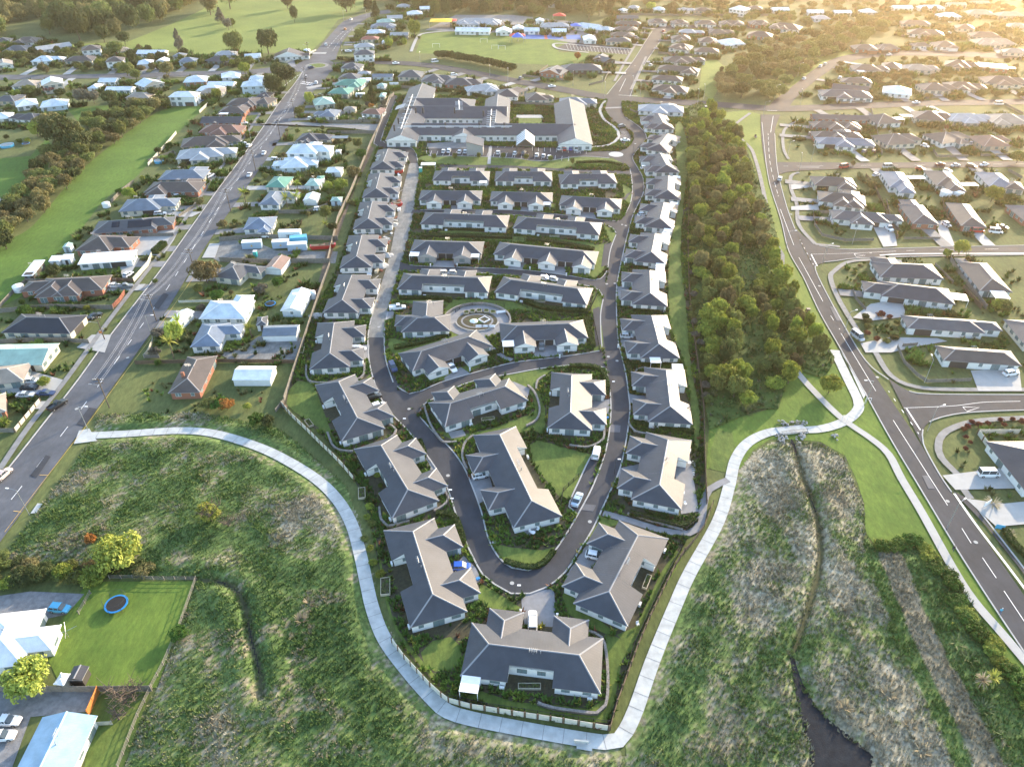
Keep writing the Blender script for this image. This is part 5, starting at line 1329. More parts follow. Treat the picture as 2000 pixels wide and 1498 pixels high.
for a in '''
405 553 8 11 olive|large dark round tree at the gravel drive entrance
388 572 3 3.5 bush|round shrub below the large dark round tree
426 588 4 5 green|bushy green tree above the pale blue-roofed house
545 562 4.2 4.6 green|round green tree on the lawn below the rusty shed
512 575 3.6 4.5 grey|greyish bush left of the round lawn tree
638 432 6.5 5.5 bush|tall round tree beside the garden fence above the containers
650 452 3.5 4 dark|dark round bush below the tall round tree by the fence
605 205 7 6.5 yellow|round yellow-orange tree beside the pale green house
585 228 5 6 bush|bushy tree beside the road below the round yellow tree
728 205 13 6 conifer|tall dark conifer behind the green-roofed houses
717 205 6 6 bush|bushy tree beside the tall dark conifer
725 212 3 4 orange|low orange-leaved bush below the tall dark conifer
692 348 5.5 6.5 olive|yellow-olive tree beside the boundary fence
668 372 5 6 lime|lime green tree at the garden end beside the boundary fence
642 372 4 4.5 yellow|small yellowish bush in the garden below the tiny white shed
700 290 5 5.5 bush|bush near the bend of the boundary fence
560 168 12 13 dark|large dark tree at the roundabout corner, right of a pair
537 188 12 12 dark|large dark tree at the roundabout corner, lower left of a pair
545 155 10 10 dark|dark tree behind the pair at the roundabout corner
525 106 17 15 dark|very tall dark tree behind the roundabout corner house
576 45 13 7 dark|lone dark tree on the golf course below the top edge
562 18 13 12 olive|brownish spreading tree on the golf course at the top
677 25 18 20 olive|broad tree at the road bend at the very top
735 38 14 11 conifer|tall dark conifer beside the road at the top
720 22 14 12 conifer|dark conifer left of the one by the road at the top
460 104 14 14 bush|broad round tree at the near edge of the golf course
352 100 15 9 palecone|pale bare-looking conifer at the near edge of the golf course
205 84 13 11 dark|dark tree leaning at the golf course edge
157 80 22 20 dark|tallest dark tree in front of the forest
245 88 9 10 dark|dark round tree beside the golf course corner
98 68 12 12 bush|mid green round tree in front of the forest at left
432 46 12 9 palecone|pale tree at the golf course treeline
447 60 9 7 grey|small pale tree in front of the golf course treeline
455 55 7 6 bush|small green tree on the golf course
412 30 18 16 olive|brownish big tree in the golf course treeline
450 18 20 18 bush|large tree at the right end of the golf course treeline
330 150 9 10 olive|olive round tree on the cross street at left
250 150 9 11 bush|bushy tree on the cross street left of the olive round tree
268 158 7 7 bush|smaller bushy tree below the cross street at left
92 145 5 5 olive|small tree by the cross street at far left
197 135 6 6 lime|lime tree above the cross street at far left
230 108 9 11 bush|bushy tree between the brown houses above the cross street
100 182 4.5 8 pink|pink blossoming tree in the left neighbourhood
60 188 6 10 bush|broad bush below the tan house at far left
35 192 5 6 lime|lime-green bush at far left neighbourhood
218 205 8 10 dark|dark round tree at the head of the small paddock
300 192 6 6 dark|dark tree beside the white long house, above the shelter belt
165 205 9 9 grey|grey half-bare tree above the small paddock
185 203 7 8 grey|second grey half-bare tree above the small paddock
424 195 6.5 6.5 lime|round lime tree beside the red-brown roofs
480 148 8 8 lime|lime tree beside the cross street near the roundabout
440 128 6 6 bush|small tree above the cross street near the power poles
455 132 5 5 lime|yellowish small tree above the cross street near the power poles
488 135 8 8 bush|bushy tree left of the roundabout
760 95 7 7 lime|round tree beside the small houses left of the school
810 75 13 10 lime|tall yellowish tree at the corner of the playing field
705 78 8 10 bush|dark bush left of the red-roofed house
790 92 6 4 lime|thin tree by the playing field path
850 35 14 10 bush|tall tree left of the school
870 38 16 9 dark|tall dark tree behind the yellow shade sail
1150 42 20 16 olive|very tall tree group behind the school, right one
1110 25 15 14 bush|tree behind the school at top centre
1170 32 18 14 olive|tall gum tree right of the school hall
1183 62 9 9 dark|dark tree beside the gabled school building
1168 80 5 5 dark|small dark tree at the school car park
1040 32 10 8 bush|bushy tree behind the small school hut
1070 22 14 12 bush|round tree above the school at top centre
1312 28 10 9 olive|round dark tree above the upper street row
1270 22 7 9 yellow|yellow-green tree above the upper street
1405 22 12 14 olive|broad brown tree left of the tall white house
1128 118 5 5 orange|small orange-leaved tree on the playing field edge
1407 160 6 8 olive|round bush on the grass right of the upper street
1408 145 5 3 olive|thin tree on the grass right of the upper street
1935 395 7 7.5 lime|bright yellow-green round tree at right between the side streets
1872 498 6 6.5 yellow|yellowish tree at the right of the middle side street
1848 503 3.2 3.4 lime|small street tree on the middle side street
1985 320 6 7 bush|tree at the far right end of the upper side street
1665 325 2.6 2.4 olive|small bush-like street tree on the upper side street
1960 610 4 5 bush|bush beside the fence between the right-hand gardens
1945 605 3.6 5 lime|lime bush beside the fence between the right-hand gardens
1618 768 5.5 6.5 lime|tall-stemmed lime-topped tree beside the concrete path fork
345 668 7 6 yellow|bushy yellow-green tree beside the palm trees
310 660 3 5 grey|small grey leafless-looking bush at the roadside
445 800 3.4 4.5 orange|orange-leaved bush at the foot of the brick house yard
432 800 3.4 5 green|green bush left of the orange-leaved bush
412 796 2.6 5 bush|low bush left of the two bright bushes by the brick house
484 800 2.0 2.4 yellow|small yellow bush right of the orange-leaved bush
242 1100 6.5 11 yellow|big round yellow-green willow bush in the rough grass
68 1345 6 9 yellow|yellow-leaved tree at the corner of the white house
352 1245 2.4 4 green|pale round bush beside the wooden paddock fence
180 1062 3 3 orange|small orange-leaved bush left of the round willow
525 832 3 4 dark|dark shrub beside the boundary fence foot
503 828 3.2 4.5 green|green shrub beside the boundary fence foot
90 755 3 3.6 lime|yellow-green shrub in front of the parked dark cars
305 555 2 2 bush|tiny shrub on the right verge of the long road'''.strip().splitlines():
    n_, lab = a.split('|'); x, y, h, w, k = n_.split(); tree(float(x), float(y), float(h), float(w), k, lab)
for x, y, h, w, lab in ((415, 1020, 6, 6, 'slender bare pale tree with yellow leaves in the rough grass'), (448, 1030, 3.5, 4, 'small leafless pale bush right of the slender bare tree'), (245, 1372, 5, 7, 'bare branching tree beside the orange fence'), (262, 1365, 4.5, 6, 'second bare tree beside the farm fence corner'), (233, 1405, 3.5, 5, 'small bare tree behind the pale blue building')):
    bare_tree(x, y, h, w, lab)
tree(412, 1018, 5, 5.5, 'yellow', 'thin yellow crown growing round the slender bare tree')
# forest mass behind the golf course: one wood
def massforest(name, poly, n, hr, wr, seed, label, kinds=('bush', 'dark', 'olive')):
    rs = random.Random(seed); pw = xy(poly); P = np.array(pw); x0, y0 = P.min(0); x1, y1 = P.max(0); VV = []; c = 0
    base = [np.empty(len(crownp(k, j).vertices)*3, np.float32) for k in kinds for j in (0, 1)]
    for b_, (k, j) in zip(base, [(k, j) for k in kinds for j in (0, 1)]): crownp(k, j).vertices.foreach_get('co', b_)
    by = {k: [] for k in kinds}
    while c < n:
        x = rs.uniform(x0, x1); y = rs.uniform(y0, y1)
        if not inside(np.array([x]), np.array([y]), pw)[0]: continue
        if in_houses(np.array([x]), np.array([y]), 2)[0]: continue
        c += 1; i = rs.randrange(len(base)); v = base[i].reshape(-1, 3).copy(); a = rs.uniform(0, 6.28); h = rs.uniform(*hr); w_ = rs.uniform(*wr)/2
        v = v[:len(v)//4*4]; q = v.copy(); v[:, 0] = (q[:, 0]*math.cos(a)-q[:, 1]*math.sin(a))*w_+x; v[:, 1] = (q[:, 0]*math.sin(a)+q[:, 1]*math.cos(a))*w_+y; v[:, 2] = q[:, 2]*h*.95
        by[kinds[i//2]].append(v)
    allv = []; mi = []
    for j, k in enumerate(kinds):
        if by[k]: vv = np.concatenate(by[k]); allv.append(vv); mi += [j]*(len(vv)//4)
    vv = np.concatenate(allv); o = fastmesh(name, vv, np.arange(len(vv)).reshape(-1, 4), crownp(kinds[0], 0).materials[0], kind='stuff')
    for k in kinds[1:]: o.data.materials.append(crownp(k, 0).materials[0])
    o.data.polygons.foreach_set('material_index', np.array(mi, np.int32)); setp(o, label, 'forest')
massforest('forest', '-60,92 -60,-25 470,-25 410,-8 395,8 340,28 300,52 260,62 190,78 150,66 90,62 40,70', 210, (12, 22), (12, 20), 8, 'dense dark forest behind the golf course at top left')
massforest('background_trees', '700,-30 2200,-40 2200,-18 1500,-6 1000,-4 700,-8', 170, (7, 12), (9, 16), 9, 'hazy line of trees beyond the farthest houses')
massforest('background_trees', '700,0 1240,-4 1250,14 1190,34 1090,26 1060,34 1000,28 900,26 840,26 780,8', 120, (7, 15), (8, 14), 10, 'trees among the far houses behind the school')
massforest('garden_trees', '1500,0 2060,-4 2060,100 1960,95 1900,80 1760,52 1700,44 1560,66 1505,60 1250,14 1250,0', 260, (3, 6), (4, 8), 14, 'small garden trees among the hazy far houses at upper right')
massforest('garden_trees', '1640,125 1760,118 2060,122 2060,195 1850,195 1700,195 1600,190', 110, (2.5, 4.5), (3, 6), 15, 'small garden trees inside the far curve at right')
massforest('garden_trees', '-20,80 240,98 420,112 500,122 480,137 300,140 -20,142', 90, (3, 6), (4, 7), 16, 'small garden trees among the houses above the far left cross street')
# hedge row along the school field, palms, flax
for i in range(24):
    t = i/23; tree(856+(1000-856)*t, 114+26*t**1.4+rnd.uniform(-1, 1), 5, 6.5, 'dark', 'dark shrub in the hedge row between playing field and curving road', 'shrubs below the playing field', shrub=True)
def fan_plant(name, x, y, h, w, mk, label, trunk=0, n=46, cat='plant', group=None):
    p = at(x, y); r = empty(name, (p.x, p.y, .05), 0); setp(r, label, cat, group); rs = random.Random(int(x*3+y)); V, Fc = [], []
    for i in range(n):
        a = rs.uniform(0, 6.28); e = rs.uniform(.15, 1.25); l = w/2*rs.uniform(.8, 1.1); px_, py_ = -math.sin(a), math.cos(a); prev = None
        for k in range(4):
            t = k/3; rr = l*t*math.cos(e*.6); z = trunk+h*(math.sin(e)*t*1.0-(t**2)*.45*(1.4-e)); ww = .11*w/3*(1-abs(t-.4))
            q = ((math.cos(a)*rr-px_*ww, math.sin(a)*rr-py_*ww, max(z, .02)), (math.cos(a)*rr+px_*ww, math.sin(a)*rr+py_*ww, max(z, .02)))
            j = len(V); V += q
            if k: Fc.append((j-2, j-1, j+1, j))
    meshobj('fronds', V, Fc, mk, r)
    if trunk: V, Fc = [], []; bar(V, Fc, (0, 0, 0), (0, 0, trunk+.2), .16, 7, .12); meshobj('trunk', V, Fc, 'bark', r)
for a in '''
palm_tree 340 700 3 5 leaf_yellow 5.5|yellow feathery palm tree at the lower roadside garden
palm_tree 355 655 2.6 4.4 leaf_yellow 5|yellow feathery palm tree behind the white gabled cottage
palm_tree 492 660 2.2 4 leaf_lime 3.5|green palm tree beside the timber deck
palm_tree 562 408 2.6 5 leaf_yellow 4.5|left palm tree of the pair beside the blue-grey house
palm_tree 580 404 2.6 5 leaf_yellow 4.5|right palm tree of the pair beside the blue-grey house
palm_tree 480 395 2.6 5 leaf_lime 4|palm tree beside the road above the blue-roofed house
palm_tree 636 445 1.8 3.4 leaf_yellow 1.5|small yellow-green palm on the lawn above the containers
palm_tree 582 372 2.2 4 leaf_lime 3|palm beside the green-roofed cream house
palm_tree 10 830 2 3 leaf_lime .8|spiky palm behind the white block wall at the left edge
flax_plant 1470 800 2 3.8 leaf_flax 0|flax clump left of the footbridge, left one
flax_plant 1484 790 2 3.8 leaf_flax 0|flax clump left of the footbridge, right one
flax_plant 1456 806 2 3.6 leaf_flax 0|flax clump below the dark trees left of the footbridge
flax_plant 1392 775 2 3.2 leaf_flax 0|flax clump beside the right boundary wall
flax_plant 1380 740 1.8 3 leaf_flax 0|flax clump by the boundary wall behind the third right villa
flax_plant 1940 985 1.8 4.4 leaf_straw 0|spiky pale plant beside the white sign in the right garden
flax_plant 1972 1045 1.4 2.6 leaf_straw 0|small spiky plant in the mulch bed behind the blue sign
flax_plant 1790 1150 1.8 4 leaf_flax 0|flax clump at the top of the marsh bank
flax_plant 1870 1260 1.8 4 leaf_flax 0|flax clump in the middle of the marsh bank
flax_plant 1890 1290 1.8 4 leaf_flax 0|flax clump just below the middle one on the marsh bank
flax_plant 1915 1388 2 4.6 leaf_flax 0|large flax clump on the lower marsh bank
flax_plant 1935 1425 2 4 leaf_flax 0|dark flax clump at the foot of the marsh bank
cabbage_tree 1912 1340 1.8 2.8 leaf_straw 1.6|pale spiky cabbage tree on the marsh bank, left of a pair
cabbage_tree 1932 1336 1.8 2.8 leaf_yellow 1.8|yellow spiky cabbage tree on the marsh bank, right of a pair
flax_plant 1962 1325 1.4 2.8 leaf_yellow 0|bright yellow bush on the edge of the marsh bank
flax_plant 1855 1225 1.2 2 leaf_yellow 0|small bright yellow bush on the marsh bank
toetoe_grass 1650 1385 2 3 leaf_straw 0|pale toetoe tussock right of the dark pond
toetoe_grass 1732 1360 2 3.4 leaf_straw 0|pale toetoe tussock in the marsh, middle one
toetoe_grass 1775 1420 1.8 3 leaf_straw 0|pale toetoe tussock near the bright green strip
toetoe_grass 1800 1470 2 3.6 leaf_straw 0|wide pale tussock at the bottom of the marsh
toetoe_grass 1640 985 1.6 3.4 leaf_straw 0|pale tussock beside the right meadow edge
toetoe_grass 1672 1150 1.6 2.4 leaf_straw 0|small pale tussock in the marsh
toetoe_grass 590 1215 2 3.6 leaf_straw 0|pale toetoe tussock in the left rough grass, lower
toetoe_grass 605 1180 1.8 3 leaf_straw 0|pale toetoe tussock in the left rough grass, upper'''.strip().splitlines():
    n_, lab = a.split('|'); nm, x, y, h, w, mk, tr = n_.split(); fan_plant(nm, float(x), float(y), float(h), float(w), mk, lab, float(tr), 60 if 'toe' in nm else 46, 'palm' if 'palm' in nm else 'plant')
# marsh bank hedge (a green bank of shrubs) and lower left thicket
def thicket(name, s, n, hr, wr, kinds, lab, grp, seed):
    rs = random.Random(seed); P = spline(pts(s), 1)
    for i in range(n):
        p = P[int(i*(len(P)-1)/max(1, n-1))]; k = rs.choice(kinds)
        tree(p.x+rs.uniform(-1, 1), p.y+rs.uniform(-1, 1), rs.uniform(*hr), rs.uniform(*wr), k, lab, grp, shrub=True, world=True)
thicket('bank', '1725,1068 1790,1066 1830,1110 1870,1180 1910,1235 1950,1300 1990,1350 2030,1400', 30, (1.2, 2.0), (3.4, 4.8), ['green', 'green', 'lime'], 'green shrub on the marsh bank below the mown meadow', 'shrubs along the marsh bank', 61)
thicket('thicket', '-10,1130 30,1138 75,1128 110,1125 150,1130 200,1128', 14, (1.4, 3.2), (3.4, 6), ['bush', 'lime', 'dark', 'yellow'], 'bushy shrub in the thicket above the trampoline lawn', 'shrubs in the thicket at left', 62)
thicket('thicket', '0,1098 60,1108 120,1112 200,1118 280,1115', 12, (.9, 2.2), (2.6, 5), ['olive', 'bush', 'dark'], 'shrub in the front row of the left edge thicket', 'shrubs in the thicket at left', 63)
thicket('b', '1352,470 1352,560 1358,640 1368,700 1378,790', 26, (1.4, 2.6), (2.2, 3.4), ['bush', 'lime', 'grey'], 'small shrub along the right boundary wall of the village', 'shrubs along the right village boundary', 64)
thicket('b', '1345,300 1348,380 1350,460', 18, (1.6, 2.6), (2.6, 3.6), ['bush', 'green'], 'small shrub along the upper right boundary wall of the village', 'shrubs along the upper right village boundary', 65)
thicket('b', '733,900 745,960 718,1010 722,1060 735,1120', 12, (.7, 1.4), (1.6, 2.6), ['green', 'bush', 'lime'], 'low shrub in the strip between boundary fence and left villas', 'shrubs on the left boundary strip', 66)
thicket('b', '1735,510 1700,512 1668,530 1672,560 1690,575 1702,560 1685,540 1715,520', 18, (.6, 1.0), (1.4, 2), ['olive', 'green'], 'low round shrub in the planted corner bed at right', 'shrubs in the right corner bed', 67)
thicket('b', '1690,625 1705,665 1730,668 1755,655 1750,630 1725,620', 12, (1.2, 2.2), (2, 3.4), ['red', 'bush', 'dark'], 'dark reddish shrub in the triangular bed left of the long house', 'shrubs in the triangular bed', 68)
thicket('b', '1885,838 1900,832 1950,828 1990,825', 9, (.9, 1.4), (1.6, 2.4), ['red'], 'red-leaved shrub in the row beside the lower side street', 'red shrubs by the lower side street', 69)
thicket('b', '1888,855 1890,868 1890,880', 3, (.8, 1.1), (1.2, 1.6), ['red'], 'small red-leaved shrub on the corner lawn', 'small red shrubs on the corner lawn', 70)
for i, (x, y) in enumerate(((848, 313), (889, 312), (935, 311), (983, 312), (1028, 314), (1075, 317), (1118, 322))): tree(x, y, 3.2, 2.6, 'bush', f'{ORD[i]} small tree from the left on the grass strip below the car park', 'young trees below the car park')
# scattered garden shrubs between suburb houses
def yard_shrubs():
    regs = ['0,160 480,150 500,190 420,215 330,195 230,200 130,205 60,290 0,300', '0,80 240,98 400,112 500,118 560,125 540,138 0,142', '480,260 560,230 760,180 745,240 720,290 690,350 640,450 480,440 430,470 400,470 500,310', '400,215 500,200 470,300 400,400 330,420 200,500 100,560 60,600 90,520 220,390 330,280', '0,600 200,560 180,600 110,730 0,740',
            '320,560 420,520 620,520 600,640 520,700 440,800 250,780 240,760', '620,110 760,30 820,90 800,120 1000,150 1150,185 1150,210 770,185 650,160', '1190,30 1500,30 1500,90 1420,100 1360,190 1270,185 1275,120', '1560,150 1700,130 2000,120 2000,190 1560,200', '1600,90 1760,40 2000,0 2000,110 1700,105', '1560,220 2000,215 2000,310 1570,310', '1580,340 2000,335 2000,470 1640,470', '1700,520 2000,510 2000,740 1850,740 1760,640', '1400,0 2000,0 1900,30 1500,70']
    tot = 0; rs = random.Random(77)
    for i, s in enumerate(regs):
        pw = xy(s); A = np.array(pw); area = 0
        for k in range(len(pw)): a, b = pw[k], pw[(k+1) % len(pw)]; area += a[0]*b[1]-a[1]*b[0]
        n = int(min(60, abs(area)/2/(150 if i not in (7, 8, 9, 13) else 420))); x, y = scatter(pw, n/max(1, abs(area)/2)*1.9, 100+i)
        k = ~in_houses(x, y, 1.2); x, y = x[k], y[k]; k = ~in_structs(x, y, ('road', 'driveway', 'path', 'kerb', 'paddock', 'golf_course')); x, y = x[k], y[k]
        for a, b in list(zip(x, y))[:n]:
            kd = rs.choice(['bush', 'green', 'dark', 'olive', 'lime', 'green', 'bush', 'grey']); h = rs.choice([1.5, 2, 2.5, 3.2, 4.5, 2]); w_ = h*rs.uniform(.9, 1.5)
            cn = {'bush': 'mid green', 'green': 'fresh green', 'dark': 'dark green', 'olive': 'brownish', 'lime': 'lime green', 'grey': 'greyish'}[kd]; sz = 'low' if h < 2.2 else 'medium' if h < 4 else 'tall'
            if tot < 110 and rs.random() < .5: tree(a, b, h, w_, kd, f'{sz} {cn} shrub in a garden among the suburban houses', f'{cn} garden shrubs', shrub=True, world=True); tot += 1
yard_shrubs()
# ================================================================ VEHICLES
PAINT = dict(white=(.78, .79, .80), silver=(.50, .52, .54), black=(.02, .02, .022), grey=(.16, .17, .18), blue=(.02, .10, .48), red=(.48, .03, .025), paleblue=(.36, .47, .58), darkblue=(.03, .05, .12), cyan=(.08, .38, .60), pink=(.62, .50, .46), orange=(.6, .25, .08), darkred=(.20, .03, .03), teal=(.04, .42, .40), brown=(.12, .06, .04))
for k, c in PAINT.items(): M['paint_'+k] = mat('paint_'+k, c, .28, var=.02, spec=.6)  # orange and pink put the evening sun into two lit cars' paint
M['tyre'] = mat('tyre', (.02, .02, .02), .9, var=0); M['lamp_red'] = mat('lamp_red', (.45, .02, .02), .3, var=0); M['lamp_clear'] = mat('lamp_clear', (.75, .75, .72), .2, var=0)
def loft(st, n=None):
    """st: list of (x, [(y,z)...]) stations, closed rings"""
    V = []; Fc = []; m = len(st[0][1])
    for x, ring in st: V += [(x, y, z) for y, z in ring]
    for i in range(len(st)-1):
        for j in range(m): a = i*m+j; b = i*m+(j+1) % m; Fc.append((a, b, b+m, a+m))
    Fc.append(tuple(range(m-1, -1, -1))); Fc.append(tuple((len(st)-1)*m+j for j in range(m))); return V, Fc
def ring(w, z0, z1, sh=.06): return [(-w, z0+.08), (-w+.05, z0), (w-.05, z0), (w, z0+.08), (w, z1-.12), (w-sh, z1), (-w+sh, z1), (-w, z1-.12)]
def car_meshes(kind):
    L = {'hatch': 4.0, 'sedan': 4.6, 'wagon': 4.7, 'ute': 5.2, 'van': 4.9}[kind]; h = L/2; w = .88; H_ = {'hatch': 1.5, 'sedan': 1.45, 'wagon': 1.68, 'ute': 1.78, 'van': 2.1}[kind]
    b = .92 if kind in ('hatch', 'sedan') else 1.05
    st = [(-h, ring(w*.86, .35, b-.08)), (-h+.12, ring(w*.95, .25, b)), (-h+.9, ring(w, .22, b)), (0, ring(w, .22, b)), (h-1.2, ring(w, .22, b-.02)), (h-.45, ring(w*.95, .24, b-.14)), (h-.05, ring(w*.82, .3, b-.28))]
    V, Fc = loft(st); MI = [0]*len(Fc)
    x0, x1, x2, x3 = {'hatch': (-h+.1, -h+.55, .35, 1.05), 'sedan': (-h+.75, -h+1.45, .3, 1.1), 'wagon': (-h+.08, -h+.35, .5, 1.2), 'ute': (-.55, -.35, .65, 1.35), 'van': (-h+.05, -h+.15, 1.2, 1.9)}[kind]
    def rg(x, ww, z0, z1): return (x, [(-ww*.98, z0), (ww*.98, z0), (ww*.86, z1), (-ww*.86, z1)])
    g = [rg(x0, w*.9, b-.03, b-.01), rg(x1, w*.9, b-.03, H_-.05), rg(x2, w*.9, b-.03, H_-.05), rg(x3, w*.9, b-.03, b-.01)]
    GV, GF = loft(g)
    RV, RF = [], []; t = w*.80; i = 0
    RV = [(x1-.02, -t, H_-.05), (x2, -t, H_-.05), (x2, t, H_-.05), (x1-.02, t, H_-.05), (x1+.06, -t+.06, H_), (x2-.1, -t+.06, H_), (x2-.1, t-.06, H_), (x1+.06, t-.06, H_)]
    RF = [(4, 5, 6, 7), (0, 1, 5, 4), (1, 2, 6, 5), (2, 3, 7, 6), (3, 0, 4, 7)]
    for x in ((x1+x2)/2, x1+.05, x2-.02):   # pillars
        for s in (-1, 1): box(RV, RF, x-.04, x+.04, s*w*.88-.035, s*w*.88+.035, b-.02, H_-.06)
    n = len(V)
    if kind == 'ute':
        bw = .8; V2, F2 = [], []; box(V2, F2, -h+.1, -.7, -bw, bw, b-.35, b+.01)
        for y in (-w, w-.08): box(V, Fc, -h+.05, -.6, y, y+.08, b-.02, b+.25)
        box(V, Fc, -h+.03, -h+.1, -w+.08, w-.08, b-.02, b+.25)
    def me(nm, v, f, m):
        q = bpy.data.meshes.new(nm); q.from_pydata([tuple(a) for a in v], [], f); q.materials.append(M[m]); return q
    wv, wf = [], []; bar(wv, wf, (0, -.11, 0), (0, .11, 0), .33, 12); 
    rv, rf = [], []; bar(rv, rf, (0, -.125, 0), (0, .125, 0), .19, 8)
    lv, lf = [], []; box(lv, lf, -.06, .06, -.16, .16, -.07, .07)
    return dict(L=L, body=me('body', V, Fc, 'paint_white'), glass=me('windows', GV, GF, 'glass'), roof=me('roof', RV, RF, 'paint_white'), wheel=me('wheel', wv, wf, 'tyre'), rim=me('rim', rv, rf, 'metal'), head=me('headlight', lv, lf, 'lamp_clear'), tail=me('taillight', lv, lf, 'lamp_red'), h=h, w=w, b=b)
CARM = {k: car_meshes(k) for k in ('hatch', 'sedan', 'wagon', 'ute', 'van')}
def car(x1, y1, x2, y2, col, kind, label, group=None):
    """x1,y1 rear pixel ; x2,y2 front pixel"""
    a, b = at(x1, y1), at(x2, y2); c = (a+b)/2; ang = math.atan2(b.y-a.y, b.x-a.x); D = CARM[kind]
    nm = {'hatch': 'parked_car', 'sedan': 'parked_car', 'wagon': 'parked_car', 'ute': 'pickup_truck', 'van': 'van'}[kind]; cat = {'ute': 'pickup truck', 'van': 'van'}.get(kind, 'car')
    r = empty(nm, (c.x, c.y, .24), ang); setp(r, label, cat, group)
    def ch(n, me, loc=(0, 0, 0), mt=None, par=r):
        o = bpy.data.objects.new(n, me); COL.objects.link(o); o.parent = par; o.location = loc
        if mt: o.material_slots[0].link = 'OBJECT'; o.material_slots[0].material = M[mt]
        return o
    ch('body', D['body'], mt='paint_'+col); ch('windows', D['glass']); ch('roof', D['roof'], mt='paint_'+col)
    if c.y < 420:
        for sx in (-1, 1):
            for sy in (-1, 1):
                w_ = ch('wheel', D['wheel'], (sx*(D['h']-.85), sy*(D['w']-.08), .33))
                if c.y < 220: ch('rim', D['rim'], par=w_)
        for sy in (-1, 1): ch('headlight', D['head'], (D['h']-.22, sy*.55, D['b']-.34)); ch('taillight', D['tail'], (-D['h']+.05, sy*.6, D['b']-.22))
    return r
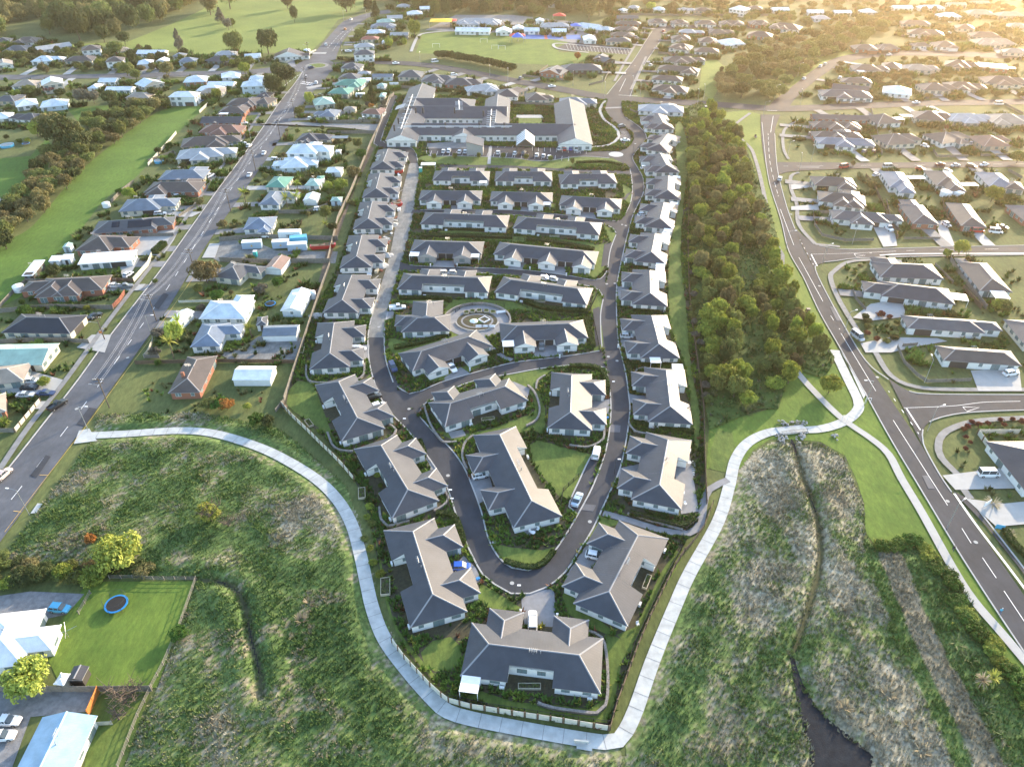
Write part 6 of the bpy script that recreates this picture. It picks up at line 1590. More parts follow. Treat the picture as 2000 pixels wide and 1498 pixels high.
CARS = '''
1040 1235 1040 1202 white wagon|white wagon with roof rails on the forecourt of the bottom villa
888 1112 914 1111 blue hatch|bright blue hatchback in front of the lower left villa garages
922 936 955 929 white hatch|white car with sunroof beside the largest loop villa
1148 1087 1176 1093 white hatch|white hatchback on the pale forecourt near the loop tip
1161 902 1167 876 white wagon|white car in the upper space of the long parking bay inside the loop
1121 993 1133 967 paleblue sedan|pale blue and white car in the lower space of the parking bay
716 783 742 776 black wagon|black car at the slanting left villa, left of a white car
728 800 750 793 white hatch|white car at the slanting left villa, partly under its eave
690 686 711 686 silver wagon|silver-white wagon at the right side of the left column villa
763 712 773 731 darkblue wagon|dark blue-silver car in the small bay on the left road bend
876 714 890 731 white sedan|white car on the forecourt of the slanting villa below the oval garden
765 606 789 604 white ute|white pickup truck beside the square villa by the oval garden
1057 673 1058 689 grey hatch|dark car in the forecourt right of the oval garden
1213 660 1235 661 silver hatch|silver hatchback outside the right column villa near the cross lane
1079 529 1080 518 paleblue hatch|pale blue car in the drive of the very long three-gabled villa
1247 424 1262 422 white hatch|white car at the seventh right column villa
865 537 874 537 white hatch|white car roof behind the left lane row, left one
883 537 891 537 white hatch|white car roof behind the left lane row, right one
1059 547 1069 548 white hatch|white car behind the villa above the oval garden, left one
1077 549 1087 551 white hatch|white car behind the villa above the oval garden, right one
1252 332 1266 331 white hatch|white car outside the right column villa level with the white island
1205 252 1224 248 grey wagon|dark grey car parked across the curved bays by the care home
1213 277 1229 277 white sedan|white car in the curved bays by the care home
865 303 868 295 white hatch|first white car from the left in the care home car park
875 303 879 293 white wagon|second white car from the left in the care home car park
896 304 900 296 white hatch|third white car from the left in the care home car park
907 304 911 295 white hatch|fourth white car from the left in the care home car park
971 306 975 297 white hatch|lone white car right of the crossing path in the car park
1003 307 1010 299 white hatch|white car left of a dark-roofed one in the right car park
1020 306 1027 297 grey wagon|dark grey and white car in the right car park
1047 311 1050 302 white hatch|white car, second before the right end of the car park
1060 312 1063 304 silver hatch|silver car in the lower row of the right car park
1071 314 1075 307 white hatch|last white car at the right of the lower car park row
1091 297 1094 290 white hatch|white car at the care home wall beside a red one
1102 298 1104 291 red hatch|red car at the care home wall
1114 298 1115 290 blue hatch|blue car at the care home wall
1125 300 1126 288 white van|white and blue van at the care home wall
514 306 518 298 white sedan|white car driving down the long road near the big pale house
486 348 490 341 white sedan|white car on the long road beside the palm trees
638 92 636 88 white hatch|white car coming down from the roundabout toward the golf side
600 156 596 150 pink hatch|cream car just below the roundabout
604 136 612 134 darkblue wagon|dark blue car circling the roundabout
684 42 688 39 white hatch|white car at the bend of the road at the top
672 63 676 56 orange hatch|dark orange-lit car waiting on the road above the roundabout
616 169 620 160 white hatch|white car queueing below the roundabout
103 803 126 788 black ute|black pickup truck driving on the long straight road
-4 943 20 922 pink wagon|pale peach-lit car at the left edge of the long road
40 776 64 775 silver sedan|silver sedan behind the white block wall
45 762 75 760 black sedan|black car in the upper part of the yard behind the block wall
76 772 108 772 darkblue sedan|dark blue car nearest the road beside the block wall
48 750 78 748 white wagon|white boat-like car at the top of the yard behind the block wall
178 625 196 617 black sedan|black car on the drive of the large black-roofed house
214 562 236 562 white sedan|white car beside the brown-roofed red brick house
232 566 258 562 grey ute|dark pickup truck beside the white car by the red brick house
246 544 258 536 white hatch|white car behind the timber fence of the white modern house
317 450 328 441 white hatch|white car beside the solar-panelled house
302 423 326 420 white wagon|white wagon, lower one of three outside the blue-grey house
306 414 326 412 white hatch|white car, upper one of three outside the blue-grey house
330 411 344 413 white hatch|white car, right one of three outside the blue-grey house
343 388 354 385 white hatch|white car beside the wide brown-roofed brick house
406 350 417 344 white wagon|white car beside the blue-grey house with the peach hip
448 286 462 284 white hatch|white car, left one at the light grey house by the road
464 285 481 282 white wagon|white pickup-like wagon, right one at the light grey house by the road
483 291 491 285 white hatch|small white car at the roadside beside two white cars
456 266 464 262 grey hatch|grey car beside the red-brown-roofed house
466 244 486 243 white sedan|white car beside the charcoal-roofed brick house
45 700 46 700 black hatch|x
508 476 530 466 silver sedan|x
505 464 528 465 white sedan|white car parked in front of the blue-roofed house by the containers
612 413 632 411 white hatch|white car under the round tree by the garden fence
531 315 548 316 white wagon|white car beside the big pale blue house near the road
603 238 607 231 white hatch|white car beside the blue-grey house at the gravel drive
613 238 617 231 black hatch|black car beside the blue-grey house at the gravel drive
700 237 720 235 white ute|white pickup truck in front of the red-brown-roofed house
622 278 630 272 white hatch|white car beside the charcoal-roofed cream house
606 192 609 187 white hatch|white car beside the middle green-roofed house
624 190 632 188 grey hatch|grey car behind the middle green-roofed house
674 103 688 103 silver sedan|silver car beside the grey two-storey house near the roundabout
767 127 780 126 white sedan|white car on the curving road right of the roundabout
842 124 857 122 white van|white van on the curving road above the grey houses
880 150 893 148 white wagon|white car beside the grey house on the curving road
1071 172 1085 171 white sedan|white car driving on the cross road above the care home
1014 157 1021 154 grey hatch|grey car on the cross road near the kindergarten
1251 87 1257 83 white hatch|white car parked low on the upper street
1236 85 1246 86 silver sedan|silver car outside the lowest house on the left of the upper street
1238 75 1246 76 silver hatch|silver car outside the fourth house on the left of the upper street
1302 76 1310 73 white wagon|white car outside the light grey house on the upper street
1268 132 1274 129 white hatch|white car at the kerb of the brown house by the upper street
1293 143 1308 142 white sedan|white car in front of the brown-roofed house by the upper street
1274 180 1280 176 darkred hatch|dark red car at the corner house on the cross road
1283 181 1289 177 grey hatch|dark grey car at the corner house on the cross road
1294 65 1297 61 red hatch|small red car at the bend of the upper street
1520 359 1525 346 white hatch|white car driving on the broad curved road near the upper side street
1632 332 1664 326 red van|red and white delivery van in the upper side street
1665 655 1682 668 silver van|silver people carrier parked in the bay of the curved road
1908 930 1949 930 white van|white van with roof ladders on the lower right driveway
1955 736 1990 730 white wagon|white car on the drive above the lower side street
1728 444 1742 456 white ute|white pickup on the drive of the corner house above the middle street
1842 439 1854 446 white hatch|white car on the drive left of the red van
1890 455 1925 455 red van|red van on the lawn above the middle side street
1928 455 1958 458 white van|white van right of the red van on the lawn
1945 445 1968 450 brown sedan|brown-grey car behind the white van on the lawn
1566 159 1574 154 white hatch|white car at the kerb of the far curve, lower one
1598 135 1606 130 white hatch|white car at the kerb of the far curve, middle one
1607 130 1615 126 silver hatch|silver car at the kerb of the far curve, upper one
1730 111 1743 108 white sedan|white car on the far curve road
1738 101 1751 99 white hatch|white car outside the brown houses above the far curve
1802 101 1809 95 white hatch|white car in the drive of the open-garage house at far right
1845 68 1860 67 white wagon|white car beside the brown house near the upper right
1848 47 1863 44 white hatch|white car in the glare at upper right
1636 158 1644 152 white hatch|white car outside the brown house inside the far curve
1781 204 1797 203 white sedan|white car driving on the far cross road at right
1739 188 1742 182 white hatch|white car beside the white-roofed house at right
1938 206 1962 206 white van|long white van on the far cross road at right
1595 253 1613 250 white sedan|white car beside the brown brick house by the curved road
1580 268 1583 261 grey hatch|grey car in the drive beside the brown houses
1683 302 1692 297 grey hatch|dark car, left one at the blue-grey house drive
1703 302 1709 297 darkred hatch|dark red car, right one at the blue-grey house drive
1800 287 1812 290 white hatch|white car on the drive right of the brown house above the side street
1878 287 1890 283 white wagon|white car, left of three at the house above the side street
1893 286 1899 281 silver hatch|silver car, middle of three at the house above the side street
1903 284 1911 280 red hatch|red car, right of three at the house above the side street
1827 325 1845 324 darkred sedan|dark red car, leftmost of four on the upper side street kerb
1854 328 1876 325 silver sedan|silver car, second of four on the upper side street kerb
1890 327 1903 330 brown wagon|brown car, third of four on the upper side street kerb
1911 327 1932 323 white sedan|white car, rightmost of four on the upper side street kerb
1842 336 1857 339 white hatch|white car parked below the kerb of the upper side street
1704 347 1716 343 white hatch|white car left of the blue-grey house below the upper side street
1790 332 1802 334 red hatch|red car left of the brown house below the upper side street
1726 330 1742 329 white van|white van parked at the kerb below the upper side street
1900 285 1901 285 white hatch|x
0 1411 34 1412 white sedan|white car, upper of two at the bottom left edge
-12 1443 24 1440 white sedan|white car, lower of two at the bottom left edge
102 1191 136 1194 cyan hatch|bright light-blue car behind the white-roofed house
'''
for l in CARS.strip().splitlines():
    a, lab = l.split('|')
    if lab == 'x': continue
    t = a.split(); car(*map(float, t[:4]), t[4], t[5], lab)
# ================================================================ FENCES
M['fence_timber'] = mat('fence_timber', (.23, .21, .18), .9, col2=(.15, .14, .12), scale=1.5); M['fence_pale'] = mat('fence_pale', (.52, .50, .42), .85, var=.1, scale=1.5); M['fence_red'] = mat('fence_red', (.24, .09, .06), .85, var=.15, scale=2)
M['fence_orange'] = mat('fence_orange', (.50, .19, .05), .8, var=.15, scale=2); M['fence_black'] = mat('fence_black', (.02, .02, .022), .5, var=0); M['fence_brown'] = mat('fence_brown', (.13, .09, .06), .9, var=.2, scale=2)
def fence(s, h, m, lab, kind='panel', gap=2.4, post=True, grp=None):
    P0 = pts(s); P = []
    for a, b in zip(P0[:-1], P0[1:]):
        n = max(1, round((b-a).length/gap)); P += [a+(b-a)*k/n for k in range(n)]
    P.append(P0[-1]); r = empty('retaining_wall' if kind == 'retain' else 'fence', (P[0].x, P[0].y, .1)); setp(r, lab, 'retaining wall' if kind == 'retain' else 'fence', grp); o0 = P[0]
    Q = [p-o0 for p in P]; V, Fc = [], []
    if kind in ('panel', 'retain'):
        if kind == 'panel': ribbon_vf(Q, .06, 0, V, Fc, h=h); meshobj('panel', V, Fc, m, r)
        else:
            for a, b in zip(Q[:-1], Q[1:]):
                d = (b-a); A = a+d*.09; B = b-d*.09; ribbon_vf([A, B], .08, 0, V, Fc, h=h)
            meshobj('panel', V, Fc, m, r)
    elif kind == 'rail':
        for z in (.3, .65, 1.0):
            for a, b in zip(Q[:-1], Q[1:]): bar(V, Fc, (a.x, a.y, z*h), (b.x, b.y, z*h), .05, 4)
        meshobj('rail', V, Fc, m, r)
    elif kind == 'pool':
        for z in (.1, h): ribbon_vf(Q, .05, z, V, Fc, h=.05)
        for a, b in zip(Q[:-1], Q[1:]):
            n = max(1, int((b-a).length/.22))
            for k in range(n): p = a+(b-a)*k/n; box(V, Fc, p.x-.012, p.x+.012, p.y-.012, p.y+.012, .1, h)
        meshobj('bars', V, Fc, m, r)
    if post:
        PV, PF = [], []; ps = .07 if kind != 'retain' else .12; box(PV, PF, -ps, ps, -ps, ps, 0, h+.12); me = bpy.data.meshes.new('post'); me.from_pydata(PV, [], PF); me.materials.append(M['fence_brown' if kind == 'retain' else m])
        for p in Q[:100]: o = bpy.data.objects.new('post', me); COL.objects.link(o); o.parent = r; o.location = p
    return r
for l in '''
770,187 760,195 740,250 723,285 705,330 684,380 660,430 640,515|1.8|fence_timber|long timber boundary fence left of the village, upper part|panel
645,520 630,560 608,625 590,680 575,725 556,785|1.8|fence_timber|long timber boundary fence left of the village, lower part|panel
556,785 539,806|1.2|fence_timber|short timber fence end at the lower corner of the grass|panel
550,792 570,815 600,843 625,868 650,892 672,915 692,940|1.4|fence_pale|post and panel retaining wall at the upper left of the village|retain
766,1256 790,1288 815,1315 840,1342 862,1362 876,1372 920,1384 1000,1397 1100,1412 1189,1427|1.5|fence_pale|retaining wall of pale panels along the bottom of the village|retain
1191,1426 1205,1375 1225,1320 1245,1265 1268,1210 1292,1160 1318,1108 1336,1080|1.5|fence_brown|dark post and panel retaining wall along the lower right of the village|retain
1338,1078 1352,1062 1375,1030 1392,985|1.2|fence_brown|dark timber fence beside the bend of the side path|panel
866,1362 950,1380 1100,1403 1188,1415|1.1|fence_black|black pool-style fence above the bottom retaining wall|pool
1190,1415 1240,1258 1300,1130 1330,1075|1.1|fence_black|black pool-style fence above the lower right retaining wall|pool
1380,985 1376,900 1374,800 1366,740 1352,640 1345,560 1343,470 1346,380 1346,290|1.3|fence_brown|dark boundary fence beside the creek belt|panel
1362,1020 1340,1037 1232,1008|1.1|fence_black|black fence along the garden of the stepping-stone villa|pool
1112,1040 1085,1060|1.1|fence_black|short black fence at the corner of the largest loop villa|pool
1095,990 1100,960 1130,932|1.1|fence_black|black fence left of the parking bay inside the loop|pool
820,467 1000,468 1150,486|1.1|fence_black|black fence along the terrace between two lane rows|pool
1020,598 1060,616 1146,618 1165,580|1.1|fence_black|black fence round the lawn above the oval garden villa|pool
1158,620 1172,690|1.1|fence_black|black fence right of the oval garden villa|pool
876,650 876,630|1.1|fence_black|black fence right of the square villa by the oval garden|pool
890,612 905,600 940,596 985,600|1.1|fence_black|black fence behind the oval garden|pool
215,1131 260,1130 300,1133 384,1133|1.0|fence_timber|old post and rail fence along the top of the trampoline lawn|rail
384,1133 350,1230 320,1300 297,1343|1.1|fence_timber|post and rail fence right of the trampoline lawn|rail
297,1345 270,1400 232,1500|1.1|fence_timber|wire and post fence from the lawn corner to the bottom edge|rail
0,1350 150,1351 297,1350|1.7|fence_timber|grey timber fence across the bottom of the trampoline lawn|panel
195,1352 175,1398|1.8|fence_orange|bright orange timber fence beside the gravel yard|panel
178,1160 155,1200|1.0|fence_timber|short broken fence left of the trampoline lawn|rail
185,1417 220,1415|1.0|fence_pale|short white rail beside the pale blue building|panel
30,845 80,785|1.2|fence_pale|white block wall with pillars behind the footpath|retain
0,845 32,845|1.3|fence_timber|timber fence at the left edge below the white block wall|panel
262,552 290,520 298,502|1.7|fence_pale|pale timber fence in front of the white modern house|panel
220,605 235,590 245,574|1.5|fence_red|red-brown timber fence at the roadside|panel
52,552 110,555 228,552|1.5|fence_timber|grey fence between the white modern and red brick houses|panel
212,550 262,552|1.4|fence_brown|dark brown fence above the white car drive|panel
0,612 100,603 222,605|1.6|fence_timber|grey timber fence above the black-roofed house|panel
0,672 60,668 120,668 175,672|1.5|fence_timber|grey timber fence above the green gable-roofed house|panel
0,602 30,570 52,552|1.3|fence_timber|timber fence along the paddock beside the water tank|panel
218,397 240,375 262,358|1.4|fence_timber|timber fence beside the paddock above the round tank|panel
262,464 340,462|1.4|fence_timber|grey fence between the solar house and the brown brick house|panel
350,425 392,398|1.2|fence_timber|roadside fence left of the wide verge|panel
290,325 330,280 345,262|1.4|fence_pale|pale paddock fence behind the peach-hipped house|panel
345,305 340,300 290,318|1.4|fence_timber|grey fence round the garden of the light grey house|panel
390,222 408,205|1.5|fence_pale|pale fence at the paddock top corner|panel
320,208 375,207|1.3|fence_timber|grey fence below the white two-storey house at the paddock|panel
430,472 500,466 660,470|1.7|fence_timber|grey timber fence behind the containers|panel
430,512 520,515 645,514|1.7|fence_timber|long grey fence below the gravel yard|panel
545,418 600,418 640,405|1.6|fence_timber|grey fence below the garage with the dark door|panel
628,242 740,240|1.6|fence_timber|grey timber fence along the gravel drive|panel
640,262 735,262|1.6|fence_timber|fence below the gravel drive behind the clipped hedge|panel
282,700 290,690 300,668|1.2|fence_pale|pale timber fence round the palm tree garden|panel
282,700 312,700|1.2|fence_timber|short timber fence below the palm tree|panel
265,712 420,708 575,710|1.2|fence_brown|dark fence along the lower gravel access|panel
350,592 420,590 470,590|.8|fence_pale|low white wall above the pale blue-roofed house|panel
540,160 502,205|1.2|fence_pale|pale roadside fence below the dark tree pair|panel
522,118 560,124 618,100|1.1|fence_pale|white picket fence round the roundabout corner house|panel
765,172 900,180 1000,205 1085,208|1.6|fence_timber|timber fence between the care home and the grey-roofed houses|panel
1230,217 1240,222 1290,226 1330,228|1.3|fence_timber|curved timber fence around the light grey house|panel
1070,130 1048,145 1020,150 1100,158|1.1|fence_timber|fence in front of the kindergarten|panel
1195,128 1180,160 1150,168|1.0|fence_timber|fence right of the kindergarten garden|panel
1205,30 1300,32 1500,32|1.5|fence_timber|long fence behind the grey-roofed row at the upper street|panel
1285,106 1350,110 1402,115|1.3|fence_timber|fence below the upper pair of brown houses|panel
1587,415 1590,440 1605,462 1650,472 1705,471|1.1|fence_timber|curved timber fence round the corner house lawn|panel
1588,417 1622,418|1.3|fence_timber|grey fence at the top of the corner house lawn|panel
1710,375 1735,430 1752,468|1.6|fence_brown|dark fence right of the corner house|panel
1730,395 1740,440 1760,460|1.4|fence_timber|fence left of the dark-roofed brick house|panel
1765,468 1835,468|.9|fence_timber|low fence below the dark-roofed brick house|panel
1838,395 1850,430 1872,450|1.4|fence_brown|fence between the two brick houses|panel
1855,510 1880,550 1925,605|1.7|fence_timber|tall grey fence left of the house with the long white awning|panel
1880,565 1915,605|1.5|fence_brown|dark fence behind the square white awning|panel
1825,520 1860,555|1.2|fence_timber|fence right of the house by the planted corner|panel
1665,570 1670,585 1690,607|1.0|fence_timber|short fence round the small lawn left of the long dark roof|panel
1752,680 1765,710 1790,735 1810,748 1895,745|1.1|fence_timber|curved timber fence round the lawn above the lower side street|panel
1762,678 1790,676|1.1|fence_timber|short fence at the top of the curved lawn|panel
1908,848 1950,905|1.5|fence_pale|pale panel fence left of the dark-roofed edge house|retain
1908,848 1988,848|1.5|fence_pale|pale panel fence above the dark-roofed edge house|panel
1638,198 1640,203 1705,200|1.1|fence_timber|fence in front of the blue-grey house by the far cross road|panel
1700,215 1712,260 1722,305|1.5|fence_timber|long fence right of the brown brick rows|panel
1785,195 1850,192|1.1|fence_timber|fence below the far brown-roofed houses|panel
1830,113 1838,145|1.3|fence_timber|bright sunlit fence inside the far curve|panel
1760,72 1820,75|1.1|fence_timber|fence below the upper right brown house|panel
1768,96 1780,75|1.2|fence_timber|short sunlit fence between the two far brown houses|panel
1710,60 1690,75|1.2|fence_timber|fence at the edge of the upper right bush strip|panel
1815,286 1830,308 1890,308|1.2|fence_timber|fence round the lawn above the upper side street|panel
1914,295 1915,306 1990,306|1.2|fence_timber|fence below the red-brown-roofed house at right|panel
1690,345 1710,372|1.4|fence_brown|dark fence left of the curved white awning house|panel
1968,335 1995,350|1.2|fence_timber|fence at the right end below the upper side street|panel
1795,170 1800,190|1.1|fence_timber|fence right of the white-roofed house|panel
1960,205 1998,225|1.1|fence_timber|fence at the far right below the cross road|panel
'''.strip().splitlines():
    t = l.split('|'); fence(t[0], float(t[1]), t[2], t[3], t[4], post=at(*map(float, t[0].split()[0].split(','))).y < 330)
# hedges
leafmat('hedge', (.055, .10, .022), (.028, .055, .012), hv=.1)
def hedge(s, h, w, lab, m='hedge'):
    P = spline(pts(s), 1.0); x, y, nx, ny = [], [], [], []; o0 = P[0]; V = []; rs = np.random.RandomState(len(lab)*7+int(abs(o0.x))); 
    L = sum((a-b).length for a, b in zip(P[:-1], P[1:])); n = int(L*(2*h+w)*34)+20
    ii = rs.randint(0, len(P)-1, n); t = rs.rand(n); A = np.array([tuple(p) for p in P]); c = A[ii]*(1-t[:, None])+A[ii+1]*t[:, None]; d = A[ii+1]-A[ii]; d /= np.linalg.norm(d, axis=1)[:, None]+1e-9; nn = np.stack([-d[:, 1], d[:, 0], d[:, 0]*0], 1)
    side = rs.choice([-1, 0, 1], n); off = np.where(side == 0, rs.uniform(-.5, .5, n)*w, side*w/2); z = np.where(side == 0, h, rs.uniform(.05, h, n))+rs.normal(size=n)*.05
    C = c+nn*off[:, None]; C[:, 2] = z+.1; nr = rs.normal(size=(n, 3)); nr /= np.linalg.norm(nr, axis=1)[:, None]; tt = np.cross(nr, rs.normal(size=(n, 3))); tt /= np.linalg.norm(tt, axis=1)[:, None]; bb = np.cross(nr, tt); q = .13
    V = np.stack([C-tt*q, C-bb*q, C+tt*q, C+bb*q], 1).reshape(-1, 3); o = fastmesh('hedge', V, np.arange(n*4).reshape(-1, 4), m)
    cv, cf = [], []; ribbon_vf(P, w*.8, .05, cv, cf, h=h*.95); k = meshobj('core', cv, cf, 'leaf_dark'); k.parent = o
    setp(o, lab, 'hedge'); return o
for s, h, w, lab in (('303,498 322,480', 1.9, 2.4, 'clipped bright green hedge beside the pale driveway'), ('640,260 695,260', 1.8, 1.6, 'long dark clipped hedge below the gravel drive'), ('660,116 700,118 765,120', 1.5, 2, 'hedge along the curving road by the roundabout'),
     ('825,178 900,182 1000,207', 1.5, 2, 'dark hedge behind the care home'), ('1230,1005 1330,1028 1350,1012', .9, 1.2, 'low hedge in front of the stepping-stone villa'), ('1235,828 1310,838 1355,846', .9, 1.4, 'low hedge below the third right column villa'),
     ('1235,607 1306,609', .8, 1.2, 'low hedge below the fifth right column villa'), ('1236,523 1305,524', .8, 1.2, 'low hedge below the sixth right column villa'), ('1235,712 1330,712', .8, 1.2, 'low hedge below the fourth right column villa'),
     ('985,1098 1030,1110 1060,1103 1082,1078', .8, 1.1, 'curved low hedge round the lawn at the loop tip'), ('852,1005 885,1010 900,1040 905,1062', .9, 1.2, 'curved hedge on the left bend of the loop'), ('818,862 828,888 822,900', .8, 1.4, 'low green hedge on the left bend above the empty forecourt'), ('840,940 848,965 855,968', .8, 1.5, 'lime hedge right of the empty forecourt villa'),
     ('1112,718 1160,720 1180,735 1186,760', 1.0, 1.3, 'hedge curving round the upright loop villa'), ('1028,470 1100,478 1160,490', 1.0, 2, 'dark hedge bank above the very long villa'), ('822,462 900,463 1000,466', 1.0, 2, 'dark hedge bank above the grey-brick villa'), ('780,585 860,585 880,592', .9, 1.4, 'dark hedge above the square villa'),
     ('820,445 850,449 900,450 990,453', .7, 1.2, 'low hedge in front of the fourth lane row'), ('1025,592 1070,606 1148,612', 1.3, 1.8, 'dark hedge below the villa above the oval garden'), ('1145,625 1158,680', 1.2, 1.5, 'dark hedge right of the oval garden villa'), ('910,700 960,692 990,684', .8, 1.6, 'flowering hedge below the slanting villa by the oval garden'),
     ('770,682 820,672 880,655', 1.0, 1.5, 'dark hedge above the slanting villa by the oval garden'), ('1222,705 1235,740 1236,770', .8, 1.5, 'low hedge left of the third right column villa'), ('1245,222 1320,226', 1.0, 1.2, 'low hedge by the curved timber fence'), ('1125,320 1180,318 1215,325', .9, 1.5, 'low hedge at the right end of the car park lawn'),
     ('1960,1035 1975,1060 2000,1085 2050,1130', .9, 1.3, 'low hedge round the mulch bed behind the blue sign'), ('1155,215 1165,195', 1.1, 1.8, 'clipped hedge by the village entrance')):
    hedge(s, h, w, lab)
# ================================================================ STREET FURNITURE AND OTHER THINGS
def thing(name, x, y, lab, cat, rz=0, z=.1, grp=None):
    p = at(x, y); r = empty(name, (p.x, p.y, z), rz); setp(r, lab, cat, grp); return r
RDIR = math.atan2((at(470, 312)-at(147, 750)).y, (at(470, 312)-at(147, 750)).x)
def pole(x, y, lab, h=9.5, lamp=True, flag=False):
    r = thing('power_pole', x, y, lab, 'power pole', RDIR); V, Fc = [], []; bar(V, Fc, (0, 0, 0), (0, 0, h), .17, 7, .11); meshobj('pole', V, Fc, 'bark', r)
    V, Fc = [], []; box(V, Fc, -.07, .07, -1.3, 1.3, h-.6, h-.45); meshobj('crossarm', V, Fc, 'bark', r); V, Fc = [], []; box(V, Fc, -.07, .07, -1, 1, h-1.6, h-1.45); meshobj('crossarm', V, Fc, 'bark', r)
    for yy in (-1.2, -.7, .7, 1.2): V, Fc = [], []; bar(V, Fc, (0, yy, h-.45), (0, yy, h-.2), .06, 5); meshobj('insulator', V, Fc, 'white_paint', r)
    if lamp: V, Fc = [], []; bar(V, Fc, (0, 0, h-2.2), (0, 2.2, h-1.8), .05, 5); box(V, Fc, -.12, .12, 2.1, 2.8, -.0+h-1.85, h-1.7); meshobj('street_light', V, Fc, 'metal', r)
    if flag: V, Fc = [], []; box(V, Fc, -.06, .06, .2, .9, 2.2, 3.0); meshobj('notice', V, Fc, 'fence_orange', r)
    return at(x, y)+Vector((0, 0, h-.3))
PP = []
for i, (x, y, l) in enumerate(((214, 797, 'nearest power pole on the long road, by the gravel access'), (306, 628, 'second power pole up the long road, beside the white cottage'), (382, 536, 'third power pole up the long road, in front of the large dark round tree'), (451, 414, 'fourth power pole up the long road, above the gravel yard'), (500, 335, 'fifth power pole, on the right verge of the long road'), (548, 273, 'sixth power pole, beside the gravel drive entrance'), (576, 230, 'power pole beside the round yellow tree'), (598, 165, 'power pole just below the roundabout'))): PP.append(pole(x, y, l))
pole(205, 664, 'leaning pole with an orange flag on the left verge of the long road', 8, True, True); pole(603, 111, 'tall pole behind the white picket fence', 9); pole(667, 106, 'pole beside the road just above the roundabout', 9, False); pole(457, 128, 'left pole of the pair by the cross street transformer', 9, False); pole(463, 128, 'right pole of the pair by the cross street transformer', 9, False); pole(130, 141, 'pole on the cross street by the brown and cream house', 8); pole(88, 140, 'pole on the cross street at far left', 8, False)
for k, yy in enumerate((-1.2, -.7, .7, 1.2)):
    V, Fc = [], []; nn = Vector((-math.sin(RDIR), math.cos(RDIR), 0))*yy
    for a, b in zip(PP[:-1], PP[1:]):
        pr = None
        for j in range(9):
            t = j/8; p = a+(b-a)*t+nn-Vector((0, 0, 1.1*4*t*(1-t)))
            if pr is not None: bar(V, Fc, pr, p, .022, 3)
            pr = p
    o = meshobj('power_line', V, Fc, 'metal'); setp(o, f'{ORD[k]} overhead wire from the left strung between the power poles of the long road', 'wire', 'overhead wires')
def lamp(x, y, ang, lab, h=7.5, arm=1.8, m='metal'):
    r = thing('street_lamp', x, y, lab, 'street lamp', R(ang)); V, Fc = [], []; bar(V, Fc, (0, 0, 0), (0, 0, h), .09, 7, .06); meshobj('pole', V, Fc, m, r); V, Fc = [], []; bar(V, Fc, (0, 0, h), (arm, 0, h+.25), .045, 5); meshobj('arm', V, Fc, m, r)
    V, Fc = [], []; box(V, Fc, arm-.1, arm+.6, -.14, .14, h+.2, h+.32); meshobj('lamp_head', V, Fc, 'white_paint', r)
for x, y, a, l in ((1849, 1032, 35, 'street lamp beside the lower curved road'), (1811, 842, 20, 'street lamp on the lower side street corner'), (1648, 652, 20, 'street lamp by the curved road opposite the parked carrier'), (1606, 518, 20, 'street lamp at the middle side street corner'), (1534, 490, 0, 'street lamp left of the curved road at the middle junction'), (1690, 790, 180, 'street lamp beside the path fork near the curved road'), (1664, 478, 80, 'street lamp at the curved fence of the corner house'), (1560, 336, 80, 'street lamp at the upper side street corner'), (1583, 320, 80, 'tall street lamp behind the upper side street'), (1537, 310, 30, 'street lamp on the right verge near the upper side street'), (1805, 748, 80, 'street lamp inside the curved lawn fence'),
                   (173, 842, 0, 'white lamp at the start of the pale path'), (58, 1006, 170, 'white lamp beside the long road below the path'), (298, 660, 0, 'white post lamp at the palm tree garden corner'), (490, 272, 180, 'lamp on the left verge near the three-car drive'), (1235, 178, 90, 'street lamp on the far junction corner'), (1250, 190, 90, 'street lamp right of the far junction corner'), (1181, 190, 90, 'street lamp left of the far junction'), (1175, 180, 90, 'street lamp left of the far junction, upper'), (1362, 205, 90, 'street lamp near the bus shelter'), (1374, 195, 90, 'street lamp above the bus shelter'), (1490, 228, 0, 'street lamp beside the curved road junction'), (1512, 195, 20, 'street lamp at the foot of the bush strip'), (1558, 150, 20, 'street lamp on the far curve'), (957, 155, 90, 'street lamp on the curving road above the care home'), (821, 128, 90, 'street lamp by the playing field hedge'), (992, 162, 90, 'street lamp by the kindergarten entrance'), (1119, 168, 90, 'street lamp by the kindergarten garden'), (716, 36, 180, 'street lamp at the top bend'), (672, 42, 0, 'street lamp at the golf course bend'), (1563, 205, 90, 'street lamp on the far cross road verge')):
    lamp(x, y, a, l)
for i, (x, y, l) in enumerate(((1006, 1172, 'black lamp post at the loop tip beside the bottom villa forecourt'), (878, 1002, 'black lamp post on the left bend by the curved hedge'), (1200, 925, 'lamp post right of the loop by the empty forecourt'), (1236, 300, 'lamp post beside the round white island'), (1190, 772, 'lamp post by the upright loop villa'), (787, 845, 'lamp post on the bank left of the loop'), (875, 985, 'lamp post above the hedge on the left bend'))): lamp(x, y, 0, l, 4.2, .5, 'metal_dark')
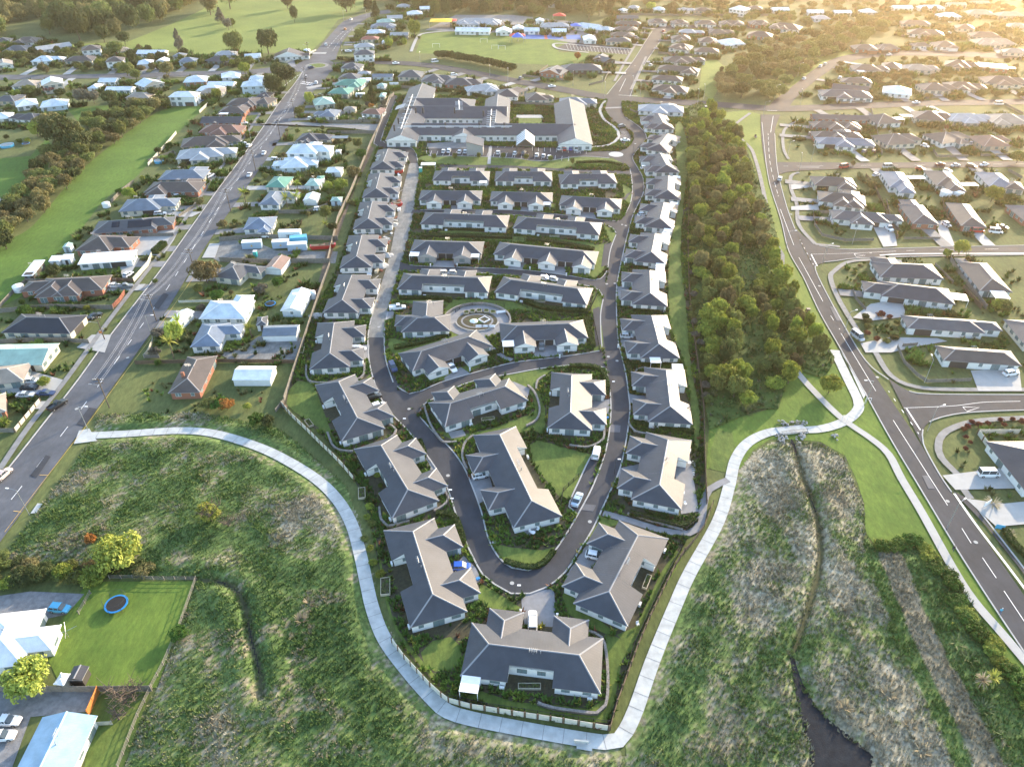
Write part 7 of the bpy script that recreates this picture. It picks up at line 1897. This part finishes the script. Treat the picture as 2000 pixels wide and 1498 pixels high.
# small white bollard lights at the forecourts
V, Fc = [], []; box(V, Fc, -.18, .18, -.12, .12, 0, 1.0); box(V, Fc, -.22, .22, -.16, .16, 1.0, 1.15); bme = bpy.data.meshes.new('letterbox'); bme.from_pydata(V, [], Fc); bme.materials.append(M['white_paint'])
for x, y in ((828, 896), (852, 932), (896, 1075), (921, 1125), (926, 923), (948, 979), (1158, 1075), (1221, 935), (1231, 895), (1180, 778), (1180, 812), (1236, 757), (1017, 1198), (1088, 1206), (1207, 680), (1217, 647), (1224, 680), (1215, 556), (1219, 518), (1223, 496), (1229, 480), (841, 522), (893, 521), (1035, 528), (1106, 540), (1093, 700), (1091, 684), (845, 722), (918, 726), (1110, 690), (1245, 436), (1260, 380)):
    o = bpy.data.objects.new('letterbox', bme); COL.objects.link(o); p = at(x, y); o.location = (p.x, p.y, .12); setp(o, 'small white letterbox post at the edge of a villa forecourt', 'letterbox', 'letterbox posts in the village')
# bins
M['bin_blue'] = mat('bin_blue', (.03, .22, .62), .5, var=0)
for x, y, l in ((934, 1132, 'blue bin at the kerb near the blue car'), (1186, 818, 'blue bin at the kerb beside the upright loop villa')):
    r = thing('recycling_bin', x, y, l, 'bin', .4); V, Fc = [], []; box(V, Fc, -.35, .35, -.25, .25, 0, .4); meshobj('tub', V, Fc, 'bin_blue', r); V, Fc = [], []; box(V, Fc, -.38, .38, -.28, .28, .4, .46); meshobj('lid', V, Fc, 'bin_blue', r)
# trampolines
def tramp(x, y, rad, lab, col='bin_blue', net=True):
    r = thing('trampoline', x, y, lab, 'trampoline'); n = 28; V, Fc = [], []
    for k in range(n):
        a = 2*math.pi*k/n; c, s = math.cos(a), math.sin(a); V += [(c*rad, s*rad, .9), (c*rad*.84, s*rad*.84, .92)]
    for k in range(n): a = 2*k; b = 2*((k+1) % n); Fc.append((a, b, b+1, a+1))
    V += [(v[0], v[1], v[2]-.1) for v in V[:2*n]]; m = 2*n; Fc += [(2*k, 2*k+m, (2*((k+1) % n))+m, 2*((k+1) % n)) for k in range(n)]
    meshobj('padding', V, Fc, 'court_b', r); meshobj('mat', [(math.cos(6.283*k/n)*rad*.84, math.sin(6.283*k/n)*rad*.84, .88) for k in range(n)], [tuple(range(n))], 'tyre', r)
    for k in range(6):
        a = math.pi*k/3+.3; V, Fc = [], []; bar(V, Fc, (math.cos(a)*rad, math.sin(a)*rad, 0), (math.cos(a)*rad, math.sin(a)*rad, 2.6 if net else .9), .035, 5); meshobj('leg', V, Fc, 'metal_dark', r)
    if net: V, Fc = [], []; [bar(V, Fc, (math.cos(6.283*k/24)*rad, math.sin(6.283*k/24)*rad, 2.55), (math.cos(6.283*(k+1)/24)*rad, math.sin(6.283*(k+1)/24)*rad, 2.55), .02, 3) for k in range(24)]; meshobj('hoop', V, Fc, 'metal_dark', r)
M['court_b'] = mat('pad_blue', (.02, .20, .48), .5, var=0)
tramp(230, 1185, 2.15, 'round trampoline with blue padding on the big lawn'); tramp(529, 598, 1.7, 'black trampoline beside the pale blue hall', net=False); tramp(681, 222, 1.6, 'blue trampoline near the beige shed'); tramp(392, 200, 1.8, 'dark trampoline below the white two-storey house'); tramp(52, 284, 1.7, 'trampoline with pale rim in the far left garden', net=False)
def pool(x, y, rad, lab):
    r = thing('paddling_pool', x, y, lab, 'pool'); n = 24; V, Fc = [], []; bar(V, Fc, (0, 0, 0), (0, 0, 1.0), rad, n); meshobj('pool_wall', V, Fc, 'paint_cyan', r); meshobj('pool_water', [(math.cos(6.283*k/n)*rad*.9, math.sin(6.283*k/n)*rad*.9, 1.02) for k in range(n)], [tuple(range(n))], 'water', r)
pool(541, 330, 2.3, 'round blue pool beside the pale blue-roofed house'); pool(15, 287, 3, 'round pale pool in the far left garden'); pool(353, 203, 2.6, 'low blue pool beside the white two-storey house'); pool(312, 318, 2.2, 'round green-blue pool in the garden by the paddock')
# clothes line
r = thing('clothes_line', 135, 1245, 'rotary clothes line on the lawn left of the trampoline', 'clothes line'); V, Fc = [], []; bar(V, Fc, (0, 0, 0), (0, 0, 2), .05, 6); meshobj('pole', V, Fc, 'metal', r)
for k in range(4):
    a = k*math.pi/2+.5; V, Fc = [], []; bar(V, Fc, (0, 0, 1.8), (math.cos(a)*2, math.sin(a)*2, 2.2), .035, 4); meshobj('arm', V, Fc, 'metal', r)
# shipping containers
def container(x1, y1, x2, y2, col, lab, door=False):
    a, b = at(x1, y1), at(x2, y2); d = b-a; ang = math.atan2(d.y, d.x); L = d.length; r = empty('shipping_container', (a.x, a.y, .2), ang); setp(r, lab, 'container')
    V, Fc = [], []; box(V, Fc, 0, L, 0, 2.5, .1, 2.6)
    for k in range(int(L/.5)): box(V, Fc, .15+k*.5, .35+k*.5, -.05, 0, .25, 2.45)
    meshobj('body', V, Fc, col, r); V, Fc = [], []; box(V, Fc, -.03, L+.03, -.04, 2.54, 2.6, 2.68); meshobj('roof', V, Fc, 'white_paint' if col != 'paint_cyan' else col, r)
    if door: V, Fc = [], []; i = 0; V = [(L*.5-.45, -.06, 1.0), (L*.5+.45, -.06, 1.0), (L*.5, -.06, 1.8)]; V += [(a_, -.075, c_) for a_, _, c_ in V]; Fc = [(3, 4, 5), (0, 3, 5, 2), (1, 2, 5, 4), (0, 1, 4, 3)]; meshobj('emblem', V, Fc, 'paint_yellow', r)
container(533, 488, 566, 486, 'paint_paleblue', 'pale container with a yellow and black emblem, left of a pair', True); container(563, 493, 600, 491, 'paint_paleblue', 'pale container with a yellow and black emblem, right of a pair', True); container(568, 480, 601, 477, 'paint_cyan', 'bright blue container behind the pale pair'); container(474, 489, 512, 487, 'paint_paleblue', 'pale container with emblem left of the container pair', True); container(545, 468, 588, 467, 'paint_white', 'long white-roofed container against the garden fence')
# caravan
r = thing('caravan', 704, 192, 'white caravan beside the green-roofed cream house', 'caravan'); V, Fc = loft([(-2.6, ring(1, .6, 2.2)), (-2.3, ring(1.1, .4, 2.7)), (2.2, ring(1.1, .4, 2.7)), (2.7, ring(1, .7, 1.9))]); meshobj('body', V, Fc, 'white_paint', r); V, Fc = [], []; box(V, Fc, -1.5, 1.5, -1.13, -1.1, 1.4, 2.1); meshobj('window', V, Fc, 'glass', r); V, Fc = [], []; bar(V, Fc, (0, -1.05, .33), (0, -.85, .33), .33, 10); meshobj('wheel', V, Fc, 'tyre', r)
# water tanks
def tank(x, y, rad, h, lab, m='white_paint'):
    r = thing('water_tank', x, y, lab, 'tank'); V, Fc = [], []; bar(V, Fc, (0, 0, 0), (0, 0, h), rad, 20); meshobj('tank_body', V, Fc, m, r); V, Fc = [], []; bar(V, Fc, (0, 0, h), (0, 0, h+.35), rad, 20, rad*.25); meshobj('tank_top', V, Fc, m, r)
tank(39, 569, 1.7, 2, 'round white water tank at the corner of the red brick house garden'); tank(209, 405, 1.5, 1.8, 'round white tank by the paddock above the blue-grey house'); tank(612, 583, 1, 2.4, 'pale twin tank beside the pale blue hall, right one'); tank(1846, 384, 2.3, 2.2, 'pale round tank, left of a pair at right'); tank(1869, 384, 2.3, 2.2, 'pale round tank, right of a pair at right'); tank(225, 500, 0.01, .01, 'x') if 0 else None
# construction site
def skip(x, y, rz, lab):
    r = thing('skip_bin', x, y, lab, 'skip', rz); V, Fc = loft([(-2.1, ring(.9, .9, 1.4, .02)), (-1.3, ring(.9, .1, 1.4, .02)), (1.3, ring(.9, .1, 1.4, .02)), (2.1, ring(.9, .9, 1.4, .02))]); meshobj('hopper', V, Fc, 'paint_red', r); V, Fc = [], []; box(V, Fc, -1.6, 1.6, -.7, .7, 1.4, 1.5); meshobj('rubble', V, Fc, 'dirt', r)
skip(779, 339, .1, 'red skip beside the second left column villa'); skip(776, 404, .4, 'red skip beside the rubble heap on the building site'); skip(618, 487, .1, 'red scrap skip right of the pale containers, left one'); skip(634, 486, .1, 'red scrap skip right of the pale containers, right one'); skip(645, 484, .2, 'red scrap skip at the end of the container row')
r = thing('portable_toilet', 822, 338, 'turquoise portable toilet at the top of the unpaved road', 'toilet'); V, Fc = [], []; box(V, Fc, -.65, .65, -.65, .65, 0, 2.2); meshobj('cabin', V, Fc, 'paint_teal', r); V, Fc = [], []; box(V, Fc, -.7, .7, -.7, .7, 2.2, 2.35); meshobj('roof', V, Fc, 'white_paint', r)
r = thing('portable_toilet', 500, 502, 'turquoise portable toilet in the gravel yard', 'toilet'); V, Fc = [], []; box(V, Fc, -.6, .6, -.6, .6, 0, 2.1); meshobj('cabin', V, Fc, 'paint_teal', r); V, Fc = [], []; box(V, Fc, -.65, .65, -.65, .65, 2.1, 2.25); meshobj('roof', V, Fc, 'white_paint', r)
awn_r = thing('carport', 838, 332, 'white flat-roofed carport at the top left of the first villa row', 'carport'); awning(awn_r, -3.4, 3, -1.5, 1.8, nm='canopy')
awn_s = thing('carport', 665, 279, 'solar-panelled carport in the garden below the hedge', 'carport'); awning(awn_s, -4, 4, -2, 2, m='solar', nm='canopy')
for x, y, l, w_ in ((1767, 236, 'white curved awning beside the far brown-roofed house', 6), (1785, 358, 'white curved awning over the patio below the upper side street', 7), (1885, 372, 'long white awning right of the big brown house', 8)):
    a_ = thing('patio_awning', x, y, l, 'awning'); awning(a_, -w_/2, w_/2, -1.8, 1.8, nm='canopy')
def rubble():
    rs = random.Random(5); MK = ['concrete', 'planter', 'fence_red', 'white_paint', 'concrete_old', 'fence_timber']
    P = spline(pts('783,300 775,360 768,420 750,470 738,520 722,570 712,610'), 1); k = 0
    for i in range(170):
        p = rs.choice(P); x, y = p.x+rs.uniform(-4, 2.2), p.y+rs.uniform(-1, 1)
        if in_houses(np.array([x]), np.array([y]), .2)[0]: continue
        V, Fc = [], []; a, b, c = rs.choice([(2.2, .25, .12), (1.2, .8, .5), (.7, .7, .5), (3.4, .12, .1), (1.5, 1.2, .15), (1.1, 1.1, .9)]); n = rs.choice([1, 2, 3])
        for j in range(n): box(V, Fc, -a/2+j*.15, a/2+j*.1, -b/2+j*b*.9, b/2+j*b*.9-.05, 0, c)
        m = rs.choice(MK); o = meshobj('building_material', V, Fc, m); o.location = (x, y, .13); o.rotation_euler = (0, 0, rs.uniform(0, 3.1)); kn = {'concrete': 'pale concrete', 'planter': 'light timber', 'fence_red': 'red-brown brick', 'white_paint': 'white wrapped', 'concrete_old': 'grey', 'fence_timber': 'weathered timber'}[m]
        zz = 'upper' if p.y > at(768, 420).y else 'lower'
        setp(o, f"{'long' if a > 2 else 'small'} {kn} stack on the {zz} half of the building site", 'building material', f'{kn} stacks on the building site'); k += 1
    for x, y, l in ((748, 520, 'white wrapped heap beside the fourth left villa'), (757, 500, 'white sheeted heap beside the unpaved road'), (768, 440, 'pale rubble heap beside the third left villa'), (618, 617, 'pale heap of sand in the corner by the boundary fence')):
        r = thing('rubble_heap', x, y, l, 'heap'); n = 14; V = [(0, 0, 1.0)]; Fc = []
        for ring_ in (1, 2):
            for q in range(n): a = 6.283*q/n; rr = ring_*1.1*rs.uniform(.8, 1.2); V.append((math.cos(a)*rr, math.sin(a)*rr, (.6*rs.uniform(.7, 1.2) if ring_ == 1 else 0)))
        Fc = [(0, 1+q, 1+(q+1) % n) for q in range(n)]+[(1+q, 1+n+q, 1+n+(q+1) % n, 1+(q+1) % n) for q in range(n)]; meshobj('heap', V, Fc, 'concrete', r)
rubble()
r = thing('scaffold', 716, 600, 'metal scaffold at the near right corner of the unfinished left villas', 'scaffold'); 
for k in range(3):
    V, Fc = [], []; bar(V, Fc, (k*1.8, 0, 0), (k*1.8, 0, 2.6), .05, 5); bar(V, Fc, (k*1.8, 1.2, 0), (k*1.8, 1.2, 2.6), .05, 5); meshobj('upright', V, Fc, 'metal', r)
V, Fc = [], []; box(V, Fc, 0, 3.6, 0, 1.2, 1.9, 1.98); meshobj('deck', V, Fc, 'planter', r)
for i, (x, y) in enumerate(((738, 592), (763, 594))):
    o = thing('traffic_cone', x, y, ('left' if i == 0 else 'right')+' orange cone at the start of the unpaved road', 'cone'); V, Fc = [], []; bar(V, Fc, (0, 0, .05), (0, 0, .9), .25, 8, .05); meshobj('cone_body', V, Fc, 'fence_orange', o); V, Fc = [], []; box(V, Fc, -.35, .35, -.35, .35, 0, .05); meshobj('base', V, Fc, 'fence_orange', o)
# oval garden fittings: umbrella, white benches, centre planter
def bench(x, y, lab, rz=0, L=2.2, m='white_paint', nm='bench'):
    r = thing(nm, x, y, lab, 'bench', rz, .25); V, Fc = [], []; box(V, Fc, -L/2, L/2, -.25, .25, .42, .5); meshobj('seat', V, Fc, m, r); V, Fc = [], []; box(V, Fc, -L/2, L/2, .22, .28, .5, .95); meshobj('backrest', V, Fc, m, r)
    for s in (-1, 1): V, Fc = [], []; box(V, Fc, s*L*.42-.04, s*L*.42+.04, -.2, .2, 0, .42); meshobj('leg', V, Fc, m, r)
for i, x in enumerate((936, 948, 960)): bench(x, 642, f'{ORD[i]} white bench from the left on the front terrace of the oval garden')
bench(979, 614, 'long pale bench at the right end of the oval garden', .2, 3); bench(1135, 1451, 'pale bench on the pad beside the lowest bend of the path', R(175), 2.4, 'concrete_new')
sheet('path', pts('1126,1450 1157,1450 1156,1468 1126,1463'), 'concrete_new', .24)
r = thing('planter_box', 946, 627, 'square white-edged planter in the centre of the oval garden', 'planter', R(45), .25); V, Fc = [], []
for a in ((-1.3, 1.3, -1.3, -1.1), (-1.3, 1.3, 1.1, 1.3), (-1.3, -1.1, -1.1, 1.1), (1.1, 1.3, -1.1, 1.1)): box(V, Fc, *a, 0, .5)
meshobj('box_side', V, Fc, 'white_paint', r); V, Fc = [], []; box(V, Fc, -1.1, 1.1, -1.1, 1.1, .2, .35); meshobj('soil', V, Fc, 'mulch', r)
def umbrella(x, y, lab):
    r = thing('garden_umbrella', x, y, lab, 'umbrella', 0, .25); V, Fc = [], []; bar(V, Fc, (0, 0, 0), (0, 0, 2.4), .04, 6); meshobj('pole', V, Fc, 'metal', r); V, Fc = [], []; bar(V, Fc, (0, 0, 2.1), (0, 0, 2.7), 1.3, 8, .05); meshobj('canopy', V, Fc, 'white_paint', r)
umbrella(926, 640, 'white umbrella at the left front of the oval garden')
def chair(x, y, rz, lab, grp=None):
    r = thing('garden_chair', x, y, lab, 'chair', rz, .2); V, Fc = [], []; box(V, Fc, -.28, .28, -.26, .26, .4, .46); meshobj('seat', V, Fc, 'white_paint', r); V, Fc = [], []; box(V, Fc, -.28, .28, .24, .3, .46, .95); meshobj('backrest', V, Fc, 'white_paint', r)
    for a in (-.24, .24):
        for b in (-.22, .22): V, Fc = [], []; box(V, Fc, a-.025, a+.025, b-.025, b+.025, 0, .4); meshobj('leg', V, Fc, 'white_paint', r)
def table(x, y, lab):
    r = thing('garden_table', x, y, lab, 'table', 0, .2); V, Fc = [], []; bar(V, Fc, (0, 0, .68), (0, 0, .73), .5, 14); meshobj('tabletop', V, Fc, 'white_paint', r); V, Fc = [], []; bar(V, Fc, (0, 0, 0), (0, 0, .68), .06, 6); meshobj('leg', V, Fc, 'white_paint', r)
table(1041, 1045, 'round white table at the foot of the largest loop villa'); chair(1036, 1041, .8, 'white chair left of the round table by the loop villa'); chair(1050, 1037, -.6, 'white chair right of the round table by the loop villa')
table(1345, 908, 'small round table on the patio of the stepping-stone villa'); chair(1338, 987, .5, 'pale chair at the near right corner of the stepping-stone villa'); chair(1245, 1222, .3, 'white chair on the patio of the slanting villa near the loop tip')
# footbridge
b0 = at(1519, 844); b1 = at(1572, 838); d = b1-b0; r = empty('footbridge', (b0.x, b0.y, .25), math.atan2(d.y, d.x)); setp(r, 'pale concrete footbridge with black railings over the creek', 'bridge'); Lb = d.length
V, Fc = [], []; box(V, Fc, 0, Lb, -1.45, 1.45, -.12, .1); meshobj('deck', V, Fc, 'concrete_new', r)
for s in (-1.4, 1.4):
    V, Fc = [], []
    for z in (.15, 1.1): box(V, Fc, 0, Lb, s-.03, s+.03, z, z+.06)
    for k in range(int(Lb/.35)+1): box(V, Fc, k*.35-.02, k*.35+.02, s-.02, s+.02, .15, 1.1)
    meshobj('railing', V, Fc, 'fence_black', r)
M['rock'] = mat('rock', (.42, .40, .37), .9, var=.25, scale=1.5)
def rocks(s, n, lab, seed):
    rs = np.random.RandomState(seed); P = xy(s); x, y = scatter(P, 3, seed); x, y = x[:n], y[:n]; base = np.array([(1, 0, 0), (-1, 0, 0), (0, 1, 0), (0, -1, 0), (0, 0, 1), (0, 0, -.4)]); T0 = np.array([(0, 2, 4), (2, 1, 4), (1, 3, 4), (3, 0, 4), (2, 0, 5), (1, 2, 5), (3, 1, 5), (0, 3, 5)]); VV = []; TT = []
    for i in range(len(x)): a = rs.rand()*6; c, s_ = np.cos(a), np.sin(a); b = base*rs.uniform(.2, .5, 3); VV.append(np.stack([b[:, 0]*c-b[:, 1]*s_+x[i], b[:, 0]*s_+b[:, 1]*c+y[i], b[:, 2]+.15+rs.rand()*.3], 1)); TT.append(T0+6*i)
    o = fastmesh('rocks', np.concatenate(VV), np.concatenate(TT), 'rock', kind='stuff'); setp(o, lab, 'rocks')
rocks('1512,848 1536,850 1543,880 1530,872 1515,858', 120, 'grey rock bank left of the creek below the footbridge', 3); rocks('1553,848 1580,846 1566,862 1560,880 1556,870', 110, 'grey rock bank right of the creek below the footbridge', 4); rocks('1518,824 1580,822 1578,832 1518,834', 100, 'grey rock bank above the footbridge', 5); rocks('1622,848 1636,850 1636,864 1628,862', 40, 'small patch of pale stones on the meadow', 6)
# signs
def sign(x, y, w_, h_, z0, mk, lab, rz=0, txt=None, tc='white_paint', sz=.5, nm='sign'):
    r = thing(nm, x, y, lab, 'sign', rz); V, Fc = [], []
    for s in (-1, 1): box(V, Fc, s*w_*.42-.05, s*w_*.42+.05, .03, .12, 0, z0+h_*.9)
    meshobj('post', V, Fc, 'metal', r); V, Fc = [], []; box(V, Fc, -w_/2, w_/2, -.05, .02, z0, z0+h_); meshobj('board', V, Fc, mk, r)
    return r
sign(1925, 990, 2.3, 1.3, .5, 'white_paint', 'white slanting sign board in front of the spiky pale plant', .5); sign(1950, 1035, 1.7, 1.2, .3, 'paint_cyan', 'light blue sign board at the corner of the mulch bed', -.3)
for x, y, l in ((1648, 824, 'white post frame sign at the path fork'), (1693, 790, 'white post beside the curved road path')):
    r = thing('path_barrier', x, y, l, 'barrier'); V, Fc = [], []; bar(V, Fc, (-.7, 0, 0), (-.7, 0, 2), .05, 5); bar(V, Fc, (-.7, 0, 2), (.7, 0, 2), .05, 5); bar(V, Fc, (.7, 0, 2), (.7, 0, .2), .05, 5); meshobj('frame', V, Fc, 'white_paint', r)
r = thing('bus_shelter', 1383, 217, 'small glass bus shelter beside the cross road', 'bus shelter'); V, Fc = [], []; box(V, Fc, -2, 2, -.8, .8, 2.3, 2.4); meshobj('roof', V, Fc, 'white_paint', r); V, Fc = [], []; box(V, Fc, -1.9, 1.9, .7, .75, .3, 2.2); meshobj('glass_wall', V, Fc, 'glass', r)
for a in (-1.9, 1.9):
    V, Fc = [], []; box(V, Fc, a-.05, a+.05, -.7, .7, 0, 2.3); meshobj('side_frame', V, Fc, 'metal_dark', r)
r = thing('ride_on_mower', 1475, 270, 'small dark machine on the mown verge by the path', 'mower'); V, Fc = [], []; box(V, Fc, -.5, .5, -1, 1, .3, .9); meshobj('body', V, Fc, 'paint_grey', r); V, Fc = [], []; box(V, Fc, -.4, .4, -.1, .5, .9, 1.5); meshobj('seat', V, Fc, 'tyre', r)
r = thing('rubbish_bin', 1577, 611, 'dark rubbish bin on the grass beside the creek belt', 'bin'); V, Fc = [], []; box(V, Fc, -.5, .5, -.5, .5, 0, 1.3); meshobj('bin_body', V, Fc, 'metal_dark', r); V, Fc = [], []; box(V, Fc, -.55, .55, -.55, .55, 1.3, 1.4); meshobj('lid', V, Fc, 'metal_dark', r)
# school canopies, goal posts
def sail(x, y, w_, d_, h, lab, mk, peak=1.2):
    r = thing('shade_sail', x, y, lab, 'shade sail'); V = [(-w_/2, -d_/2, h), (w_/2, -d_/2, h), (w_/2, d_/2, h), (-w_/2, d_/2, h), (0, 0, h+peak)]; V += [(a, b, c-.08) for a, b, c in V]
    meshobj('canopy', V, [(0, 1, 4), (1, 2, 4), (2, 3, 4), (3, 0, 4), (6, 5, 9), (7, 6, 9), (8, 7, 9), (5, 8, 9)], mk, r)
    for a in (-w_/2, w_/2):
        for b in (-d_/2, d_/2): V, Fc = [], []; bar(V, Fc, (a, b, 0), (a, b, h), .08, 5); meshobj('post', V, Fc, 'metal', r)
M['sail_yellow'] = mat('sail_yellow', (.80, .52, .03), .7, var=.03); M['sail_red'] = mat('sail_red', (.70, .06, .05), .7, var=.03); M['sail_blue'] = mat('sail_blue', (.05, .16, .62), .7, var=.03)
sail(862, 53, 17, 14, 4.5, 'big yellow shade sail left of the school', 'sail_yellow'); sail(883, 50, 7, 8, 3.6, 'small red shade sail beside the yellow one', 'sail_red', .8); sail(1092, 40, 10, 8, 3.5, 'red domed canopy behind the school classrooms', 'sail_red', 2); sail(1124, 61, 8, 7, 4, 'blue shade sail beside the school hall', 'sail_blue', 1.4)
sail(1011, 82, 8.5, 8, 3.5, 'red and blue pavilion at the edge of the playing field', 'sail_blue', 2.6); sail(1003, 80, 6, 7, 3.5, 'red wing of the pavilion at the playing field', 'sail_red', 1.4); sail(1019, 80, 5, 6, 3.5, 'right red wing of the pavilion at the playing field', 'sail_red', 1.2)
for x, y, l in ((852, 94, 'white goal frame at the left of the playing field'), (967, 97, 'white goal frame at the middle of the playing field, left'), (980, 98, 'white goal frame at the middle of the playing field, right'), (945, 84, 'thin white goal posts at the top of the playing field')):
    r = thing('goal', x, y, l, 'goal'); V, Fc = [], []; bar(V, Fc, (-2.5, 0, 0), (-2.5, 0, 2.6), .08, 5); bar(V, Fc, (2.5, 0, 0), (2.5, 0, 2.6), .08, 5); bar(V, Fc, (-2.5, 0, 2.6), (2.5, 0, 2.6), .08, 5); meshobj('frame', V, Fc, 'white_paint', r)
# ================================================================ PEOPLE
def person(x, y, rz, lab, top, legs, hair=(.03, .02, .015), stride=.28):
    p = at(x, y); me = bpy.data.meshes.new('person'); s = stride
    J = [(0, 0, .95, .135), (0, 0, 1.15, .125), (0, 0, 1.36, .155), (0, 0, 1.48, .06), (.01, 0, 1.56, .065), (.02, 0, 1.66, .10), (0, 0, 1.75, .075),
         (0, .10, .88, .10), (s*.5, .10, .50, .07), (s*.9, .10, .08, .045), (s*.9+.16, .10, .04, .04), (0, -.10, .88, .10), (-s*.3, -.10, .48, .07), (-s, -.10, .10, .045), (-s+.15, -.10, .04, .04),
         (0, .19, 1.40, .06), (-.10, .24, 1.14, .045), (.06, .25, .92, .035), (.12, .25, .84, .04), (0, -.19, 1.40, .06), (.05, -.24, 1.14, .045), (.24, -.25, .98, .035), (.31, -.25, .94, .04)]
    E = [(0, 1), (1, 2), (2, 3), (3, 4), (4, 5), (5, 6), (0, 7), (7, 8), (8, 9), (9, 10), (0, 11), (11, 12), (12, 13), (13, 14), (2, 15), (15, 16), (16, 17), (17, 18), (2, 19), (19, 20), (20, 21), (21, 22)]
    me.from_pydata([j[:3] for j in J], E, []); o = bpy.data.objects.new('person', me); COL.objects.link(o); mo = o.modifiers.new('skin', 'SKIN')
    for i, j in enumerate(J): me.skin_vertices[0].data[i].radius = (j[3], j[3])
    me.skin_vertices[0].data[0].use_root = True
    ms = o.modifiers.new('sub', 'SUBSURF'); ms.levels = 1; ms.render_levels = 1
    m = bpy.data.materials.new('clothes_'+lab[:8]); m.use_nodes = True; n = m.node_tree; tc = n.nodes.new('ShaderNodeTexCoord'); sp = n.nodes.new('ShaderNodeSeparateXYZ'); n.links.new(tc.outputs['Object'], sp.inputs[0]); rp = n.nodes.new('ShaderNodeValToRGB'); rp.color_ramp.interpolation = 'CONSTANT'
    mr = n.nodes.new('ShaderNodeMath'); mr.operation = 'MULTIPLY'; mr.inputs[1].default_value = .5; n.links.new(sp.outputs[2], mr.inputs[0]); n.links.new(mr.outputs[0], rp.inputs[0]); e = rp.color_ramp.elements
    e[0].position = 0; e[0].color = (.03, .03, .03, 1); e[1].position = .05; e[1].color = (*legs, 1); q = e.new(.48); q.color = (*top, 1); q = e.new(.735); q.color = (.45, .28, .20, 1); n.links.new(rp.outputs[0], n.nodes['Principled BSDF'].inputs['Base Color']); n.nodes['Principled BSDF'].inputs['Roughness'].default_value = .9
    me.materials.append(m); o.location = (p.x, p.y, .24); o.rotation_euler = (0, 0, rz); setp(o, lab, 'person')
    V, Fc = [], []; bar(V, Fc, (-.01, 0, 1.70), (-.02, 0, 1.83), .105, 10, .06); hm = mat('hair_'+lab[:6], hair, .9, var=0); h_ = meshobj('hair', V, Fc, hm, o)
person(1859, 1078, R(65), 'person in dark clothes walking on the right-hand path beside the road', (.03, .03, .04), (.03, .04, .08)); person(1951, 1200, R(60), 'person in a light blue top on the lower right path', (.10, .42, .62), (.08, .12, .22), (.7, .7, .7))
# slab joints, manholes and patches
V, Fc = [], []; acc = 0
for a, b in zip(PATHP[:-1], PATHP[1:]):
    acc += (b-a).length
    if acc > 3: acc = 0; d = (b-a).normalized(); ribbon_vf([a, a+d*.09], 2.58, .232, V, Fc)
struct('path_joint', V, Fc, 'concrete_old')
for x, y in ((1201, 555), (1185, 556), (1188, 698), (1205, 706), (799, 800), (1000, 1140), (1152, 1020), (965, 1060), (875, 930), (740, 640), (1215, 440), (1222, 442), (1600, 560), (1713, 738), (1850, 980), (1905, 1060), (250, 700), (150, 800), (420, 420), (1545, 420), (1240, 130), (1700, 495)): disc('manhole', (x, y), .45, 'concrete', .243, 12)
for s in ('150,830 175,797 190,800 166,834', '300,600 320,573 330,577 310,605', '60,930 90,890 100,893 72,934', '1193,830 1212,832 1211,846 1191,845', '1140,985 1165,988 1158,1000 1134,997', '1620,600 1632,602 1645,628 1634,628', '1800,930 1812,930 1825,955 1813,956', '900,960 915,958 921,975 907,978', '1560,325 1600,325 1600,330 1560,330', '460,330 472,318 480,320 468,333'): sheet('road', pts(s), 'asphalt' if s[0] in '1369' and len(s.split()[0]) < 8 else 'asphalt_old', .242)
# haze (added last)
def haze():
    g2 = 1500; V, Fc = [], []; box(V, Fc, -1400, 1400, -60, 1500, -1.5, 126)
    o = meshobj('haze', V, Fc, 'metal'); m = bpy.data.materials.new('haze'); m.use_nodes = True; n = m.node_tree; n.nodes.remove(n.nodes['Principled BSDF'])
    pv = n.nodes.new('ShaderNodeVolumePrincipled'); pv.inputs['Color'].default_value = (1, .80, .55, 1); pv.inputs['Density'].default_value = HAZE; pv.inputs['Anisotropy'].default_value = .80
    n.links.new(pv.outputs[0], n.nodes['Material Output'].inputs['Volume']); o.data.materials.clear(); o.data.materials.append(m); setp(o, 'pale golden evening haze hanging over the whole town', 'haze', kind='stuff')
HAZE = .00017
haze()
